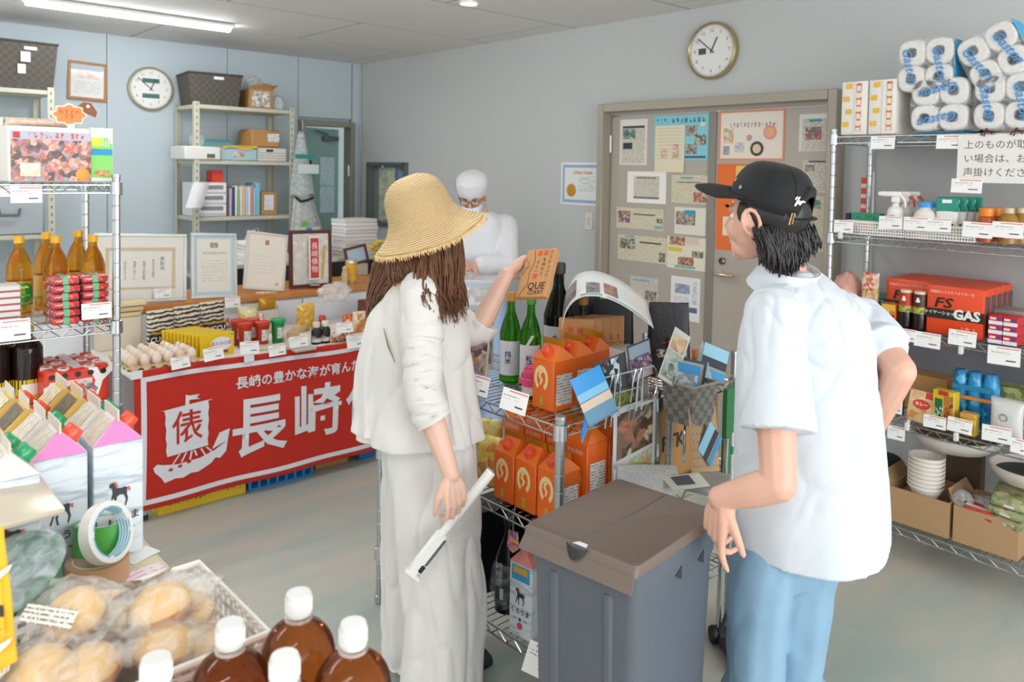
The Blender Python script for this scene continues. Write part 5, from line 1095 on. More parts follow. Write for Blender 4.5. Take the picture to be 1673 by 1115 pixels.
# goods under the table
def crate(name, label, loc, d, col):
    t = thing(name, label, 'crate', loc); x, y, z = d[0]/2, d[1]/2, d[2]; m_ = M(col, .45)
    part('crate_floor', MB().box((0, 0, .006), (d[0], d[1], .012), .002), m_, t); part('rim', MB().box((0, -y, z-.01), (d[0], .012, .02), .002).box((0, y, z-.01), (d[0], .012, .02), .002).box((-x, 0, z-.01), (.012, d[1]+.012, .02), .002).box((x, 0, z-.01), (.012, d[1]+.012, .02), .002), m_, t)
    n = int(d[0]/.045)
    for k in range(n+1): part('upright', MB().box((-x+d[0]*k/n, -y, z/2), (.014, .010, z-.02), .002), m_, t)
    part('side_wall', MB().box((0, y, z/2), (d[0], .006, z-.02)).box((-x, 0, z/2), (.006, d[1], z-.02)).box((x, 0, z/2), (.006, d[1], z-.02)), m_, t); return t
t = pbox('yellow_carton', 'yellow printed cardboard carton on the floor under the red banner', (1.43, 3.93, 0), 0, (.42, .36, .125), M('#e0bb28', .5)); panel(t, 'black_panel', .13, .085, .14, .03, -.181, M('#34322c', .5)); panel(t, 'printed_text', -.08, .055, .18, .04, -.181, stripes('#e0bb28', '#8a6a1c', 0, .02, .5, .6, 60)); panel(t, 'red_text', .13, .05, .12, .02, -.181, stripes('#e0bb28', '#a8481c', 0, .016, .5, .6, 60))
crate('plastic_crate', 'bright blue plastic crate on the floor beside the yellow carton', (1.83, 3.95, 0), (.34, .40, .14), '#2487c8')
t = pbox('cardboard_box', 'small brown box on the floor between the blue crates', (2.145, 3.95, 0), 0, (.20, .30, .12), CB); panel(t, 'printed_text', 0, .06, .12, .04, -.151, stripes('#b98a52', '#5a4630', 0, .02, .5, .6, 50))
for k, (xx, lab) in enumerate(((2.46, 'blue carton with white labels right of the small brown box'), (2.69, 'second blue carton at the far right below the banner'))):
    t = pbox('blue_carton', lab, (xx, 3.95, 0), 0, (.31-.11*k, .34, .13), M('#2a6fae', .45)); panel(t, 'white_label', -.03, .08, .10, .05, -.171, WHITE); panel(t, 'tan_label', .09, .07, .08, .04, -.171, M('#b9a98a', .6))
# ================================================================== goods on the snack table
def Tz(px, py, z=TZ): p = onZ(z, px, py); return Vector((p.x, p.y, z+.001))
# egg tray with thirty eggs
TRX, TRY = 1.255, 3.905
t = thing('egg_tray', 'moulded pulp tray full of pale eggs at the left table end', 'tray', (TRX, TRY, TZ)); m = MB(); m.quad((-.16, -.15, .012), (.16, -.15, .012), (.16, .15, .012), (-.16, .15, .012), .008, 36, 30, lambda u, v: (0, 0, .012*math.cos(u*12*PI)*math.cos(v*10*PI))); part('pulp_tray', m, M('#d8bf98', .9), t)
em = MB().lathe([(0, -.0285)]+[(.0225*math.cos(a)*(1-.12*math.sin(a)), .0285*math.sin(a)) for a in [rad(d) for d in range(-75, 76, 15)]]+[(0, .0285)], 18).mesh('egg', M('#ecdccc', .5, var=.04, scale=20, sss=.05), 80)
em2 = em.copy(); em2.materials.clear(); em2.materials.append(M('#e9cdb4', .5, var=.05, scale=20))
random.seed(6)
rown = ('front', 'second', 'third', 'fourth', 'back')
for j in range(5):
    for i in range(6):
        o = link('egg', em if (i*3+j*5) % 4 else em2, None, (TRX-.1325+.053*i, TRY-.112+.055*j, TZ+.041), (rad(rnd(-9, 9)), rad(rnd(-9, 9)), 0)); tag(o, 'pale egg in the %s row of the pulp tray, %s' % (rown[j], ('at the left end', 'second from the left', 'third from the left', 'third from the right', 'second from the right', 'at the right end')[i]), 'egg', 'eggs in the pulp tray')
# yellow candy boxes standing in a long row, oval label on the nearest
YB = M('#e2bf12', .4)
t0 = None
for k in range(11):
    lab = 'yellow sweets box with a white oval label nearest the aisle' if k == 0 else 'yellow sweets box %s behind the oval labelled one in its row' % ('', 'first', 'second', 'third', 'fourth', 'fifth', 'sixth', 'seventh', 'eighth', 'ninth', 'tenth and last')[k]
    p = Vector((1.525-.018*k*.55, 3.835+.0222*k, TZ+.001)); t = thing('sweets_box', lab, 'box', p, 0, 'row of yellow sweets boxes'); part('carton', MB().box((0, 0, .055), (.17, .0205, .11), .0015), YB, t)
    part('brown_edge', MB().box((-.0853, 0, .055), (.001, .012, .09)), M('#b8860f', .5), t); part('top_print', MB().box((.0, 0, .1103), (.15, .010, .0008)), M('#cfae1c', .5), t)
    if k == 0:
        part('oval_label', MB().lathe([(0, .0113), (.034, .0113)], 24, tf=Matrix.Translation((.02, 0, .058)) @ Matrix.Diagonal((1.55, 1, 1, 1)) @ Matrix.Rotation(PI/2, 4, 'X')), M('#e9e2ea', .5), t); text('めぐみの郷', .024, M('#5c4a58', .6), t, (.02, -.0118, .058), sx=.85); panel(t, 'printed_fruit', .02, .02, .07, .02, -.0106, photo(['#e2bf12', '#8a4a7a', '#5a3a20'], 60, 21)); panel(t, 'green_corner', .075, .10, .018, .012, -.0106, M('#8cbf3c', .5))
# black and white wafer bags
SW_ = stripes('#d8cbb6', '#2b2a2e', 2, .022, .45, .3, 0, .035)
for k, (xx, yy, lab) in enumerate(((1.36, 4.14, 'left black and cream swirl bag of wafers behind the eggs'), (1.51, 4.19, 'middle black and cream swirl bag of wafers behind the yellow boxes'), (1.66, 4.24, 'right black and cream swirl bag of wafers by the red tubs'))):
    t = thing('wafer_bag', lab, 'bag', (xx, yy, TZ+.001), rad(8), 'swirl wafer bags'); 
    o = pouch('bag_body', '', (0, 0, 0), 0, .145, .20, .05, SW_); o.parent = t; [o.__delitem__(q) for q in ('label', 'category') if q in o.keys()]
    part('black_band', MB().box((0, -.026, .055), (.138, .004, .05), .001), M('#1f1e22', .35), t); text('CUCCU', .036, M('#eeeae4', .5), t, (0, -.0285, .055), bold=.001); part('gold_band', MB().box((0, -.027, .089), (.138, .004, .008)), M('#d9a92a', .3, .5), t)
t = pouch('sweets_bag', 'cream bag with a pink printed label behind the egg tray', Tz(212, 568)+Vector((.02, .06, 0)), 0, .12, .175, .04, M('#dccfae', .45)); part('printed_label', MB().box((0, -.024, .085), (.085, .003, .10), .001), photo(['#e0a9a4', '#c8605a', '#e6c8b8'], 50, 22), t)
for k in range(3): solo('wooden_slab', MB().box((0, 0, .012), (.20, .10, .022), .003), M(('#d8c196', '#cdb488', '#dcc9a0')[k], .6), ('lowest', 'middle', 'topmost')[k]+' flat cream packet in the pile behind the egg tray', 'packet', (1.20+.015*k, 4.30, TZ+.16+.026*k), group='flat cream packets')
solo('packet_riser', MB().box((0, 0, .079), (.20, .09, .158), .003), M('#d9cdb6', .6), 'pale carton carrying the flat cream packets', 'box', (1.205, 4.30, TZ+.001))
# tubs
def tub(xy, label, body, lid):
    t = thing('snack_tub', label, 'tub', (xy[0], xy[1], TZ+.001), 0, 'tapered snack tubs'); part('tub_body', MB().lathe([(0, 0), (.027, 0), (.029, .004), (.034, .115)], 24), M(body, .35), t); part('lid', MB().lathe([(.037, .113), (.039, .117), (.039, .130), (.036, .132), (.034, .128), (0, .127)], 24), M(lid, .35), t)
    part('label', MB().loft([[(r*math.cos(a), r*math.sin(a), z) for a in [rad(-120+6*q) for q in range(13)]] for r, z in ((.0315, .035), (.0345, .092))], False, False, closed=False), photo(['#d9d6d4', '#b9b4b0', '#e6e2de'], 60, 23), t); return t
tub((1.705, 4.00), 'red snack tub at the back left of the tub group', '#a8301f', '#c23a26'); tub((1.775, 3.985), 'red snack tub in the middle of the tub group', '#b5301c', '#c9432c'); tub((1.70, 3.905), 'red snack tub nearest the yellow boxes', '#b23320', '#c43c28'); tub((1.785, 3.885), 'red snack tub beside the green one at the front', '#b02a18', '#c83a24')
tub((1.875, 3.895), 'green snack tub right of the red ones', '#1f8a4c', '#22a05a')
# assorted packets
def pk(name, label, px, py, w, h, d, mats, dy=0, rz=0, cat='packet', lean=0, up=0):
    p = Tz(px, py)+Vector((0, dy, up)); return pouch(name, label, p, rz, w, h, d, mats, cat=cat, rot=(rad(lean), 0, rz))
F1 = photo(['#e4cfae', '#d7a565', '#b9702f', '#efe3cf'], 30, 24); F2 = photo(['#e6dccb', '#d4a04a', '#c9572e', '#e9e0d4'], 25, 25); F3 = photo(['#dfb23a', '#c98f24', '#e9cf76'], 25, 26); F4 = photo(['#d9542c', '#e98a4a', '#c23420', '#f0d8b4'], 30, 27); F5 = photo(['#e8d5d0', '#c43f62', '#a82c48', '#ecd9a6'], 28, 28)
pk('snack_bag', 'magenta edged snack bag leaning behind the red tubs', 385, 545, .15, .13, .03, F5, .16, 0, lean=-14)
pk('snack_bag', 'cream snack bag with yellow print right of the green tub', 418, 545, .11, .135, .04, photo(['#e6dccb', '#d8cf9a', '#cfae5a'], 22, 29), .10, rad(-10), lean=-10)
pk('snack_bag', 'brown nut packet lying by the green tub base', 422, 560, .10, .09, .03, F1, .0, rad(15), lean=-30)
pk('chilli_packet', 'narrow clear packet with one red chilli', 432, 550, .04, .12, .02, photo(['#e4ddd2', '#d9cfc4', '#c93a24'], 20, 30), .03, 0, lean=-6)
pk('cracker_bag', 'tall white bag with brown cracker picture behind the sweets', 457, 535, .14, .19, .05, photo(['#e6e0d4', '#ece7de', '#c98a54', '#e2dccf'], 14, 31), .15, 0, lean=-8)
pk('gold_pouch', 'folded gold foil pouch on the counter edge', 402, 500, .11, .075, .06, M('#c9982c', .25, .5, var=.2, scale=20), .0, rad(10)); bpy.data.objects['gold_pouch'].location = (2.03, 4.36, TZ+.10)
solo('gold_pouch_riser', MB().box((0, 0, .05), (.13, .07, .098), .003), M('#cfc7be', .5), 'pale pink carton below the gold foil pouch', 'box', (2.03, 4.375, TZ+.001))
for k, (px, py, r_, lab) in enumerate(((452, 545, .030, 'round wrapped biscuit with a pink seal in the clear packs'), (480, 553, .032, 'round wrapped biscuit with a blue seal in the clear packs'), (462, 560, .028, 'round pale cake at the front of the clear packs'), (492, 543, .034, 'round golden cake behind the blue sealed one'))):
    p = Tz(px, py)+Vector((0, .02, 0)); t = thing('wrapped_cake', lab, 'cake', p); part('cake', MB().lathe([(0, 0), (r_*.9, 0), (r_, .012), (r_, .026), (r_*.85, .036), (0, .038)], 20), M('#dca860' if k % 2 else '#e4c596', .6, var=.15), t); crumple('clear_wrap', '', (0, 0, -.006), r_*1.25, film('#f4ece0', .25, .15), seed=30+k, amp=.15, sc=(1, 1, .7), par=t)
    if k < 2: part('seal', MB().lathe([(0, .047), (.012, .046)], 12), M('#d98a94' if k == 0 else '#7fb4d6', .4), t)
pk('cake_bag', 'yellow rice cake bag standing beside the dark sauce jars', 500, 543, .085, .15, .06, F3, .03, rad(5)); pk('cake_bag', 'second yellow rice cake bag tucked behind the dark sauce jars', 515, 540, .08, .145, .05, F3, .09, rad(-8))
crumple('plastic_bag', 'bunched clear plastic bag tops above the yellow rice cakes', (2.36, 4.16, TZ+.15), .075, film('#efe8e2', .5, .2), seed=40, sc=(1.4, .8, .8))
JP = [(0, 0), (.026, 0), (.028, .004), (.028, .07), (.02, .082), (.016, .09)]
for k, (px, py, lab) in enumerate(((517, 562, 'left dark sauce jar with a pale cap on the snack table'), (531, 560, 'right dark sauce jar with a pale cap on the snack table'), (526, 550, 'rear dark sauce jar with a red lid on the snack table'))):
    bottle('sauce_jar', lab, Tz(px, py), JP, M('#2a2220', .12), [(0, .088), (.019, .088), (.020, .112), (.017, .116), (0, .116)], M(('#d9c9b0', '#e3dccf', '#c8402e')[k], .4), [(.012, .05, .0285, M('#d9d6cf', .5), 170)], 'dark sauce jars')
for i in range(2):
    for k in range(3):
        t = pbox('candy_box', '%s red and dark snack box in the %s row by the brown hair' % (('front', 'middle', 'back')[k], ('left', 'right')[i]), (2.60+.095*i, 4.08+.06*k, TZ+.001), 0, (.09, .056, .125), M('#6e3428', .5), group='red and dark snack boxes'); panel(t, 'red_panel', 0, .055, .088, .075, -.0285, F4); panel(t, 'white_disc', .0, .085, .03, .03, -.029, WHITE)
pk('snack_bag', 'orange sweets bag at the right end of the snack table', 575, 545, .10, .11, .05, F4, .02, 0); pk('snack_bag', 'tan nut bag half hidden behind the cream blouse', 592, 548, .09, .13, .05, F1, .03, 0)
pk('colour_pack', 'packet printed with coloured squares in front of the red boxes', 560, 560, .12, .06, .03, photo(['#e6dcd0', '#c84a3a', '#d8b23c', '#5a8a5a', '#e6dcd0'], 60, 32, hard=True), .02, 0)
for k, (px, py, w_, c) in enumerate(((432, 573, .13, '#d9cfb4'), (480, 570, .16, '#cfc9b8'), (500, 575, .12, '#bfb9a8'), (420, 568, .08, '#d9b23a'))):
    solo('flat_packet', MB().box((0, 0, .008), (w_, .10, .016), .004), M(c, .5), ('cream flat packet lying at the table front', 'long pale flat packet along the table front', 'grey flat packet beside the dark jars', 'small yellow flat packet near the green tub')[k], 'packet', Tz(px, py)+Vector((0, .05, 0)), (0, 0, rad(4*k-6)))
# price cards along the table edge (px, py on the banner top)
for px, py, w_, h_, lab in ((294, 592, .085, .055, 'propped in front of the eggs'), (348, 578, .095, .06, 'propped in front of the yellow sweets boxes'), (407, 568, .095, .06, 'propped before the green tub'), (452, 572, .09, .055, 'propped below the round cakes'), (487, 558, .10, .055, 'propped before the yellow rice cakes'), (532, 570, .085, .05, 'propped under the dark sauce jars'), (562, 535, .095, .055, 'standing in front of the red snack boxes'), (580, 557, .11, .075, 'propped largest by the cream blouse')):
    p = onY(3.678, px, py); card((p.x, 3.672, p.z), rad(rnd(-4, 4)), lab, w_, h_, -14, rnd(-4, 4))
p = onY(4.40, 380, 494); card((p.x, 4.40, p.z), 0, 'hung on the counter edge below the silver certificates', .09, .06, -6)
p = onY(4.43, 268, 480); card((p.x, 4.452, p.z), 0, 'on the wide gilded award', .09, .055, -7)
# ================================================================== left wire rack goods
PET = M('#f6e2a0', .06, trans=1, ior=1.2); OIL = M('#e0a032', .05, trans=.85, ior=1.25, var=0)
OP = [(0, .001), (.036, 0), (.041, .006), (.041, .012), (.0395, .05), (.041, .09), (.041, .17), (.039, .19), (.028, .225), (.0155, .25), (.0145, .272)]
def labs(front): return [(.05, .135, .0416, M('#d99a2c', .35), 360)]
OILP = [(32, 520, 'oil bottle with a green round label nearest the left frame edge'), (92, 518, 'oil bottle standing second from the left frame edge'), (152, 514, 'oil bottle half hidden by the red noodle packs'), (76, 506, 'oil bottle in the back behind the second one'), (128, 499, 'oil bottle at the back right of the group')]
ob = None
for px, py, lab in OILP:
    p = onZ(LZS[1]+.006, px, py)
    if ob is None:
        ob = bottle('oil_bottle', lab, p, OP, OIL, [(0, .268), (.0165, .268), (.0165, .29), (.015, .293), (0, .293)], M('#e3a90f', .35), [(.05, .135, .0417, M('#c8922c', .35), 360)], 'cooking oil bottles')
        R4 = Matrix.Rotation(rad(-12), 4, 'Z')
        part('green_roundel', MB().loft([[(.0421*math.sin(a*q)+0, -.0421*math.cos(a*q), .095+.036*s*math.sqrt(max(0, 1-q*q))) for q in [-1+2*k/14 for k in range(15)]] for a, s in ((.95, -1), (.95, 1))], False, False, closed=False), M('#1f8a3c', .35), ob)
        text('健', .04, M('#ecd928', .5), ob, (.0, -.0432, .097), bold=.0015, sx=.9)
        g_ = bpy.data.objects; part('green_stripe', MB().loft([[(.0419*math.cos(2*PI*k/24), .0419*math.sin(2*PI*k/24), z) for k in range(24)] for z in (.05, .056)], False, False), M('#3a8f3c', .4), ob)
        ob.rotation_euler.z = rad(8)
    else: dup(ob, p, rad(rnd(-35, 50)), lab)
def at_l(px, py, z): return onZ(z+.005, px, py)
NP = photo(['#c8301c', '#d9402c', '#d23a28', '#e2d4d0', '#c22e22', '#4a5a96'], 42, 33, .2)
p = at_l(140, 527, LZS[1])
for s in range(2):
    for k in range(6):
        t = thing('noodle_pack', '%s red noodle packet of the %s stack beside the rack post' % (('lowest', 'second', 'third', 'fourth', 'fifth', 'topmost')[k], ('right', 'left')[s]), 'packet', (p.x+.028-.092*s, 3.08-.004*s, LZS[1]+.006+.0275*k), LA+rad(rnd(-4, 4)), 'red noodle packets'); part('packet_body', MB().box((0, 0, .013), (.086, .12, .025), .008, seg=2), NP, t)
        part('green_band', MB().box((.0, 0, .0135), (.022, .122, .0268), .003), M('#6aa87c', .3), t)
p = at_l(10, 530, LZS[1])
for k in range(6):
    t = pbox('tea_box', '%s small white box of the stack at the left frame edge' % ('lowest', 'second', 'third', 'fourth', 'fifth', 'topmost')[k], (p.x-.01, p.y+.02, LZS[1]+.005+.0225*k), LA, (.10, .08, .022), M('#dcdbd8', .4), group='small white boxes'); part('red_edge', MB().box((0, -.0402, .003), (.1, .0008, .005)), M('#b9493c', .5), t)
p = at_l(80, 522, LZS[1]); t = thing('clear_tray', 'clear plastic tray with a pale packet in front of the oil bottles', 'tray', (p.x, p.y, p.z), LA); part('tray_shell', MB().lathe([(.0, 0), (.05, 0), (.07, .02), (.075, .02), (.055, -.001)], 24), film('#e8ecec', .4, .1), t); part('contents', MB().lathe([(0, .003), (.045, .004), (.03, .014), (0, .015)], 16), M('#bfc4b4', .5), t)
# top board: picture carton, green pack, orange speech sign
p = onY(3.05, 20, 298); q = onY(3.05, 145, 297); dx = (q-p); rzp = rad(3)
t = pbox('picture_carton', 'white carton with a pink food photo on top of the left rack', ((p.x+q.x)/2-.006, 3.05+.07, LZS[0]+.006), rzp, (q.x-p.x+.02, .13, .185), M('#e6dfd6', .5))
panel(t, 'food_photo', .006, .085, .245, .165, -.0656, photo(['#5a4a4c', '#8a6a64', '#d98a78', '#e3b8a8', '#c25a48', '#9aa0ac'], 34, 34), .001); panel(t, 'sky_band', .006, .155, .245, .028, -.0665, M('#b9b6c4', .4), .001); panel(t, 'heading', .02, .156, .17, .018, -.0672, stripes('#b9b6c4', '#c9605a', 0, .016, .6, .5, 60), .0008); panel(t, 'red_seal', -.10, .155, .02, .02, -.0674, M('#c23a34', .5), .0008); panel(t, 'white_radish', -.06, .04, .06, .045, -.0672, photo(['#e6dfc4', '#d8c89a', '#f0ece0'], 40, 35), .001)
part('orange_slice', MB().lathe([(0, .0685), (.017, .0685), (.022, .067)], 20, tf=Matrix.Translation((.10, 0, .025)) @ Matrix.Rotation(PI/2, 4, 'X')), M('#e29a34', .4), t)
q2 = onY(3.06, 164, 296)
t = pbox('green_pack', 'upright green and white printed pack beside the pink food carton', (q2.x+.006, 3.06+.04, LZS[0]+.006), rzp, (.075, .06, .19), M('#e0e6cf', .45)); panel(t, 'green_panel', 0, .075, .07, .12, -.0305, M('#7fcf62', .4)); panel(t, 'blue_band', 0, .105, .07, .022, -.0312, M('#1f8fb8', .4)); panel(t, 'yellow_flower', -.018, .14, .03, .03, -.0313, M('#e6dc2c', .4)); panel(t, 'small_photo', 0, .03, .05, .02, -.0312, F1); panel(t, 'printed_text', .012, .14, .03, .03, -.031, stripes('#7fcf62', '#e9f0e0', 0, .01, .5, .5, 90))
t = thing('shelf_sign', 'orange flower-shaped paper sign standing above the pink food carton', 'sign', (q.x-.04, 3.05+.02, LZS[0]+.192), rzp); fl = []
for k in range(48): a = 2*PI*k/48; r = 1+.10*math.cos(8*a); fl.append((.052*r*math.cos(a)-.015, .036*r*math.sin(a)+.045))
part('sign_card', MB().prism(fl, 0, .002), M('#ecdcc8', .6), t); part('orange_flower', MB().prism([(x*.9-.0015, .045+(z-.045)*.86) for x, z in fl], -.001, 0), M('#e08a4a', .6), t); text('おすすめ\nです', .017, M('#c2402c', .6), t, (-.016, -.0016, .046), lead=1.0)
part('brown_card', MB().prism([(.005, .07), (.03, .092), (.055, .09), (.075, .06), (.07, .04), (.045, .05)], .0022, .004), M('#8a5238', .6), t); part('white_dot', MB().lathe([(0, 0), (.006, .0)], 12, tf=Matrix.Translation((.045, .0018, .078)) @ Matrix.Rotation(PI/2, 4, 'X')), M('#e9e0d0', .6), t); part('stand', MB().box((-.01, .005, .0), (.02, .012, .03)), M('#e6e0d8', .6), t)
pouch('clear_bag_pack', 'crinkled cream packet lying across the top of the food carton', (p.x+.09, 3.05+.09, LZS[0]+.192), rzp, .20, .03, .06, film('#e8cdb8', .7, .2), cat='packet')
# third board: soy bottles and drink multipack
SOY = [(0, 0), (.046, 0), (.05, .008), (.05, .17), (.046, .20), (.026, .225), (.018, .232), (.018, .245)]
for px, py, lab in ((45, 655, 'dark soy sauce bottle with a yellow cap below the oil bottles'), (-8, 662, 'dark soy sauce bottle cut off by the left frame edge'), (12, 640, 'dark soy sauce bottle behind the yellow capped one')):
    bottle('soy_bottle', lab, Vector((at_l(px, py, LZS[2]).x, min(3.34, at_l(px, py, LZS[2]).y), LZS[2]+.006)), SOY, M('#1d0f0b', .06), [(0, .242), (.0215, .242), (.0215, .268), (.019, .271), (0, .271)], M('#e0a812', .35), [(.012, .085, .0506, M('#d9b21e', .4), 200), (.03, .07, .0509, M('#e9e6dd', .5), 60)], 'dark soy sauce bottles')
a, c = onY(3.09, 74, 660), onY(3.09, 179, 647); d_ = Vector((c.x-a.x, 0, 0)); rz_ = 0; ctr = Vector(((a.x+c.x)/2, 3.09+.132, 0))
MP = M('#d8341c', .35); t = pbox('drink_multipack', 'red and white shrink-wrapped yoghurt drink multipack on the third board', (ctr.x, ctr.y, LZS[2]+.005), rz_, (d_.length, .26, .125), MP, b=.008)
for i in range(5):
    for j in range(5):
        x_ = (-.5+(i+.5)/5)*d_.length; y_ = -.13+.26*(j+.5)/5; b_ = part('drink_top', MB().lathe([(.02, .118), (.021, .128), (.018, .131), (0, .131)], 16, (x_, y_, 0)), M('#e6c9c2' if (i+j) % 2 else '#d9402c', .3), t); part('foil', MB().lathe([(0, .1316), (.010, .1316)], 12, (x_, y_-.006, 0)), M('#2c2a2c', .25), b_)
panel(t, 'pink_swoosh', -.03, .065, d_.length*.75, .05, -.1306, photo(['#e9b0b4', '#f0e2e4', '#d8341c'], 12, 36, .3)); text('Y', .13, M('#f0e9e6', .4), t, (.055, -.1316, .07), bold=.006, shear=.3)
for i in range(5): part('black_dot', MB().lathe([(0, .1322), (.010, .1322)], 14, tf=Matrix.Translation(((-.5+(i+.5)/5)*d_.length, 0, .108)) @ Matrix.Rotation(PI/2, 4, 'X')), M('#1c1a1c', .3), t)
part('printed_bottle', MB().prism([(.01, .03), (.05, .015), (.065, .05), (.04, .075), (.02, .085), (.005, .075)], -.1326, -.1316), photo(['#b9a9a6', '#7a4a44', '#d9c9c4'], 40, 37), t)
part('handle_strap', MB().box((0, 0, .133), (.03, .262, .002)), film('#ffffff', .4, .1), t)
# cards on the left rack
def lcard(px, py, where, dz=0, w_=.09, h_=.055):
    d = onY(2.990, px, py); card((d.x, d.y, d.z), LA, where, w_, h_, -8)
lcard(43, 318, 'on the rail below the food carton'); lcard(18, 540, 'on the second rail below white boxes', 0, .11, .07); lcard(158, 508, 'in front of the red noodle packets', 0, .095, .055)
card(L2(.68, LD-.006, LZS[0]-.03), LA, 'on the rear rail of the left rack', .09, .055, -8)
# ================================================================== grey pail bin
BC = Vector((1.478, 1.205, 0)); BRZ = rad(6.5)
t = thing('waste_bin', 'tall dark grey plastic waste bin with a brownish flat lid', 'bin', BC, BRZ)
BG = M('#5d626b', .38, var=.05, scale=6, bump=.08, bscale=300); BL = M('#6f6056', .4, var=.05, scale=5, bump=.1, bscale=260)
BWd, BDp, BH = .40, .312, .79
def rrect(w, d, r, z, n=6, ox=0, oy=0):
    out = []
    for cx, cy, a0 in ((w/2-r, d/2-r, 0), (-w/2+r, d/2-r, 90), (-w/2+r, -d/2+r, 180), (w/2-r, -d/2+r, 270)):
        for k in range(n+1): a = rad(a0+90*k/n); out.append((cx+r*math.cos(a)+ox, cy+r*math.sin(a)+oy, z))
    return out
part('bin_body', MB().loft([rrect(BWd*.80, BDp*.80, .03, 0), rrect(BWd*.815, BDp*.82, .03, .02), rrect(BWd*.905, BDp*.91, .025, BH-.10), rrect(BWd*.93, BDp*.93, .022, BH-.09), rrect(BWd*.94, BDp*.95, .022, BH-.012)]), BG, t)
lid = part('lid', MB().loft([rrect(BWd, BDp, .012, BH-.022, ox=-.002), rrect(BWd*1.0, BDp*1.0, .012, BH-.014), rrect(BWd*.965, BDp*.985, .012, BH-.004), rrect(BWd*.955, BDp*.975, .012, BH), rrect(BWd*.90, BDp*.92, .012, BH), rrect(BWd*.89, BDp*.91, .012, BH-.001)]), BL, t)
part('centre_line', MB().box((0, 0, BH-.0005), (BWd*.88, .003, .0022), .001), M('#655d58', .45), lid)
part('front_lip', MB().quad((-BWd*.478, -BDp*.47, BH-.002), (-BWd*.478, BDp*.47, BH-.002), (-BWd*.545, BDp*.50, BH-.050), (-BWd*.545, -BDp*.50, BH-.050), .006), BL, lid)
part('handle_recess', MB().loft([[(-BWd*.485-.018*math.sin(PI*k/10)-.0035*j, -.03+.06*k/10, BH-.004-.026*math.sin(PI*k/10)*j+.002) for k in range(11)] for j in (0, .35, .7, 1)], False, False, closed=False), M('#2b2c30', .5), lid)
part('label', MB().quad((-BWd*.49, -.024, BH+.001), (-BWd*.452, -.018, BH+.0012), (-BWd*.452, .006, BH+.0012), (-BWd*.49, .014, BH+.001), .0008), M('#dfe3ea', .3), lid)
for s in (-1, 1):
    part('front_rib', MB().loft([[(-BWd*(.405+.062*v)-.0015, s*BDp*.24-.006, v*(BH-.10)+.01), (-BWd*(.405+.062*v)-.0015, s*BDp*.24+.006, v*(BH-.10)+.01), (-BWd*(.40+.055*v)+.002, s*BDp*.24+.014, v*(BH-.10)+.01), (-BWd*(.40+.055*v)+.002, s*BDp*.24-.014, v*(BH-.10)+.01)] for v in (0, 1)]), BG, t)
for x_ in (.0, .105): part('triangle_hole', MB().prism([(x_-.016, BH-.088), (x_+.012, BH-.072), (x_+.012, BH-.104)], -BDp*.472, -BDp*.46), M('#2c2f35', .6), t, smooth=0)
# ================================================================== island rack: top board
ZT, ZL, ZB = IZS[0]+.006, IZS[1]+.006, IZS[2]+.006
def Ti(px, py, z=None): return onZ(z or ZT, px, py)
GG = M('#3fa01e', .04, trans=.9, ior=1.3); GD = M('#1f3a18', .05, trans=.5, ior=1.3); GDK = M('#1a1c14', .05, trans=.3, ior=1.3)
def sake(name, label, p, h, r, mat, cm, lab, rz=0, paper='#dfe2ea', diag=False):
    P_ = [(0, 0), (r*.93, 0), (r, .005), (r, h*.50), (r*.97, h*.56), (r*.70, h*.68), (r*.42, h*.78), (r*.36, h*.85), (r*.35, h*.95)]
    t = bottle(name, label, p, P_, mat, [(r*.36, h*.90), (r*.45, h*.905), (r*.46, h*.985), (r*.4, h), (0, h)], M(cm, .45), [(h*.07, h*.46, r*1.01, M(paper, .5), 130)], 'sake bottles')
    t.rotation_euler.z = rz
    text(lab, r*.62, M('#2a3a5c', .6), t, (0, -r*1.03, h*.27), lead=1.0, bold=.0004)
    if diag: part('diagonal_label', MB().loft([[(r*1.012*math.sin(a+k*.16), -r*1.012*math.cos(a+k*.16), h*(.50+.035*k)) for a in (-.14, 0, .14)] for k in range(-2, 3)], False, False, closed=False), M('#d9dcd8', .5), t)
    return t
sake('sake_bottle', 'bright green glass bottle with a pale label nearest the cream blouse', (1.816, 2.005, ZT), .30, .037, GG, '#c98a3a', '純\n米', rad(-55))
sake('sake_bottle', 'bright green glass bottle with a diagonal sticker left of the tall dark bottle', (1.825, 1.915, ZT), .30, .037, GG, '#3f9a2c', '松\n浦', rad(-50), diag=True)
sake('sake_bottle', 'tall black glass bottle with brush lettering behind the held box', (1.97, 1.93, ZT), .40, .051, GDK, '#2a2a26', 'も\nも\nた', rad(-52))
sake('sake_bottle', 'dark green glass bottle right of the tall black one', (2.00, 1.84, ZT), .29, .036, GD, '#c98a3a', '吟', rad(-50), diag=True)
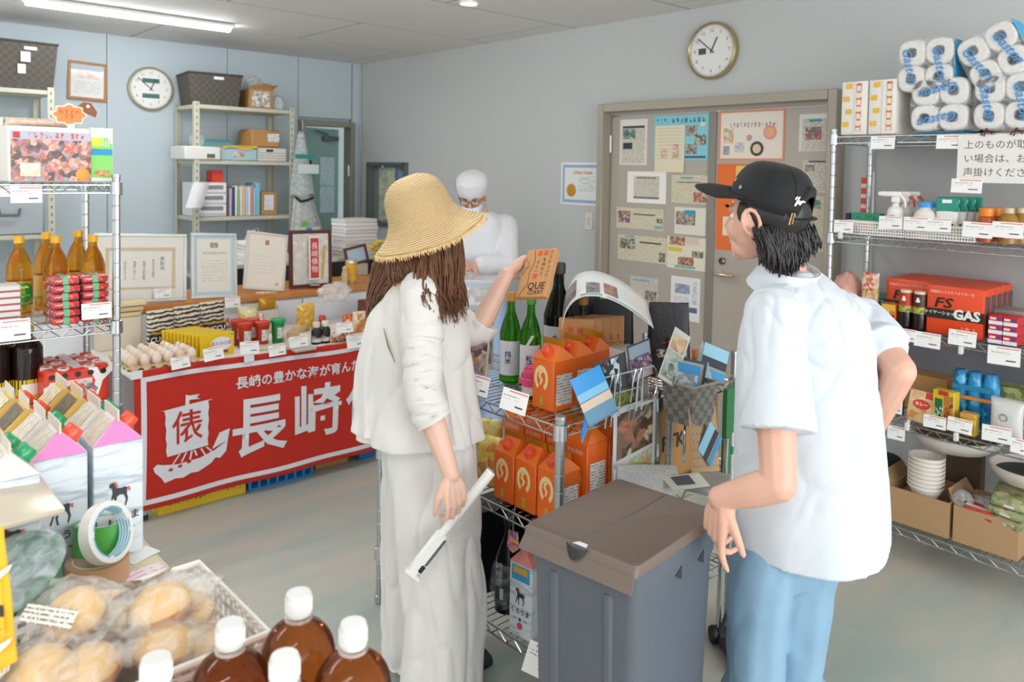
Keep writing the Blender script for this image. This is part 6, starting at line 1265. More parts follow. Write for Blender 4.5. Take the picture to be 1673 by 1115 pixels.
for k, (x_, y_, lab) in enumerate(((1.775, 1.845, 'jam jar with a pink cloth cover nearest the bottles'), (1.79, 1.755, 'jam jar with a pink cloth cover against the orange cartons'), (1.72, 1.80, 'dark jam jar with a pink cloth cover at the board edge'))):
    t = bottle('jam_jar', lab, (x_, y_, ZT), [(0, 0), (.027, 0), (.029, .004), (.029, .05), (.025, .062)], M('#3a1416', .08), None, None, [(.012, .046, .0295, M('#e4ddd8', .5), 120)], 'jam jars', cat='jar'); t.rotation_euler.z = rad(-60)
    part('cloth_cover', MB().loft([[(r_*(1+.10*math.sin(9*a))*math.cos(a), r_*(1+.10*math.sin(9*a))*math.sin(a), z+.004*math.sin(5*a)*(r_ > .03)) for a in [2*PI*q/45 for q in range(45)]] for r_, z in ((.040, .045), (.033, .058), (.029, .064), (.030, .074), (.024, .082), (.001, .085))], False, False), M('#d84a78', .8, var=.3, scale=90), t); part('ribbon', MB().tube([(.0305*math.cos(a), .0305*math.sin(a), .062) for a in [2*PI*q/20 for q in range(20)]], .0018, 5, closed=True), M('#e9a4b4', .6), t)
OR_ = M('#ea6a22', .32); ORR = M('#e87426', .28); GOLD = M('#c98a24', .25, .6)
def orange_carton(label, p, w=.091, h=.150, g=.042, rz=PI, group='small orange cartons', capped=True, tall=False):
    t = carton('shochu_carton', label, p, rz, w, h, g, OR_, ORR, M('#e2522c', .3) if capped else None, group, GOLD)
    x = w/2+.0008                                                    # emblem on the capped side: pale ring with a curl
    R4 = Matrix.Translation((x, -.006, h*(.62 if not tall else .5))) @ Matrix.Rotation(PI/2, 4, 'Y'); s = .034 if not tall else .036
    part('emblem', MB().loft([[R4 @ Vector((-r_*1.22*math.cos(a)*s*.95, r_*math.sin(a)*s*.86, 0)) for a in [rad(-150+300*k/30) for k in range(31)]] for r_ in (.62, 1.0)], False, False, closed=False), M('#f0d49a', .5), t)
    part('emblem', MB().tube([R4 @ Vector(q) for q in ((.02, -.004, 0), (.005, .002, 0), (-.006, -.008, 0), (-.018, -.004, 0), (-.022, .006, 0))], [.003, .006, .005, .006, .002], 6, flat=.2), M('#f0d49a', .5), t)
    part('green_tag', MB().box((x, -.004, h*.17), (.001, .014, .028)), M('#b9a02c', .5), t)
    o = part('side_label', MB().box((0, w/2+.0006, h*.42), (w*.72, .001, h*.62)), stripes('#e9e4de', '#9a8f88', 2, .009, .35, .5, 90), t)
    if tall: text('本格焼酎', .017, M('#f0dcc0', .5), t, (x, -.004, h*.86), (PI/2, 0, PI/2), lead=1)
    return t
oc = [orange_carton('orange carton with a pale round emblem at the front corner of the top board', (1.705, 1.685, ZT))]
for k, (x_, lab) in enumerate(((1.80, 'orange carton standing second along the top board edge'), (1.895, 'orange carton third along the top board by the brown boxes'))): dup(oc[0], (x_, 1.69+.008*k, ZT), label=lab)
for k, (y_, lab) in enumerate(((1.81, 'orange carton front left on the middle board by the trousers'), (1.712, 'orange carton in the middle of the front row below'), (1.614, 'orange carton front right on the middle board by the corner post'))): dup(oc[0], (1.665, y_, ZL), label=lab)
tall = orange_carton('tall orange carton behind the left small one on the middle board', (1.775, 1.79, ZL), .092, .222, .045, group='tall orange cartons', capped=False, tall=True)
dup(tall, (1.775, 1.692, ZL), label='tall orange carton behind the middle small one on the middle board')
dup(tall, (1.765, 1.598, ZL), label='tall orange carton showing its barcode side right of the corner post')
dup(tall, (1.865, 1.60, ZL), label='tall orange carton beside the photo sheet on the middle board')
dup(tall, (1.775, 1.888, ZL), label='tall orange carton at the far left behind the yellow snack bag')
pouch('snack_bag', 'yellow snack bag with pink lettering left of the orange cartons', (1.66, 1.905, ZL), rad(-75), .12, .17, .06, photo(['#e6cf6a', '#ecdc8a', '#d9b83c', '#d23a6a'], 20, 41), cat='bag')
pouch('snack_bag', 'yellow green snack bag behind the pink lettered one', (1.72, 2.02, ZL), rad(-60), .13, .19, .06, photo(['#d9c95a', '#b9b83c', '#e9dc9a', '#c98a3a'], 20, 42), cat='bag')
pouch('snack_bag', 'white snack bag high at the left of the middle board', (1.70, 2.13, ZL), rad(-60), .12, .20, .06, photo(['#e9e6e0', '#8fa4c4', '#e0a05a'], 16, 43), cat='bag')
# curry boxes in a row
c0 = None
for k in range(5):
    lab = ('brown card box standing nearest behind the orange cartons', 'brown card box second in the row behind the orange cartons', 'brown card box third in the row behind the orange cartons', 'brown card box fourth in the row behind the orange cartons', 'brown card box last in the row under the curled paper')[k]
    a_ = rad(-28); p = Vector((1.90+.030*k, 1.775-.006*k, ZT+.066)); 
    if c0 is None:
        c0 = thing('curry_box', lab, 'box', p, rad(-38), 'brown card boxes', (rad(-4), 0, rad(-48))); part('carton', MB().box((0, 0, .084), (.118, .022, .168), .002), KR, c0)
        text('クエ\nカレー', .018, INK, c0, (.03, -.0115, .09), name='print'); panel(c0, 'red_square', -.02, .13, .018, .018, -.0113, M('#e0622c', .6)); panel(c0, 'red_square', .01, .13, .018, .018, -.0113, M('#e0622c', .6))
    else: dup(c0, p, label=lab)
solo('kraft_riser', MB().box((0, 0, .0325), (.20, .12, .064), .002), M('#b98a5c', .7), 'low brown carton under the row of brown card boxes', 'box', (1.965, 1.765, ZT+.001), (0, 0, 0))
# curled news sheet arching over bottles and boxes
t = thing('newspaper_sheet', 'curled glossy news sheet arching over the brown card boxes', 'paper', (0, 0, 0)); m = MB(); rows = []
A0, A1, A2, A3 = Vector((1.86, 1.80, 1.15)), Vector((1.87, 1.79, 1.305)), Vector((1.93, 1.66, 1.285)), Vector((2.04, 1.585, 1.165)); wv = Vector((.13, .12, .02))
def arch(u): return A0*(1-u)**3+A1*3*u*(1-u)**2+A2*3*u*u*(1-u)+A3*u**3
def archp(u, v, o=0):
    p = arch(u)+wv*v; tn = (arch(min(1, u+.02))-arch(max(0, u-.02))).normalized(); return p+tn.cross(wv).normalized()*o
def arcpatch(u0, u1, v0, v1, mat, name, o, n=24):
    m = MB(); m.loft([[archp(u0+(u1-u0)*i/n, v0+(v1-v0)*j/4, o) for i in range(n+1)] for j in range(5)], False, False, closed=False); return part(name, m, mat, t, smooth=70)
o = arcpatch(0, 1, -.8, 1.0, M('#e6e6e4', .35), 'sheet', 0); md = o.modifiers.new('s', 'SOLIDIFY'); md.thickness = .0015; md.offset = 0
sg = 1
for o_ in (.0016, -.0016):
    arcpatch(.42, .56, -.6, .1, photo(['#6a6468', '#a9a2a0', '#4a4648'], 40, 44), 'photo', o_, 8); arcpatch(.60, .72, -.55, .2, photo(['#7a6a62', '#c98a7a', '#5a5450'], 40, 45), 'photo', o_, 8); arcpatch(.36, .58, -.76, -.64, M('#8fb0b4', .5), 'headline', o_, 8); arcpatch(.62, .95, -.76, -.68, M('#8fb4b8', .5), 'headline', o_, 8); arcpatch(.0, .30, -.6, .6, photo(['#8a7a74', '#b9aaa4', '#6a5e5c'], 20, 46), 'photo', o_, 8)
# white pamphlets in a wire basket
t = thing('pamphlet_basket', 'small square wire basket full of white pamphlets at the rack corner', 'basket', (1.965, 1.61, ZT), rad(-12)); m = MB()
for z in (0, .05, .10): m.tube([(-.06, -.06, z), (.06, -.06, z), (.06, .06, z), (-.06, .06, z)], .0018, 5, closed=True)
for k in range(9):
    for s in (-1, 1): m.tube([(-.06+.015*k, s*.06, 0), (-.06+.015*k, s*.06, .10)], .0012, 4).tube([(s*.06, -.06+.015*k, 0), (s*.06, -.06+.015*k, .10)], .0012, 4)
o = part('wire_mesh', m, M('#8d8478', .35, .7), t); o['kind'] = 'stuff'
for k in range(9):
    q = thing('pamphlet', 'white pamphlet in the small wire basket, %s from the left' % ('first', 'second', 'third', 'fourth', 'fifth', 'sixth', 'seventh', 'eighth', 'ninth')[k], 'pamphlet', (1.965-.04+.0095*k, 1.61-.002*k, ZT+.004), 0, 'white pamphlets in the wire basket', (0, rad(-3), rad(-12)))
    part('cover', MB().box((0, 0, .078), (.006, .10, .156), .0008), M('#dcdbda' if k % 2 else '#e6e5e4', .5), q); part('pages', MB().box((0, .0012, .0785), (.0042, .099, .155)), PAPER, q)
# postcards on a wire holder clipped to the front edge
t = thing('wire_card_holder', 'chrome looped wire postcard holder on the front edge of the rack', 'holder', (0, 0, 0)); H0, H1 = Vector((1.655, 1.515, ZT+.0)), Vector((1.965, 1.515, ZT+.0))
def hp(u, z, y=0): return H0.lerp(H1, u)+Vector((0, y, z))
m = MB(); loop = []
for k in range(25):
    a = PI/2+PI*k/24; loop.append(hp(.10, .075, -.02)+Vector((.028*math.cos(a), 0, .05*math.sin(a))))
for k in range(25):
    a = -PI/2+PI*k/24; loop.append(hp(.92, .075, -.02)+Vector((.028*math.cos(a), 0, .05*math.sin(a))))
part('outer_loop', MB().tube(loop, .0032, 6, closed=True), CHROME, t); part('middle_wire', MB().tube([hp(.08, .07, -.018), hp(.95, .07, -.018)], .0028, 6), CHROME, t)
for u in (.28, .36, .62, .70): part('upright_wire', MB().tube([hp(u, -.03, -.008), hp(u, .10, -.024), hp(u+.04, .128, -.024), hp(u+.07, .12, -.022), hp(u+.07, .0, -.02)], .0028, 6), CHROME, t)
def postcard(label, c, rx, rz, roll, w, h, bits, base):
    t = thing('postcard', label, 'postcard', c, 0, None, (rad(rx), rad(roll), rad(rz))); part('card', MB().box((0, 0, 0), (w, .0012, h)), base, t)
    for nm, u, v, bw, bh, mt_ in bits: part(nm, MB().box(((u-.5)*w, -.0009-.0002*len(t.children), (.5-v)*h), (bw*w, .0006, bh*h)), mt_, t)
    return t
postcard('postcard of bright blue sky and pale shore at the left of the wire holder', (1.665, 1.482, ZT+.085), -8, -20, -22, .10, .145, [('sky', .5, .22, 1, .44, M('#2f97dc', .3)), ('sky', .5, .42, 1, .16, M('#7fc0e6', .3)), ('shore', .5, .62, 1, .2, M('#d9c3ac', .3)), ('sea', .5, .82, 1, .26, M('#5f8fac', .3))], M('#4a7f9c', .3))
postcard('postcard of black trees on pale sky in the wire holder', (1.765, 1.506, ZT+.125), -6, 4, -5, .15, .10, [('scene', .46, .5, .6, .9, photo(['#dfe9ee', '#c9d9e4', '#2a2a2e', '#1f2126'], 30, 47, .3)), ('dark_edge', .88, .5, .24, 1, M('#4a464e', .4))], M('#4a4a52', .3))
postcard('postcard of a crowd by boats in the wire holder', (1.90, 1.508, ZT+.145), -6, 4, -5, .12, .115, [('sky', .5, .2, .9, .3, M('#9fb4c4', .4)), ('crowd', .5, .55, .9, .4, photo(['#3a4a6a', '#6a5a8a', '#a8485a', '#c9c4d0', '#2c3040'], 70, 48)), ('ground', .5, .86, .9, .2, M('#c9b4b4', .4))], M('#4a464c', .3))
postcard('long green and grey postcard behind the lower wire loops', (1.79, 1.512, ZT+.045), -5, 3, -4, .22, .06, [('field', .62, .5, .6, .8, photo(['#4a5a2c', '#a9b04a', '#2c2e2a', '#8a9a4a'], 50, 49)), ('sea', .14, .5, .26, .8, M('#3a7fa4', .4))], M('#33343a', .3))
t = thing('ribbon', 'bright blue ribbon tied to the front rail of the rack', 'ribbon', (1.688, 1.535, IZS[0]-.02)); part('band', MB().tube([(0, 0, .03), (-.004, -.012, .07), (-.002, -.004, .11)], [.006, .009, .005], 6, flat=.35), M('#2f8fe0', .5), t); part('tail', MB().tube([(0, -.004, .035), (-.018, -.014, .0), (-.030, -.016, -.03)], [.006, .008, .003], 6, flat=.3), M('#2f8fe0', .5), t); part('tail', MB().tube([(0, -.004, .035), (.014, -.014, .01), (.034, -.016, .012)], [.006, .008, .003], 6, flat=.3), M('#2f8fe0', .5), t)
# picture boards behind the woman, small stands
for k, (p, rz_, w_, h_, seed, lab) in enumerate((((1.70, 2.10, ZT), -62, .15, .19, 50, 'picture board of bamboo dishes leaning beside the green bottles'), ((1.80, 2.20, ZT), -50, .16, .23, 51, 'taller grey picture board behind the bamboo dish one'), ((1.88, 2.30, ZT), -58, .17, .30, 52, 'pale acrylic leaflet stand at the far end of the rack'))):
    t = thing('picture_board', lab, 'board', p, 0, None, (rad(-10), 0, rad(rz_))); part('board', MB().box((0, 0, h_/2), (w_, .004, h_), .001), M('#d0cdc9', .3), t); panel(t, 'photo', 0, h_*.5, w_*.92, h_*.82, -.003, photo((['#4a3a44', '#b98a5a', '#7a6a8a', '#d9b88a', '#5a4a40'], ['#7a7470', '#a9a39a', '#5a5654', '#c9c3b8'], ['#e2dfdc', '#c9c6c4', '#b0aeb0', '#e9e7e4'])[k], 24, seed)); panel(t, 'top_band', 0, h_*.94, w_*.92, h_*.07, -.0035, M('#b9c4cc', .4))
solo('orange_tag', MB().box((0, 0, .02), (.045, .004, .04), .001).mat(1).box((0, -.0024, .022), (.03, .001, .012)), [M('#e0542c', .5), M('#e9d0c0', .6)], 'small orange tag standing on top of the picture boards', 'tag', (1.74, 2.215, ZT+.205), (0, 0, rad(-50)))
# price cards on the island
def icard(px, py, d, rz, where, w_=.085, h_=.07, roll=0): p = dep(d, px, py); card(p, rz, where, w_, h_, -10, roll)
icard(840, 656, 2.27, -PI/2+rad(18), 'on the island edge under the jam jars', .085, .062, 8); icard(783, 630, 2.42, -PI/2+rad(15), 'on the island edge at the blouse hem', .07, .06, 5)
icard(880, 1080, 2.14, -PI/2+rad(30), 'tilted on the lowest rail beside the bin', .075, .085, 14)
# lower board: white carton with a horse, dark bottle in a clear bag
def horse(par, x, y, z, s, rot=FRONT):
    body = [(-.5, .62), (-.42, .78), (-.36, .74), (-.30, .80), (-.2, .66), (-.12, .45), (.12, .40), (.34, .44), (.42, .36), (.40, .05), (.46, -.25), (.36, -.62), (.30, -.62), (.36, -.25), (.24, .02), (.05, .05), (-.10, -.02), (-.16, -.3), (-.10, -.62), (-.18, -.62), (-.24, -.28), (-.26, .0), (-.36, -.25), (-.46, -.58), (-.52, -.55), (-.40, -.15), (-.32, .2), (-.36, .5), (-.46, .50)]
    b = MB().prism([(px*s, pz*s) for px, pz in body], -.0004, .0004); o = part('horse_print', b, M('#3c3b40', .6), par, (x, y, z)); 
    part('mane', MB().prism([(px*s, pz*s) for px, pz in ((-.28, .80), (-.16, .80), (-.06, .64), (-.08, .44), (-.14, .46), (-.2, .64))], -.0008, -.0003), M('#d9705a', .6), o); part('tail', MB().prism([(px*s, pz*s) for px, pz in ((.42, .38), (.56, .40), (.60, .22), (.52, .12), (.46, .24))], -.0008, -.0003), M('#d9705a', .6), o)
SILK = M('#d5dde3', .35, var=.04, scale=7); 
def wave_mat():
    key = 'wave'
    if key in MATS: return MATS[key]
    m, t, b = nt('snow_field_print'); N, L = t.nodes.new, t.links.new; b.inputs['Roughness'].default_value = .32
    tc = N('ShaderNodeTexCoord'); mp = N('ShaderNodeMapping'); mp.inputs['Scale'].default_value = (6, 6, 34); mp.inputs['Rotation'].default_value = (0, rad(14), 0); n = N('ShaderNodeTexNoise'); n.inputs['Scale'].default_value = 1.6; n.inputs['Detail'].default_value = 5; n.inputs['Distortion'].default_value = .8
    r = N('ShaderNodeValToRGB'); r.color_ramp.elements[0].position = .36; r.color_ramp.elements[0].color = lin('#b3bfc8'); r.color_ramp.elements[1].position = .5; r.color_ramp.elements[1].color = lin('#dde4ea')
    L(tc.outputs['Object'], mp.inputs[0]); L(mp.outputs[0], n.inputs['Vector']); L(n.outputs['Fac'], r.inputs[0]); L(r.outputs[0], b.inputs['Base Color']); MATS[key] = m; return m
WAVE = wave_mat()
def horse_carton(label, p, rz, roofm, capm, group=None, face_rot=0):
    t = carton('horse_carton', label, p, rz, .090, .225, .046, WAVE, roofm, capm, group, M('#d2c6b8', .5), cap_at=0)
    horse(t, 0, -.0462, .122, .035); text('くろうま', .019, M('#2c2c30', .6), t, (0, -.0462, .078), bold=.0003); panel(t, 'small_square', 0, .055, .009, .009, -.0459, M('#3c3f48', .6)); panel(t, 'small_print', -.02, .055, .016, .004, -.0459, M('#8d949c', .6)); panel(t, 'small_print', .02, .055, .016, .004, -.0459, M('#8d949c', .6))
    a = math.atan2(.046, .045); R4 = Matrix.Translation((-.0228, 0, .2487)) @ Matrix.Rotation(-a, 4, 'Y')
    part('roof_print', MB().box((-.002, 0, .0004), (.05, .066, .0006), tf=R4), stripes('#dccfbd', '#a99c8c', 1, .008, .3, .6, 80), t)
    return t
PINK = M('#e7d6da', .4)
t = horse_carton('white carton with a black horse alone on the lowest board', (1.652, 1.715, ZB), -PI/2+rad(6), M('#e08a84', .4), M('#c9502c', .3)); panel(t, 'blue_sticker', .0, .196, .07, .045, -.0462, M('#3f9ac8', .5)); panel(t, 'gold_sticker', .0, .205, .055, .02, -.0467, M('#d9a43c', .5)); part('pink_dot', MB().lathe([(0, .0465), (.011, .0465)], 14, tf=Matrix.Translation((0, 0, .035)) @ Matrix.Rotation(PI/2, 4, 'X')), M('#d84a86', .5), t)
t = sake('dark_bottle', 'black bottle wrapped in clear film on the lowest board', (1.70, 1.865, ZB), .30, .045, M('#0f1012', .08), '#1a1a1c', '', rad(-70), '#23262a'); text('吟\n極\n意', .026, M('#dcdfe2', .5), t, (-.01, -.0475, .12), lead=1.0)
crumple('clear_wrap', '', (0, 0, -.001), .075, film('#dfe6ea', .16, .08), seed=60, amp=.12, sc=(.8, .8, 1.5), par=t); part('white_tag', MB().box((.0, -.05, .06), (.012, .002, .035)), WHITE, t)
for k, (x_, y_, h_, lab) in enumerate(((1.86, 1.93, .30, 'black carton standing at the back of the lowest board'), (1.86, 1.72, .29, 'second black carton behind the white horse carton'), (1.75, 2.02, .28, 'dark carton at the far end of the lowest board'))): pbox('black_carton', lab, (x_, y_, ZB), rad(-5*k), (.15, .13, h_), M('#17181b', .4))
t = thing('hanging_tag', 'small orange patterned tag hanging under the middle board', 'tag', dep(2.33, 838, 885), 0, None, (0, 0, -PI/2+rad(20))); part('tag_card', MB().prism([(-.016, .03), (.016, .03), (.02, -.02), (0, -.035), (-.02, -.02)], 0, .002), photo(['#d9702c', '#8a5a8a', '#3a3a44', '#c98a4a'], 50, 53), t); part('hook', MB().tube([(0, 0, .03), (0, 0, .07), (.0, .012, .10)], .0015, 5), CHROME, t)
# photo sheet and folded newspaper on the front side
def fside(px, py, y=1.527): return onY(y, px, py)
a, b_, c_ = fside(1000, 668), fside(1066, 640), fside(1060, 762)
t = thing('photo_sheet', 'white sheet with two seafood plate photos hung on the rack front', 'poster', (1.892, 1.516, .800), rad(0)); w_ = .20; part('sheet', MB().quad((-.10, 0, -.11), (.10, 0, -.10), (.10, 0, .125), (-.10, 0, .115), .0015), M('#e4e6ea', .4), t)
part('dish_photo', MB().quad((-.085, -.001, -.04), (.085, -.001, -.02), (.085, -.001, .11), (-.085, -.001, .10), .0006), photo(['#5a4238', '#7a5e50', '#e0d6a8', '#4a4e58', '#c9846a', '#8a705c'], 18, 54), t); part('dish_photo', MB().quad((-.04, -.001, -.10), (.085, -.001, -.095), (.085, -.001, -.03), (-.04, -.001, -.05), .0006), photo(['#d9dcd0', '#a9c06a', '#e0c98a', '#d98a7a', '#eceae0'], 30, 55), t)
t = thing('newspaper', 'folded newspaper stuck between the rack front and the bin lid', 'newspaper', (1.83, 1.47, .66), rad(4)); part('front_page', MB().quad((-.10, -.02, -.05), (.26, -.01, -.05), (.25, .015, .03), (-.055, .015, .105), .002, 8, 4, lambda u, v: (0, .008*math.sin(u*4), 0)), stripes('#d3d1cc', '#b4b2ae', 2, .006, .5, .7, 160), t); part('back_page', MB().quad((-.09, .0, -.05), (.26, .005, -.06), (.24, .02, .015), (-.07, .018, .098), .002, 6, 3), M('#cfcdc8', .8), t)
solo('calendar_strip', MB().quad((-.05, 0, -.02), (.10, -.02, -.05), (.10, 0, .0), (-.05, .02, .03), .004).mat(1).quad((-.02, -.001, -.012), (.05, -.011, -.028), (.05, 0, .004), (-.02, .012, .018), .0045), [M('#d9d4c8', .6), M('#5a5c5e', .5)], 'cream card strip with grey shapes behind the bin lid', 'card', (2.05, 1.46, .66), (rad(-35), 0, 0))
# ================================================================== small stand behind: basket, pegboard, pouches
R2X, R2Y = 2.085, 1.53
wire_rack('display_stand', 'small chrome display stand with the pegboard next to the island', (R2X, R2Y, 0), 0, .37, .40, (.900, .58, .25), 1.0, .0125)
def cbag(label, loc, rz, seed):
    t = thing('coffee_pouch', label, 'pouch', loc, rz, 'black coffee pouches'); BP = M('#151517', .45, bump=.15, bscale=60)
    rings = []
    for i in range(13):
        v = i/12; d_ = .075*(1-v)**.8+.004; w_ = .155-.012*v; rings.append([(w_/2*math.copysign(abs(math.cos(q))**.35, math.cos(q)), d_/2*math.copysign(abs(math.sin(q))**.6, math.sin(q))+.012*v, .255*v+.004*math.sin(3*q+seed)*(v > .9)) for q in [2*PI*k/36 for k in range(36)]])
    part('bag', MB().loft(rings), BP, t); part('red_seal', MB().lathe([(.011, -.016), (.012, 0), (.009, .004), (.004, .006), (.005, .014), (0, .016)], 12, (0, -.030, .125)), M('#c8381c', .4), t); panel(t, 'gold_mark', -.028, .122, .022, .003, -.033, M('#8a6a3a', .4, .5)); panel(t, 'gold_mark', .028, .122, .022, .003, -.033, M('#8a6a3a', .4, .5)); part('clear_window', MB().box((0, -.037, .085), (.11, .004, .03), .002), photo(['#3a3634', '#8a7a6c', '#d9cdb8', '#2a2624'], 60, 56, .2), t); return t
cbag('black coffee pouch with a red seal nearest the postcards', (2.30, 1.70, ZT), rad(-38), 1); cbag('black coffee pouch partly behind the curled news sheet', (2.19, 1.865, ZT), rad(-38), 2); cbag('black coffee pouch at the back left of the three', (2.13, 1.90+.07, ZT), rad(-40), 3)
GBK = checker('#8a8a82', '#6f6d66', 46, .5, .7)
t = thing('checked_basket', 'grey checked box basket of postcards hung on the stand', 'basket', tuple(onY(1.445, 1127, 655)-Vector((0, 0, .063))), rad(-2)); x, y, k = .064, .060, .80
def rg(z, s, i=0): return [(-x*s+i, -y*s+i, z), (x*s-i, -y*s+i, z), (x*s-i, y*s-i, z), (-x*s+i, y*s-i, z)]
part('basket_body', MB().loft([rg(0, k), rg(.125, 1), rg(.125, 1, .004), rg(.004, k, .004)]), GBK, t, smooth=0); part('rim', MB().tube([Vector(p) for p in rg(.125, 1)], .004, 6, closed=True), M('#a09a90', .5), t, smooth=0)
part('clear_sleeve', MB().quad((-.02, -.05, .11), (.08, -.03, .11), (.10, .03, .235), (.03, .04, .13), .001), film('#e6ecee', .5, .1), t)
for k, (c, lab) in enumerate((('#3f9ad8', 'blue'), ('#e4e0d8', 'cream'), ('#d9a48a', 'peach'), ('#5a6a70', 'dark grey'), ('#3a7a9a', 'teal'))):
    o = postcard('%s edged postcard standing in the grey checked basket' % lab, tuple(onY(1.445, 1127, 655)+Vector((-.030+.014*k, .004*k, .062))), -6, -68, 6, .085, .12, [('edge', .5, .12, .9, .12, M(c, .4)), ('picture', .5, .55, .9, .6, photo([c, '#e0dcd4', '#8a9aa4'], 20, 60+k))], M(c, .4)); o['group'] = 'postcards in the checked basket'
t = thing('pegboard', 'tan perforated hardboard panel with a pinned beach postcard', 'board', tuple(onY(1.40, 1150, 716)), 0, None, (rad(-12), rad(14), rad(8))); part('board', MB().box((0, 0, 0), (.19, .005, .20), .001), M('#c6a27c', .7, var=.06), t)
m = MB()
for i in range(7):
    for j in range(8): m.lathe([(0, .0028), (.0028, .0028)], 8, tf=Matrix.Translation((-.081+.027*i, 0, -.083+.0238*j)) @ Matrix.Rotation(PI/2, 4, 'X'))
o = part('peg_holes', m, M('#6a5238', .8), t, smooth=0); o['kind'] = 'stuff'
SEA = [('sky', .5, .22, 1, .42, M('#9fd4ea', .35)), ('dark_shore', .5, .55, 1, .28, M('#2f3844', .35)), ('sand', .5, .72, 1, .06, M('#b9a48e', .35)), ('surf', .5, .88, 1, .22, M('#3f9fd8', .35))]
postcard('blue beach postcard pinned on the tan hardboard panel', tuple(onY(1.383, 1160, 726)), -12, 8, -40, .105, .085, SEA, M('#4fa4dc', .35))
postcard('pale blue coast postcard clipped high on the stand post', tuple(onY(1.44, 1167, 592)), -8, -10, 22, .12, .10, SEA, M('#6fb4dc', .35)); postcard('orange sunset postcard clipped left of the pale blue coast one', tuple(onY(1.47, 1140, 598)), -6, 6, 12, .085, .105, [('sunset', .5, .4, 1, .8, photo(['#c9642c', '#e8942c', '#f2c25a', '#9a4a2c'], 14, 66))], M('#b9603a', .35))
postcard('orchard and sky postcard slanted between the baskets', tuple(onY(1.475, 1102, 583)), -10, -14, 32, .075, .17, [('food', .5, .25, .8, .3, photo(['#d8b48a', '#c98a7a', '#e4cfa0'], 30, 67)), ('trees', .5, .68, .85, .5, photo(['#8a9a7a', '#c9d4c8', '#4a5a4a', '#dfe4e0'], 30, 68))], M('#dcdcd6', .35))
t = pbox('cardboard_box', 'brown cardboard box with black capitals inside the small stand', (2.255, 1.72, .588), 0, (.33, .30, .26), CB); text('PTK', .07, M('#3c3026', .7), t, (-.095, -.1515, .14), bold=.0015)
t = thing('wire_hook', 'chrome D-shaped wire hook below the checked basket', 'hook', tuple(onY(1.47, 1110, 722))); part('hook_wire', MB().tube([(.02, 0, .07), (0, -.02, .06), (-.02, -.035, .02), (-.02, -.035, -.02), (0, -.02, -.06), (.02, 0, -.07), (.02, 0, .07)], .003, 6), CHROME, t)
t = thing('folding_cart', 'black folding hand cart with a chrome pole behind the bin', 'cart', (2.33, 1.36, 0), rad(-38)); part('platform', MB().box((0, .02, .03), (.16, .26, .025), .006), M('#26272a', .6), t); part('pole', MB().tube([(-.07, .12, .05), (-.06, .12, .72)], .009, 8), CHROME, t); part('pole', MB().tube([(.07, .12, .05), (.06, .12, .60)], .009, 8), CHROME, t); part('brace', MB().tube([(-.07, .1, .05), (.0, .13, .2), (.06, .12, .3)], .007, 6), M('#26272a', .6), t)
for x_ in (-.085, .085): part('wheel', MB().lathe([(0, -.012), (.026, -.012), (.03, -.006), (.03, .006), (.026, .012), (0, .012)], 16, tf=Matrix.Translation((x_, .12, .031)) @ Matrix.Rotation(PI/2, 4, 'Y')), M('#1a1b1d', .6), t)
for y_ in (-.07, .0, .07): part('platform_slat', MB().box((0, y_+.02, .045), (.15, .02, .006), .002), M('#3a3c40', .6), t)
solo('white_stick', MB().lathe([(.0, 0), (.006, 0), (.0065, .01), (.0065, .16), (.003, .17), (0, .17)], 12).mat(1).lathe([(.0068, .10), (.0068, .125)], 12), [M('#e4e9ea', .3), M('#3fa48a', .4)], 'thin white stick with a green band leaning on the stand', 'stick', (2.27, 1.41, .60), (rad(-8), rad(12), 0))
solo('grey_tray', MB().box((0, 0, .012), (.18, .15, .022), .006), M('#b4b5b2', .5), 'grey flat tray on the front edge of the stand', 'tray', (2.235, 1.475, .588), (rad(0), 0, rad(12)))
solo('green_board', MB().box((0, 0, .15), (.06, .02, .30), .002), M('#2f7a4a', .5), 'dark green board behind the tan hardboard', 'panel', (2.385, 1.50, .588))
# ================================================================== foreground table at the lower left
FT = .86
t = thing('display_table', 'pale wooden display table in the lower left foreground', 'table', (.06, 1.47, 0)); part('table_top', MB().box((0, 0, FT-.012), (.906, .86, .024), .002), M('#e0cfae', .5, var=.08, scale=6), t)
part('edge_strip', MB().box((.4535, 0, FT-.011), (.003, .86, .022)), M('#d8d0c2', .5), t)
for x_ in (-.42, .42):
    for y_ in (-.39, .39): part('leg', MB().box((x_, y_, .419), (.04, .04, .838), .003), M('#d3c6ac', .5), t)
W1_ = horse_carton('white horse carton with a pink gable at the right front of the foreground table', (.455, 1.665, FT), 0, PINK, M('#e8543c', .2), 'white horse cartons')
PKT = M('#d77ab8', .4)
def pinktri(t):
    part('pink_gable', MB().add([(-.0445, -.0452, .2252), (.0445, -.0452, .2252), (0, -.0292, .2705)], [(0, 1, 2)]), PKT, t, smooth=0)
pinktri(W1_); W2_ = dup(W1_, (.352, 1.650, FT), label='white horse carton with a pink gable partly behind the white tape roll')
CLB = M('#ddd5ca', .4); G1 = horse_carton('white carton with a green cap behind the right pink gabled one', (.448, 1.765, FT), 0, CLB, M('#2a9a62', .2), 'green capped cartons')
dup(G1, (.348, 1.752, FT), label='white carton with a green cap behind the left pink gabled one'); dup(G1, (.252, 1.662, FT), label='white carton with a green cap cut off at the left frame edge'); dup(G1, (.262, 1.585, FT-.0), label='white carton with a green cap nearest the beige board')
YC = M('#d8ac3c', .35); YR = M('#d9b45a', .4)
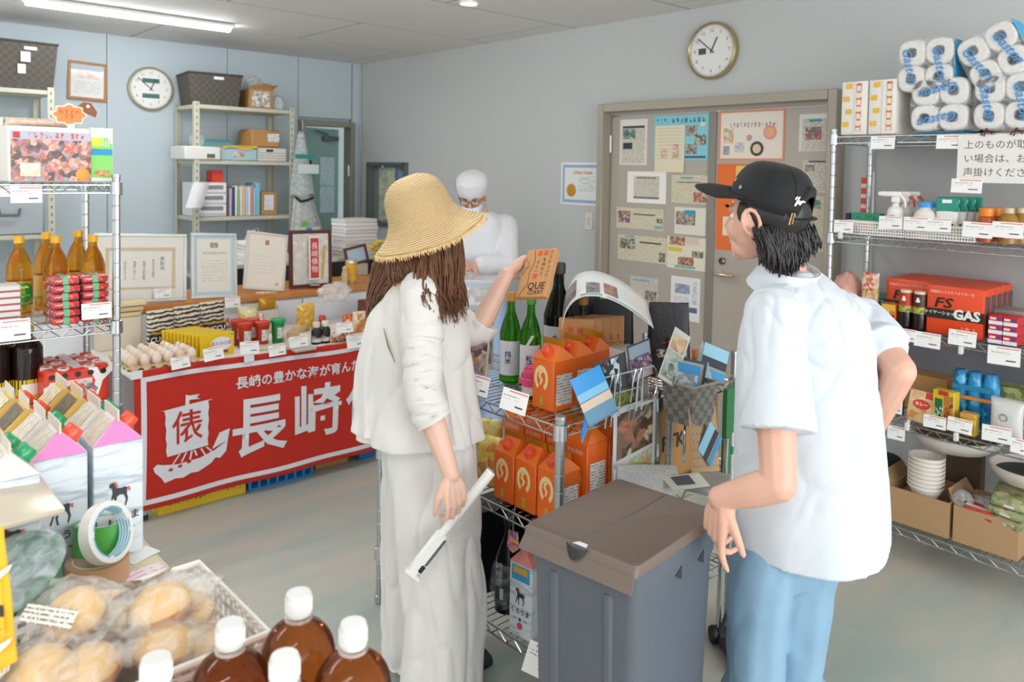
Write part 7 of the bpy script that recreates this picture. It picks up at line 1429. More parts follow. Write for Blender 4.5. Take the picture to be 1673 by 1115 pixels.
def ycarton(label, p, dark): 
    t = carton('yellow_carton', label, p, 0, .090, .225, .046, YC, YR, M('#e04a2c', .2), 'yellow gable cartons', M('#d4c8b0', .5)); a = math.atan2(.046, .045); R4 = Matrix.Translation((-.0228, 0, .2487)) @ Matrix.Rotation(-a, 4, 'Y')
    part('roof_print', MB().box((-.002, 0, .0004), (.05, .070, .0006), tf=R4), stripes('#7a6c58' if dark else '#ddd0b0', '#4a4034' if dark else '#a89878', 1, .007, .4, .6, 90), t); panel(t, 'front_print', 0, .12, .07, .12, -.0454, photo(['#d8ac3c', '#e9d08a', '#8a6a2c'], 20, 69)); return t
ya = ycarton('yellow carton with a dark printed roof behind the right green capped one', (.440, 1.865, FT), True); dup(ya, (.340, 1.852, FT), label='yellow carton with a dark printed roof behind the left green capped one')
yb = ycarton('yellow carton with a pale printed roof third back on the right', (.432, 1.965-.03, FT), False); yb.location.y = 1.962
dup(yb, (.332, 1.95, FT), label='yellow carton with a pale printed roof third back on the left'); 
for k, (x_, y_, lab) in enumerate(((.40, 1.985+.07, 'yellow carton with a red cap at the back right of the group'), (.30, 1.97+.075, 'yellow carton with a red cap at the back left of the group'))): pass
# tape rolls
def tape(name, label, loc, rot, R, r, w, col, core, group=None, txt=None):
    t = thing(name, label, 'tape', loc, 0, group, rot); part('tape_wound', MB().lathe([(r+.003, 0), (R-.001, 0), (R, .001), (R, w-.001), (R-.001, w), (r+.003, w)], 48), col, t)
    rings = [[(q*math.cos(2*PI*k/48), q*math.sin(2*PI*k/48), z) for k in range(48)] for q, z in ((r+.003, 0), (r, 0), (r, w), (r+.003, w))]; part('core', MB().loft(rings, False, False), core, t); return t
tape('tape_roll', 'wide brown parcel tape roll lying flat under the other tapes', (.395, 1.535, FT), (0, 0, 0), .052, .038, .050, M('#c39a74', .4), M('#e2d3bc', .6))
t = tape('tape_roll', 'green tape roll lying tilted on the brown one', (.408, 1.560, FT+.050), (rad(-8), rad(4), 0), .047, .038, .052, M('#4aa03e', .35), M('#dcdcd8', .5))
for k in range(5):
    a = rad(20+k*36); part('core_print', MB().box((.0372*math.cos(a), .0372*math.sin(a), .038), (.0012, .012, .014), tf=None), M('#23262a', .5), t)
tape('tape_roll', 'white tape roll leaning upright against the green one', (.392, 1.500, FT+.108), (rad(72), rad(8), rad(32)), .052, .040, .024, M('#e6e2dc', .4), stripes('#d9e4ea', '#3f9fc4', 2, .006, .4, .4, 40))
solo('pink_slip', MB().quad((-.06, -.05, 0), (.05, -.04, .004), (.06, .04, .006), (-.04, .05, .002), .001, 6, 4, lambda u, v: (0, 0, .006*math.sin(u*3))).mat(1).quad((-.04, -.035, .0022), (-.01, -.03, .004), (-.005, .0, .006), (-.035, -.005, .004), .0006).quad((.0, .0, .0045), (.035, .005, .006), (.04, .03, .007), (.005, .025, .006), .0006), [stripes('#f0dfe4', '#e4a6bc', 1, .014, .35, .6, 60), M('#e486ac', .6)], 'pink printed form lying beside the tape rolls', 'paper', (.452, 1.478, FT+.002), (0, 0, rad(15)))
solo('white_slip', MB().quad((-.03, -.02, 0), (.03, -.02, .002), (.03, .02, .002), (-.03, .02, 0), .001), WHITE, 'small white slip on the table edge by the horse carton', 'paper', (.487, 1.60, FT+.001), (0, 0, rad(20)))
# beige board, green tub with clear film, yellow banner strip
solo('beige_board', MB().box((0, 0, 0), (.115, .12, .012), .004, seg=2), M('#cfc4b0', .3, .2, var=.12, scale=14), 'flat beige board lying over the white cartons at the left edge', 'board', (.262, 1.505, 1.058), (rad(14), rad(2), rad(8)))
solo('board_riser', MB().box((0, 0, .088), (.05, .05, .176), .002), M('#cdbf8e', .5), 'yellow printed carton carrying the flat beige board', 'box', (.225, 1.545, FT+.001))
t = pbox('leaflet_box', 'yellow flower-printed card below the beige board', (.305, 1.575, FT), rad(5), (.045, .012, .11), WHITE, b=.001); panel(t, 'flower_print', -.004, .06, .034, .085, -.0066, photo(['#e3b92c', '#e8cf4a', '#d98a2c', '#efe2a0'], 40, 70))
t = thing('green_tub', 'green plastic tub with clear film lid at the left frame edge', 'tub', (.268, 1.425, FT+.034), 0, None, (rad(10), rad(-24), 0)); t.scale = (.92, .92, .9); part('tub_body', MB().lathe([(.0, 0), (.06, 0), (.085, .10), (.092, .10), (.094, .11), (.088, .112)], 28), M('#117a4a', .3), t); part('clear_lid', MB().lathe([(0, .118), (.08, .118), (.095, .112), (.099, .108)], 28), film('#dfe6ea', .35, .1), t)
yb_ = dep(1.0, 8, 1000); t = thing('yellow_banner_strip', 'yellow banner strip with white loops at the far left edge', 'banner', (yb_.x, yb_.y, 0))
def ybp(px, py, d=1.0): return dep(d, px, py)-Vector((yb_.x, yb_.y, 0))
part('cloth', MB().quad(ybp(-8, 1105), ybp(27, 1080), ybp(4, 862), ybp(-30, 870), .003, 4, 10, lambda u, v: (0, .004*math.sin(v*9), 0)), M('#e6b52a', .6), t)
part('pole', MB().tube([ybp(-14, 1238), ybp(-24, 860)], .006, 8), WHITE, t)
for py in (935, 1055): part('loop', MB().quad(ybp(-4, py+14, .995), ybp(14, py-2, .995), ybp(18, py-12, .995), ybp(-4, py+2, .995), .003), WHITE, t)
part('printed_text', MB().quad(ybp(0, 1040, .996), ybp(7, 1036, .996), ybp(3, 950, .996), ybp(-4, 952, .996), .001), stripes('#e6b52a', '#3a332a', 2, .03, .5, .6, 30), t)
part('pole_foot', MB().lathe([(0, 0), (.03, 0), (.03, .008), (.008, .012), (0, .014)], 16, (ybp(-14, 1238).x, ybp(-14, 1238).y, .861)), M('#8d9092', .5), t)
# bread basket with wrapped buns
BX_, BY_, BW_, BD_, BHt = .29, 1.195, .42, .27, .085
t = thing('bread_basket', 'white slotted plastic basket full of wrapped buns', 'basket', (BX_, BY_, FT+.001)); PL = M('#ece8e2', .4)
part('basket_floor', MB().box((0, 0, .003), (BW_*.94, BD_*.94, .006), .002), PL, t)
m = MB().tube([(-BW_/2, -BD_/2, BHt), (BW_/2, -BD_/2, BHt), (BW_/2, BD_/2, BHt), (-BW_/2, BD_/2, BHt)], .006, 8, closed=True); part('rim', m, PL, t, smooth=0)
for s in (-1, 1):
    m = MB(); n = 20
    for k in range(n+1): m.box((-BW_/2*.97+BW_*.97*k/n, s*BD_/2*.985, BHt/2), (.008, .003, BHt))
    for z in (.012, .04, .068): m.box((0, s*BD_/2*.985, z), (BW_*.97, .0032, .009))
    o = part('slotted_side', m, PL, t); o['kind'] = 'stuff'; m = MB(); n = 13
    for k in range(n+1): m.box((s*BW_/2*.985, -BD_/2*.97+BD_*.97*k/n, BHt/2), (.003, .008, BHt))
    for z in (.012, .04, .068): m.box((s*BW_/2*.985, 0, z), (.0032, BD_*.97, .009))
    o = part('slotted_side', m, PL, t); o['kind'] = 'stuff'
random.seed(31)
BUN = M('#e6bf80', .6, var=.12, scale=25, sss=.08); BUNB = M('#c4844a', .6, var=.15, scale=25); FLM = film('#f6f0e8', .17, .08)
FLP = [stripes('#e9e2d8', '#6a665f', 1, .0052, .4, .5, 220)]
def bun(label, loc, rz, rx, ry, seed, sc_=1.0):
    t = thing('wrapped_bun', label, 'bun', loc, 0, 'wrapped buns in the white basket', (rad(rx), rad(ry), rad(rz)))
    part('bun', MB().lathe([(0, 0), (.036*sc_, .0), (.047*sc_, .010), (.048*sc_, .022), (.040*sc_, .040), (.022*sc_, .050), (0, .052)], 24), BUN, t); part('bun_base', MB().lathe([(0, -.001), (.037*sc_, -.001), (.0476*sc_, .010), (.0482*sc_, .016)], 24), BUNB, t)
    rings = []; n = 48
    for i in range(22):
        v = i/21; x = -.076+.152*v; fl = abs(2*v-1)**2.2; w = .051*(1-.10*fl)+.007*noise.noise(Vector((seed, v*4, 0))); h0, h1 = -.004+.030*fl, .057-.024*fl+.010*noise.noise(Vector((seed*2, v*6, 3)))
        rings.append([(x+.004*math.sin(4*q+seed), w*math.cos(q), (h0+h1)/2+(h1-h0)/2*math.copysign(abs(math.sin(q))**.8, math.sin(q))*(1+.18*noise.noise(Vector((math.cos(q)*3+seed, math.sin(q)*2, v*5)))+.22*rdg(Vector((math.cos(q)*1.6+seed, math.sin(q)*1.6, v*5)), 1.3, seed, 3))) for q in [2*PI*k/n for k in range(n)]])
    part('clear_wrapper', MB().loft(rings), FLM, t, smooth=80)
    part('printed_strip', MB().loft([[(x, .054*math.cos(q), .027+.036*math.sin(q)) for q in [rad(38+7*k) for k in range(5)]] for x in (-.045, .045)], False, False, closed=False), FLP[0], t)
    return t
rowsB = ['back', 'middle', 'front']; k = 0
BL_ = [(-.12, .085, .012, 20, -20, 8), (-.005, .095, .016, 80, -28, 5), (.10, .095, .02, 60, -30, -8), (.165, .065, .03, 100, -32, 0), (-.15, -.02, .03, -35, -18, 4), (-.05, .02, .052, 30, -22, 8), (.055, .02, .056, -35, -18, -5), (.15, -.01, .052, 75, -26, 0), (-.10, -.09, .03, 15, -14, 6), (-.01, -.07, .055, 40, -16, -4), (.085, -.075, .05, -20, -14, 4), (.16, -.085, .03, 60, -12, 0), (-.175, .035, .03, 60, -20, 10), (.045, .085, .055, -20, -24, 4), (-.06, -.035, .085, 75, -14, 6), (.10, -.03, .09, 10, -16, -6), (.0, .035, .095, 120, -20, 4)]
LB_ = ['wrapped bun at the back left of the basket by the green tub', 'wrapped bun at the back of the basket below the pink form', 'wrapped bun standing highest at the back right of the basket', 'wrapped bun against the right rim of the white basket', 'wrapped bun at the left rim of the white basket', 'wrapped bun on top in the left middle of the heap', 'wrapped bun on top in the middle of the heap', 'wrapped bun on the right of the heap behind the left tea cap', 'wrapped bun at the front left of the basket', 'wrapped bun at the front middle of the basket with its label up', 'wrapped bun at the front right behind the tea bottles', 'wrapped bun in the front right corner of the basket', 'wrapped bun leaning on the left rim next to the green tub', 'wrapped bun perched behind the middle of the heap', 'wrapped bun lying on the very top at the left of the heap', 'wrapped bun lying on the very top at the right of the heap', 'wrapped bun crossways on the very top of the heap']
for (x_, y_, z_, rz_, rx_, ry_), lab in zip(BL_, LB_): bun(lab, (BX_+x_*.94, BY_+y_*.86-.012, FT+.018+z_*(.95 if x_ > -.03 else .65)), rz_, rx_, ry_, k*1.7+1, rnd(.80, .9)); k += 1
# tea bottles with white caps on a lower stand
t = thing('bottle_stand', 'low pale stand carrying the tea bottles', 'stand', (.42, .885, 0)); part('stand_top', MB().box((0, 0, .70), (.40, .26, .02), .003), M('#d8c8a8', .5), t)
for x_ in (-.18, .18):
    for y_ in (-.11, .11): part('leg', MB().box((x_, y_, .345), (.03, .03, .69), .002), M('#cbbd9e', .5), t)
TEA = M('#b8682e', .03, trans=.92, ior=1.28); TP = [(0, .001), (.044, 0), (.05, .008), (.051, .10), (.049, .12), (.051, .14), (.0515, .215), (.0505, .240), (.0455, .260), (.034, .276), (.0185, .285), (.0155, .290), (.0155, .300)]
tb = None
for k, (px, py, lab) in enumerate(((488, 978, 'tea bottle with a white cap standing farthest back'), (577, 1028, 'tea bottle with a white cap nearest the cream trousers'), (376, 1028, 'tea bottle with a white cap in front of the wrapped buns'), (465, 1082, 'tea bottle with a white cap lowest in the middle'), (255, 1086, 'tea bottle with a white cap at the left end of the group'))):
    p = onZ(1.028, px, py); p.z = .7105
    if tb is None:
        tb = bottle('tea_bottle', lab, p, TP, TEA, [(.0, .296), (.0172, .296), (.0176, .299), (.0176, .322), (.0160, .326), (0, .3262)], M('#d9d7d3', .4), [(.04, .17, .0516, M('#e2dccf', .5), 360)], 'brown tea bottles', n=32)
        m = MB()
        for q in range(36): a = 2*PI*q/36; m.box((.0177*math.cos(a), .0177*math.sin(a), .310), (.0012, .0012, .018))
        o = part('cap_ribs', m, WHITE, tb); o['kind'] = 'stuff'; part('neck_ring', MB().lathe([(.0155, .289), (.019, .290), (.019, .293), (.0155, .294)], 24), film('#e9ddd0', .5, .1), tb)
    else: dup(tb, p, rad(40*k), lab)
# ================================================================== right wire rack goods (front faces the aisle, -X)
RR = -PI/2
def onR(px, py, z, dx=.06): 
    """point on a board of the right rack: picks the place along Y from the picture, set back dx behind the front rail"""
    q = onX(RX+dx, px, py); return Vector((RX+dx, q.y, z+.005))
Z1, Z2, Z3, Z4, Z5 = RZS
# grey back sheet tied to the rear posts
solo('back_sheet', MB().quad((RX+.39, RY-.015, .95), (RX+.39, .47, .95), (RX+.39, .47, 1.79), (RX+.39, RY-.015, 1.79), .002, 16, 12, lambda u, v: (.004*math.sin(u*9+v*4), 0, 0)), M('#a6a6a5', .7, var=.05), 'grey plastic sheet hung behind the middle boards of the right rack', 'sheet')
t = thing('dust_cloth', 'grey cloth draped along the back of the fourth board', 'cloth', (0, 0, 0)); part('cloth', MB().quad((RX+.33, RY-.02, Z4+.10), (RX+.33, .5, Z4+.10), (RX+.36, .5, Z4+.33), (RX+.36, RY-.02, Z4+.34), .004, 20, 8, lambda u, v: (.014*math.sin(u*14+v*3), 0, .01*math.sin(u*9))), M('#777a80', .8), t); part('hem', MB().box((RX+.335, 1.07, Z4+.052), (.012, 1.1, .10), .003), M('#6d7076', .8), t)
# tissue boxes (5-packs seen end on) and toilet rolls
TM = M('#e6e1d9', .5)
for k, (px, lab) in enumerate(((1413, 'white tissue pack with yellow flowers at the left end of the top board'), (1458, 'white tissue pack with yellow flowers next to the toilet rolls'))):
    p = onR(px, 200, Z1, .12); t = thing('tissue_pack', lab, 'pack', (p.x, p.y, p.z), RR, 'tissue packs')
    for i in range(3):
        pass
    part('pack_body', MB().box((0, 0, .115), (.112, .22, .23), .004, seg=2), TM, t)
    for i in range(4):
        panel(t, 'red_band', .03 if k else .02, .03+.058*i, .022, .032, -.1112, M('#cf4a40', .5)); panel(t, 'gold_flower', -.035+.012*(i % 2), .045+.055*i, .028, .022, -.1113, M('#e2b43a', .5))
    panel(t, 'cream_band', .03 if k else .02, .115, .018, .2, -.1116, stripes('#e6d9bc', '#cf6a5a', 2, .03, .25, .5)); panel(t, 'seam', 0, .115, .0015, .23, -.1111, M('#c9c2b8', .6))
PLW = M('#ebe6e0', .7, var=.03); CORE = M('#8d8a88', .8)
def tp_pack(label, px, py, dz, rot, dx=.12):
    """2 x 2 bundle of toilet rolls seen end on, in printed film"""
    q = onX(RX+dx, px, py); t = thing('toilet_roll_pack', label, 'pack', (q.x, q.y, max(q.z+dz, Z1+.119)), 0, 'toilet roll packs', (0, rad(rot), RR)); r = .054
    for i in (-1, 1):
        for j in (-1, 1):
            R4 = Matrix.Translation((i*r*.985, .105, j*r*.985)) @ Matrix.Rotation(PI/2, 4, 'X') @ Matrix.Rotation(0, 4, 'Z')
            o = part('toilet_roll', MB().lathe([(.019, .205), (.021, .21), (r-.007, .21), (r-.001, .203), (r, .195), (r, .012), (r-.004, .0), (.02, 0)], 36, tf=R4, sq=.72), PLW, t); part('cardboard_core', MB().lathe([(.0205, .2105), (.019, .2106), (.0188, .16), (0, .16)], 18, tf=R4), CORE, o)
    w = r*2.06; rg_ = []
    for y_, s_ in ((-.1075, .72), (-.110, .97), (-.10, 1.005), (.10, 1.005), (.108, .9)): rg_.append([(x*s_, y_, z*s_) for x, z in [(w*math.copysign(abs(math.cos(a))**.5, math.cos(a)), w*math.copysign(abs(math.sin(a))**.5, math.sin(a))) for a in [2*PI*k/40 for k in range(40)]]])
    part('film_wrap', MB().loft(rg_, True, True), film('#eef0f0', .16, .12), t, smooth=80)
    bl = M('#3f8fd0', .4)
    for s_ in (1, -1): text('Gaston', .052, bl, t, (s_*.058, -.1125, .0), (PI/2, rad(78), 0), shear=.35, bold=.0006, name='film_print')
    part('blue_edge', MB().box((w*1.0, 0, 0), (.002, .2, w*1.7), .0005), M('#2fa4d4', .4), t)
    return t
tp_pack('toilet roll pack on the lower left of the pile beside the tissue packs', 1549, 183, 0, 90); tp_pack('toilet roll pack stacked upper left on the pile', 1527, 110, .0, 0); tp_pack('toilet roll pack tilted on the upper right of the pile', 1636, 100, .012, -27); tp_pack('toilet roll pack on the lower right cut off by the frame', 1655, 183, 0, 0)
t = pbox('navy_carton', 'dark navy carton behind the toilet roll packs', (RX+.29, 1.05, Z1+.005), RR, (.5, .10, .2), M('#2c3a4c', .5))
# hanging notice
t = thing('notice', 'white notice in large Japanese lettering hung on the top rail', 'sign', (RX-.018, .94, 1.70), RR)
part('sheet', MB().box((0, 0, 0), (.41, .002, .185)), M('#e6e1dc', .6), t)
for k, s in enumerate(('上のものが取りにく', 'い場合は、お気軽にお', '声掛けください。')): text(s, .036, M('#55524f', .6), t, (-.183, -.0014, .052-.053*k), align='LEFT')
for x_ in (-.105, -.005): part('cord_tie', MB().tube([(x_-.02, -.004, .09), (x_, -.006, .115), (x_+.02, -.004, .092)], .003, 5).tube([(x_, -.006, .112), (x_-.008, -.008, .085)], .003, 5), M('#5a2c24', .7), t)
# second board
def slot_basket(label, y0, y1, z, h=.058, d=.20, x0=.012):
    t = thing('slotted_basket', label, 'basket', (RX+x0+d/2, (y0+y1)/2, z+.006), RR); w = abs(y0-y1); PLB = M('#e9e4de', .45)
    part('basket_floor', MB().box((0, 0, .002), (w-.01, d-.01, .004)), PLB, t)
    m = MB(); n = int(w/.0105)
    for k in range(n+1): m.box((-w/2+w*k/n, -d/2, h/2), (.0042, .0025, h))
    for z_ in (.003, .016, .028, .040, .053): m.box((0, -d/2, z_), (w, .0027, .0058))
    o = part('slotted_front', m, PLB, t); o['kind'] = 'stuff'; part('side_wall', MB().box((-w/2, 0, h/2), (.003, d, h)).box((w/2, 0, h/2), (.003, d, h)).box((0, d/2, h/2), (w, .003, h)), PLB, t); part('rim', MB().tube([(-w/2, -d/2, h), (w/2, -d/2, h), (w/2, d/2, h), (-w/2, d/2, h)], .003, 6, closed=True), PLB, t, smooth=0); return t
ya0, ya1 = onX(RX, 1380, 370).y, onX(RX, 1475, 370).y; yb0, yb1 = onX(RX, 1478, 375).y, onX(RX, 1590, 375).y
slot_basket('white slotted basket holding the green soap box and sprays', ya0, ya1, Z2); slot_basket('white slotted basket holding the blue capped bottles', yb0, yb1, Z2)
p = onR(1418, 340, Z2+.008, .09); t = pbox('soap_box', 'green and white soap carton in the left slotted basket', p, RR, (.125, .05, .085), M('#2f9a72', .4)); panel(t, 'white_swash', -.01, .035, .09, .035, -.0256, photo(['#e9e6e2', '#e9b48a', '#d9603a', '#f0ece8'], 25, 71)); panel(t, 'heading', 0, .07, .11, .018, -.0258, stripes('#2f9a72', '#1c5a48', 0, .012, .5, .5, 90))
solo('navy_pack', MB().box((0, 0, .04), (.02, .05, .085), .003), M('#23304a', .4), 'thin navy pack left of the green soap carton', 'pack', (RX+.09, p.y+.078, Z2+.012), (0, 0, RR))
WB = M('#ece6e0', .4)
for k, (px, dx_, lab) in enumerate(((1463, .055, 'white trigger spray bottle nearest the green soap carton'), (1478, .125, 'white trigger spray bottle with a red trigger behind the first'), (1492, .19, 'white trigger spray bottle at the back with a red trigger'))):
    q = onR(px, 345, Z2+.006, dx_); t = thing('spray_bottle', lab, 'bottle', q, RR+rad(8), 'trigger sprays'); part('bottle_body', MB().lathe(catmull([(0, 0), (.03, 0), (.033, .006), (.033, .09), (.026, .115), (.014, .125), (.013, .135)], 3), 24, sq=.9), WB, t)
    part('spray_head', MB().box((0, 0, .150), (.034, .03, .03), .006).box((-.018, 0, .175), (.085, .022, .022), .006, seg=2), WB, t); part('trigger', MB().tube([(.018, 0, .168), (.036, 0, .15), (.038, 0, .12)], [.007, .006, .004], 8), M('#ece6e0' if k == 0 else '#e0563a', .4), t); part('nozzle', MB().box((-.062, 0, .175), (.016, .018, .018), .003), M('#e9e4de' if k == 0 else '#d9492c', .4), t)
    part('label', MB().loft([[(.0337*math.cos(a), .0337*math.sin(a), z) for a in [rad(-140+10*q) for q in range(11)]] for z in (.03, .085)], False, False, closed=False), photo(['#ece8e4', '#c9b4b8', '#4a5a9a', '#e07a5a'], 50, 72), t)
for k, (px, dx_, lab) in enumerate(((1512, .055, 'rounded white bottle with a blue cap in the right slotted basket'), (1526, .125, 'rounded white bottle with a blue cap behind the first one'))):
    q = onR(px, 350, Z2+.006, dx_); t = bottle('soap_bottle', lab, q, [(0, 0), (.042, 0), (.047, .008), (.046, .06), (.036, .10), (.020, .118), (.018, .13)], WB, [(0, .124), (.024, .124), (.025, .142), (.022, .146), (0, .147)], M('#3f9ae0', .35), [], 'blue capped white bottles', n=28); t.rotation_euler.z = RR; t.scale = (1.1, .8, 1)
    R4 = Matrix.Translation((0, -.0495, .055)); part('ring_print', MB().tube([(.026*math.cos(a), -.0478+.0*a, .052+.024*math.sin(a)) for a in [2*PI*q_/20 for q_ in range(20)]], .0008, 4, closed=True), M('#8f8a80', .5), t); text('せっけん', .0125, M('#5a5650', .6), t, (0, -.0486, .05))
for k in range(4):
    q = onR(1548+13*k, 345, Z2+.008, .05+.035*k); t = thing('refill_pouch', ('white refill pouch with a green top at the front of the row', 'white refill pouch with a green top second in the row', 'white refill pouch with a green top third in the row', 'white refill pouch with a green top at the back of the row')[k], 'pouch', q, RR+rad(4), 'green topped refill pouches')
    o = pouch('pouch_body', '', (0, 0, 0), 0, .085, .125, .03, M('#e4e2de', .35)); o.parent = t; [o.__delitem__(z) for z in ('label', 'category') if z in o.keys()]
    part('green_top', MB().box((0, -.004, .138), (.082, .014, .06), .004), M('#1f8f78', .35), t); panel(t, 'white_oval', 0, .15, .035, .014, -.0118, WHITE); panel(t, 'brush_text', 0, .05, .055, .02, -.0165, stripes('#e4e2de', '#3a3a3a', 0, .02, .4, .5, 40))
q = onR(1592, 350, Z2+.006, .07); t = pbox('yellow_pack', 'small yellow pack between the pouches and orange bottles', q, RR, (.035, .04, .075), M('#d8bf2c', .4))
OB = [(0, 0), (.026, 0), (.029, .006), (.029, .08), (.025, .096), (.020, .103)]
for k, (px, dx_, lab) in enumerate(((1612, .05, 'orange dish soap bottle with an orange cap nearest the pouches'), (1625, .12, 'orange dish soap bottle with an orange cap behind the first'), (1648, .05, 'golden dish soap bottle with a red label at the frame edge'), (1668, .12, 'golden dish soap bottle cut off by the frame edge'))):
    q = onR(px, 355, Z2+.006, dx_); t = bottle('dish_soap', lab, q, OB if k < 2 else [(0, 0), (.032, 0), (.035, .008), (.035, .07), (.028, .10), (.018, .115)], M('#d9621c' if k < 2 else '#b98a3c', .12, trans=.3), [(0, .10), (.027, .10), (.028, .130), (.025, .133), (0, .134)] if k < 2 else [(0, .112), (.018, .112), (.018, .135), (0, .136)], M('#e8862c' if k < 2 else '#c9b48a', .4), [(.018, .072, .0297 if k < 2 else .0357, photo(['#c8381c', '#2c3a7a', '#e9dcd0', '#d9502c'], 45, 73+k), 150)], 'dish soap bottles'); t.rotation_euler.z = RR
# price cards on the right rack: (px, py, rail plane offset, words)
def rcard(px, py, where, w_=.10, h_=.055, dx=-.014): q = onX(RX+dx, px, py); card((q.x, q.y, q.z), RR, where, w_, h_, -6, rnd(-2, 2))
random.seed(12)
rcard(1442, 233, 'on the top rail below the first tissue pack'); rcard(1552, 232, 'on the top rail left of the white notice'); rcard(1579, 304, 'hanging under the white notice', .11, .055, -.022)
rcard(1378, 370, 'at the left end of the second rail', .085, .055); rcard(1455, 364, 'on the left slotted basket', .095, .055); rcard(1496, 366, 'on the slotted basket under the blue cap', .095, .055); rcard(1533, 368, 'on the right slotted basket under the refill pouches', .095, .055); rcard(1597, 376, 'on the second rail under the orange bottles', .105, .06); rcard(1646, 376, 'on the second rail under the golden bottles', .105, .06)
rcard(1515, 556, 'on the third rail under the dark sauce bottles', .10, .06); rcard(1482, 548, 'on the third rail beside the bare elbow', .07, .05); rcard(1572, 553, 'on the third rail below the orange gas pack', .10, .06, -.02); rcard(1640, 582, 'on the third rail below the red boxes', .11, .07)
rcard(1462, 664, 'on the fourth rail right of the white shirt', .06, .06); rcard(1527, 690, 'on the fourth rail under the curry pouch', .085, .05); rcard(1568, 696, 'on the fourth rail under the yellow mustard can', .09, .055); rcard(1628, 710, 'on the fourth rail under the clear pouch', .10, .06); rcard(1666, 730, 'on the fourth rail at the frame edge', .06, .055); rcard(1464, 708, 'folded blank below the fourth rail', .07, .055)
for px, py, lab in ((1373, 384, 'left end of the second rail'), (1570, 572, 'third rail below the gas pack card'), (1562, 714, 'fourth rail below the mustard can card'), (1482, 697, 'fourth rail by the folded card')):
    q = onX(RX-.010, px, py); solo('card_clip', MB().box((0, 0, 0), (.016, .02, .035), .003).box((0, .012, .02), (.012, .012, .012), .003), M('#dcdad6', .4), 'white plastic card clip on the '+lab, 'clip', q, (0, 0, RR))
# third board: gas packs, sauces, snacks
GASM = M('#e0481c', .35); GASD = M('#4a4d52', .4)
def gas(label, y, dx_, first):
    t = thing('gas_pack', label, 'pack', (RX+dx_, y, Z3+.005), RR, 'orange gas canister packs'); part('wrapper', MB().box((0, 0, .10), (.215, .066, .20), .012, seg=2), GASM, t)
    part('dark_side', MB().box((.1085, 0, .09), (.003, .045, .16), .001), GASD, t); part('notch', MB().box((.095, -.02, .175), (.014, .02, .018), .004), M('#23252a', .5), t)
    if first:
        part('black_band', MB().box((0, -.0335, .085), (.213, .002, .04)), M('#2a2420', .4), t); text('GAS', .052, M('#e9e4e0', .4), t, (.045, -.0355, .088), bold=.0022); text('FS', .055, M('#2a2420', .4), t, (-.045, -.0342, .128), bold=.0012, shear=.2, sx=1.35); text('ファイヤーショット', .0165, M('#e9ddd4', .4), t, (-.055, -.0352, .088), bold=.0003); text('飛散防止マルチアダプター付', .0125, M('#f0d8c8', .4), t, (-.01, -.0345, .172)); text('3本入', .025, M('#e9c4b4', .4), t, (.055, -.0342, .03))
    return t
yg = onX(RX+.06, 1566, 500).y; yh = onX(RX+.11, 1492, 480).y
for k in range(5): gas(('orange gas pack with large white lettering at the front of the right stack', 'orange gas pack second in the right stack', 'orange gas pack third in the right stack', 'orange gas pack fourth in the right stack', 'orange gas pack at the back of the right stack')[k], yg, .05+.068*k, k == 0)
for k in range(4): gas(('orange gas pack behind the dark sauce bottles', 'orange gas pack second in the left stack', 'orange gas pack third in the left stack', 'orange gas pack at the back of the left stack')[k], yh, .125+.068*k-.0, k == 0)
SP = [(0, 0), (.024, 0), (.0265, .006), (.0265, .07), (.0255, .085), (.0265, .10), (.0265, .145), (.022, .152)]
for k, (px, lab) in enumerate(((1479, 'dark yakiniku sauce bottle with a red neck label on the left'), (1502, 'dark yakiniku sauce bottle with a brown neck label on the right'))):
    q = onR(px, 535, Z3, .035); t = bottle('sauce_bottle', lab, q, SP, M('#1c1210', .08), [(0, .15), (.0235, .15), (.0235, .163), (0, .164)], M('#e3c8a4', .4), [(.078, .15, .0271, M('#b8341c' if k == 0 else '#4a2c20', .4), 360), (.072, .10, .0275, photo(['#8a9a3c', '#c9a44a', '#5a6a2c'], 50, 77), 200)], 'dark yakiniku sauces'); t.rotation_euler.z = RR
    part('white_figure', MB().lathe([(0, 0), (.008, .002), (.009, .008), (.005, .012), (.006, .018), (0, .022)], 10, (0, -.0262, .118)), M('#e9e0d6', .5), t)
q = onR(1455, 525, Z3, .045); t = pbox('orange_carton', 'small orange and white curry roux carton left of the sauces', q, RR, (.06, .05, .095), M('#e0742c', .4)); panel(t, 'white_panel', -.012, .05, .03, .06, -.0256, M('#d9cfc6', .5)); panel(t, 'yellow_top', 0, .08, .055, .025, -.0258, M('#e2b43a', .4)); panel(t, 'dark_emblem', .015, .04, .018, .022, -.0257, M('#2c3440', .4))
q = onR(1421, 505, Z3, .06); pouch('snack_stick_bag', 'tall narrow snack bag in red, white and lime green', q, RR, .075, .215, .04, photo(['#d8382c', '#e9d8d4', '#c9302c', '#a9c43c', '#e0d4b4'], 36, 78), cat='bag')
solo('teal_bin', MB().box((0, 0, .05), (.16, .2, .10), .008), M('#2f8a78', .4), 'dark teal plastic bin behind the tall snack bag', 'bin', (RX+.22, onX(RX+.2, 1432, 500).y, Z3+.005), (0, 0, RR))
q = onX(RX+.10, 1383, 480); crumple('prawn_cracker_bag', 'clear bag of pink crackers just right of the shirt collar', (RX+.10, q.y-.0, Z3+.005), .085, M('#dca294', .3, var=.25, scale=30), seed=80, amp=.2, sc=(.7, .85, 1.35))
RB = M('#c8242c', .4)
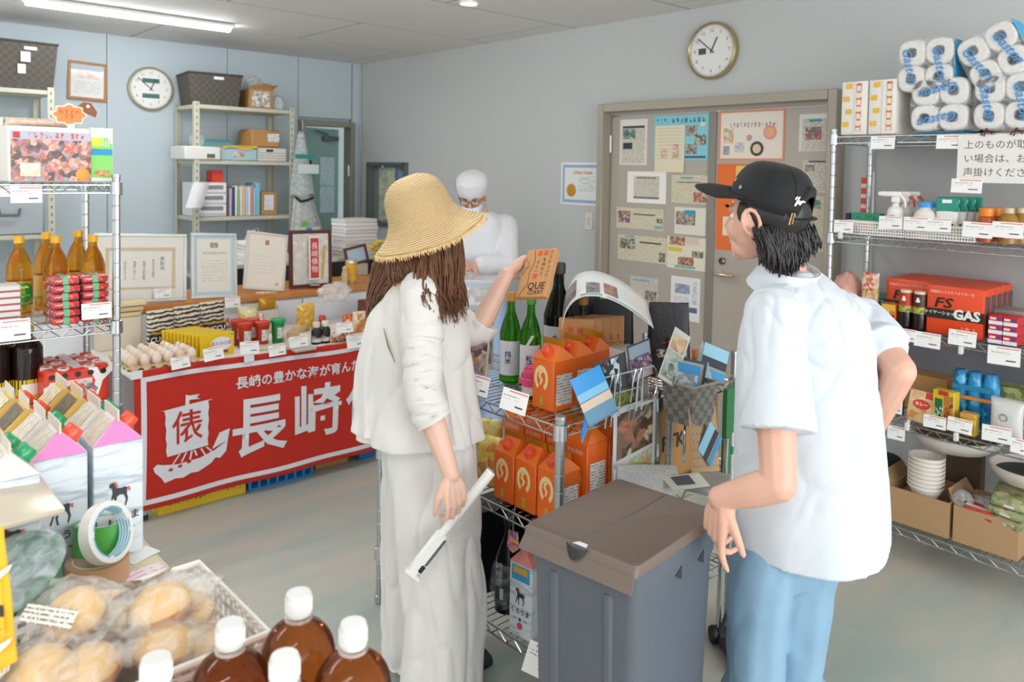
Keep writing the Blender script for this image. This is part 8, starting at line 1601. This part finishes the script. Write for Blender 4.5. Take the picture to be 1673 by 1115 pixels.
for i in range(2):
    for k in range(3):
        q = onR(1632+23*i, 560, Z3, .05); t = pbox('red_box', '%s red and white box in the %s column by the gas pack' % (('bottom', 'middle', 'top')[k], ('left', 'right')[i]), (q.x, q.y, Z3+.005+.036*k), RR, (.052, .09, .035), RB, group='small red and white boxes', b=.001); panel(t, 'white_panel', 0, .008, .05, .014, -.0456, M('#dfe0e6', .4)); panel(t, 'blue_emblem', .012, .024, .012, .012, -.0457, M('#3a4a9a', .4)); panel(t, 'red_lettering', -.01, .024, .02, .008, -.0457, M('#e6dcd8', .5))
pbox('grey_box', 'grey carton lying behind the small red boxes', (RX+.19, onX(RX+.19, 1655, 520).y, Z3+.005), RR, (.14, .14, .115), M('#9a948c', .5))
# fourth board
q = onR(1502, 668, Z4, .04); t = thing('curry_pouch', 'flat orange and cream curry pouch leaning on the fourth board', 'pouch', q, 0, None, (rad(-12), rad(4), RR)); part('card_sleeve', MB().box((0, 0, .065), (.105, .018, .13), .003), photo(['#e3b87a', '#ecd4a8', '#d98a4a', '#e0c79a'], 20, 79), t); part('red_oval', MB().lathe([(0, .0098), (.02, .0098)], 20, tf=Matrix.Translation((0, 0, .075)) @ Matrix.Diagonal((1.7, 1, 1, 1)) @ Matrix.Rotation(PI/2, 4, 'X')), M('#d23a2c', .4), t); text('カレー', .017, M('#f4e6d6', .4), t, (0, -.0103, .075), bold=.0006); panel(t, 'red_corner', .03, .115, .04, .025, -.0094, M('#d8402c', .4))
q = onR(1545, 672, Z4, .05); t = pbox('tall_roux_box', 'tall green and yellow box with white vertical lettering', q, RR+rad(-8), (.085, .045, .155), M('#d8b82c', .4)); panel(t, 'green_panel', -.018, .06, .03, .12, -.0229, M('#1f6a44', .4)); text('モン\nカフェ', .022, M('#e9ece4', .4), t, (-.018, -.0236, .06), (PI/2, rad(-84), 0), bold=.0006, lead=.8); panel(t, 'dish_photo', .022, .08, .036, .11, -.0231, photo(['#a8581c', '#c9823c', '#7a3c14', '#e2b47a'], 40, 80)); panel(t, 'red_flash', .0, .145, .04, .018, -.0233, M('#c8302c', .4))
q = onR(1584, 682, Z4, .035); t = thing('mustard_can', 'square yellow mustard can with a tan lid on the fourth board', 'can', q, RR, None); part('can_body', MB().box((0, 0, .034), (.058, .045, .068), .004), M('#d4ac1c', .35), t); part('lid', MB().box((0, 0, .077), (.06, .047, .022), .004), M('#c99a4a', .4), t); panel(t, 'black_label', 0, .032, .045, .034, -.023, stripes('#d4ac1c', '#3a3020', 2, .012, .5, .4)); panel(t, 'cream_strip', 0, .045, .04, .008, -.0236, M('#d9c9a0', .5))
q = onR(1594, 640, Z4, .13); t = thing('blue_pack', 'tall blue foil bottle pack behind the mustard can', 'pack', q, RR)
for i in range(3): part('foil_tube', MB().lathe([(0, 0), (.028, .004), (.032, .02), (.031, .18), (.026, .225), (.02, .235), (0, .236)], 18, (-.055+.055*i, 0, 0)), photo(['#1a7ab0', '#2a94c8', '#165a8a', '#4fb0d8'], 22, 81+i, .2), t)
part('orange_band', MB().box((0, -.033, .13), (.15, .002, .014)), M('#d98a3a', .4), t); part('film_fold', MB().box((0, -.033, .17), (.15, .002, .02)), film('#3fa0cc', .5, .1), t)
q = onR(1645, 690, Z4, .045); t = thing('zip_pouch', 'clear zip pouch of white powder with a round grey crest', 'pouch', q, RR); o = pouch('pouch_body', '', (0, 0, 0), 0, .115, .165, .05, M('#cfcdc9', .25, bump=.3, bscale=30)); o.parent = t; [o.__delitem__(z) for z in ('label', 'category') if z in o.keys()]
part('crest', MB().tube([(.013*math.cos(a)-.005, -.0275, .10+.013*math.sin(a)) for a in [2*PI*k/16 for k in range(16)]], .0016, 5, closed=True), M('#7d7b76', .5), t); panel(t, 'green_label', -.01, .028, .05, .018, -.0268, M('#b4c02c', .4)); panel(t, 'fold', 0, .165, .112, .012, -.002, M('#b4b2ae', .4))
q = onR(1652, 615, Z4, .20); pbox('olive_box', 'olive green printed box behind the clear zip pouch', q, RR, (.13, .10, .19), photo(['#7a8a5a', '#a9a86a', '#5a6a48'], 20, 85))
q = onR(1468, 640, Z4, .10); bottle('green_bottle', 'small dark bottle with a lime label beside the shirt', q, [(0, 0), (.022, 0), (.024, .005), (.024, .09), (.014, .11), (.012, .13)], M('#3a3a34', .15), [(0, .128), (.014, .128), (.014, .15), (0, .151)], M('#2a2a2a', .4), [(.03, .08, .0245, M('#b4b83c', .4), 360)])
t = pbox('brown_carton', 'wide plain brown carton at the back of the fourth board', (RX+.27, 1.36, Z4+.005), RR, (.26, .10, .155), CB)
# bottom board: cartons, bowls, cups, packets, pans
yc0, yc1 = onX(RX+.02, 1449, 800).y, onX(RX+.02, 1552, 800).y; yd0, yd1 = onX(RX+.02, 1556, 850).y, onX(RX+.02, 1664, 850).y
def open_box(label, y0, y1):
    w = abs(y0-y1); t = thing('cardboard_box', label, 'box', (RX+.03+.125, (y0+y1)/2, Z5+.005), RR); d_, h = .25, .145; C_ = M('#b08d66', .8, var=.06, scale=10)
    part('box_wall', MB().box((0, -d_/2, h/2), (w, .005, h)), C_, t); part('box_wall', MB().box((0, d_/2, h/2), (w, .005, h)), C_, t); part('box_wall', MB().box((-w/2+.0025, 0, h/2), (.005, d_-.005, h)), C_, t); part('box_wall', MB().box((w/2-.0025, 0, h/2), (.005, d_-.005, h)), C_, t); part('box_floor', MB().box((0, 0, .003), (w-.01, d_-.005, .006)), C_, t)
    part('flap', MB().quad((-w/2, -d_/2+.02, h), (-w/2, d_/2-.02, h), (-w/2-.03, d_/2-.03, h+.05), (-w/2-.03, -d_/2+.03, h+.05), .004), C_, t); return t
open_box('open brown box of bowls on the lowest right board', yc0, yc1); open_box('open brown box of packets at the lowest right corner', yd0, yd1)
pbox('inner_carton', 'brown inner carton filling the box below the bowls', (RX+.155, (yc0+yc1)/2, Z5+.012), RR, (abs(yc0-yc1)-.02, .23, .10), M('#a5835c', .8)); pbox('inner_carton', 'brown inner carton filling the box below the packets', (RX+.155, (yd0+yd1)/2, Z5+.012), RR, (abs(yd0-yd1)-.02, .23, .11), M('#a5835c', .8))
bw_mesh = None; q = onX(RX+.10, 1511, 790)
for k in range(8):
    t = thing('foam_bowl', ('lowest', 'second', 'third', 'fourth', 'fifth', 'sixth', 'seventh', 'topmost')[k]+' white foam bowl in the stack on the lowest board', 'bowl', (RX+.11, q.y, Z5+.118+.0175*k), 0, 'stacked white foam bowls')
    if bw_mesh is None: bw_mesh = MB().lathe([(0, .004), (.042, .004), (.060, .04), (.064, .052), (.070, .054), (.071, .048), (.066, .046), (.062, .034), (.044, 0), (0, 0)], 36).mesh('bowl', M('#e9e2d8', .5)); rm_ = MB().tube([(.0675*math.cos(2*PI*j/30), .0675*math.sin(2*PI*j/30), .052) for j in range(30)], .0035, 6, closed=True).mesh('rim', M('#e2d8cb', .5))
    link('bowl', bw_mesh, t); link('rim', rm_, t)
for k, (px, py, a_, lab) in enumerate(((1565, 785, 50, 'sleeve of clear plastic cups lying beside the bowls'), (1614, 782, 72, 'second sleeve of clear plastic cups by the green packets'))):
    q = onX(RX+.11, px, py); t = thing('cup_sleeve', lab, 'cups', (RX+.13, q.y, Z5+.150), 0, None, (rad(78), 0, rad(a_-110)))
    for j in range(6): part('cup', MB().lathe([(.022, 0), (.034, .05), (.036, .052), (.033, .048), (.021, .001), (0, .001)], 20, (0, 0, -.07+.018*j)), film('#e0dedc', .55, .15), t)
    part('bag', MB().lathe([(.002, -.10), (.025, -.085), (.036, -.05), (.039, .08), (.03, .10), (.006, .115)], 20), film('#e9ecec', .3, .12), t, smooth=80)
for k in range(3): q = onX(RX+.12, 1655, 800); t = thing('green_packet', ('lowest', 'middle', 'topmost')[k]+' green packet in the heap at the frame edge', 'packet', (RX+.12, q.y, Z5+.128+.036*k), 0, 'green packets', (rad(6), rad(5), RR+rad(8*k-8))); part('packet_body', MB().box((0, 0, .016), (.13, .18, .032), .012, seg=2), photo(['#7a8a5c', '#94a074', '#c9b48a', '#66784c'], 24, 90+k, .3), t); panel(t, 'white_tag', -.0, .014, .035, .01, -.0905, M('#cfd2cc', .4))
for k in range(2): q = onX(RX+.10, 1610, 838); t = thing('red_packet', ('lower', 'upper')[k]+' flat red and white packet by the green heap', 'packet', (RX+.10, q.y+.01*k, Z5+.126+.018*k), 0, 'flat red packets', (0, rad(6), RR+rad(12*k-6))); part('packet_body', MB().box((0, 0, .008), (.11, .14, .016), .005), stripes('#b93a2c', '#d9d4d0', 1, .06, .4, .25), t)
for k, (px, py, r_, lab) in enumerate(((1562, 722, .175, 'stack of wide pale pans under the fourth board'), (1690, 750, .15, 'dark lined pale pan at the lower right frame edge'))):
    q = onX(RX+.20, px, py); z_ = Z5+.335 if k == 0 else Z5+.27; t = thing('pan_stack' if k == 0 else 'pan', lab, 'pan', (RX+.19, q.y, z_)); part('pan', MB().lathe([(0, 0), (r_*.72, 0), (r_*.93, .03), (r_, .05), (r_*1.0, .062), (r_*.95, .062), (r_*.88, .036), (r_*.68, .012), (0, .012)], 40), M('#cfc6bc', .4), t)
    part('pan_lining', MB().lathe([(0, .0125), (r_*.68, .0125), (r_*.86, .034)], 40), M('#8d8072' if k == 0 else '#3c3a38', .5), t)
    part('riser', MB().box((.135, 0, -(z_-Z5-.008)/2+.003), (.05, .14, z_-Z5-.010), .003), M('#5a4632' if k == 0 else '#2a2a2c', .7), t)
solo('navy_bag', MB().box((0, 0, .10), (.22, .18, .20), .05, seg=3), M('#23283a', .6), 'dark navy bag behind the white shirt on the lowest board', 'bag', (RX+.24, 1.53, Z5+.005), (0, 0, RR))
bpy.context.view_layer.update()
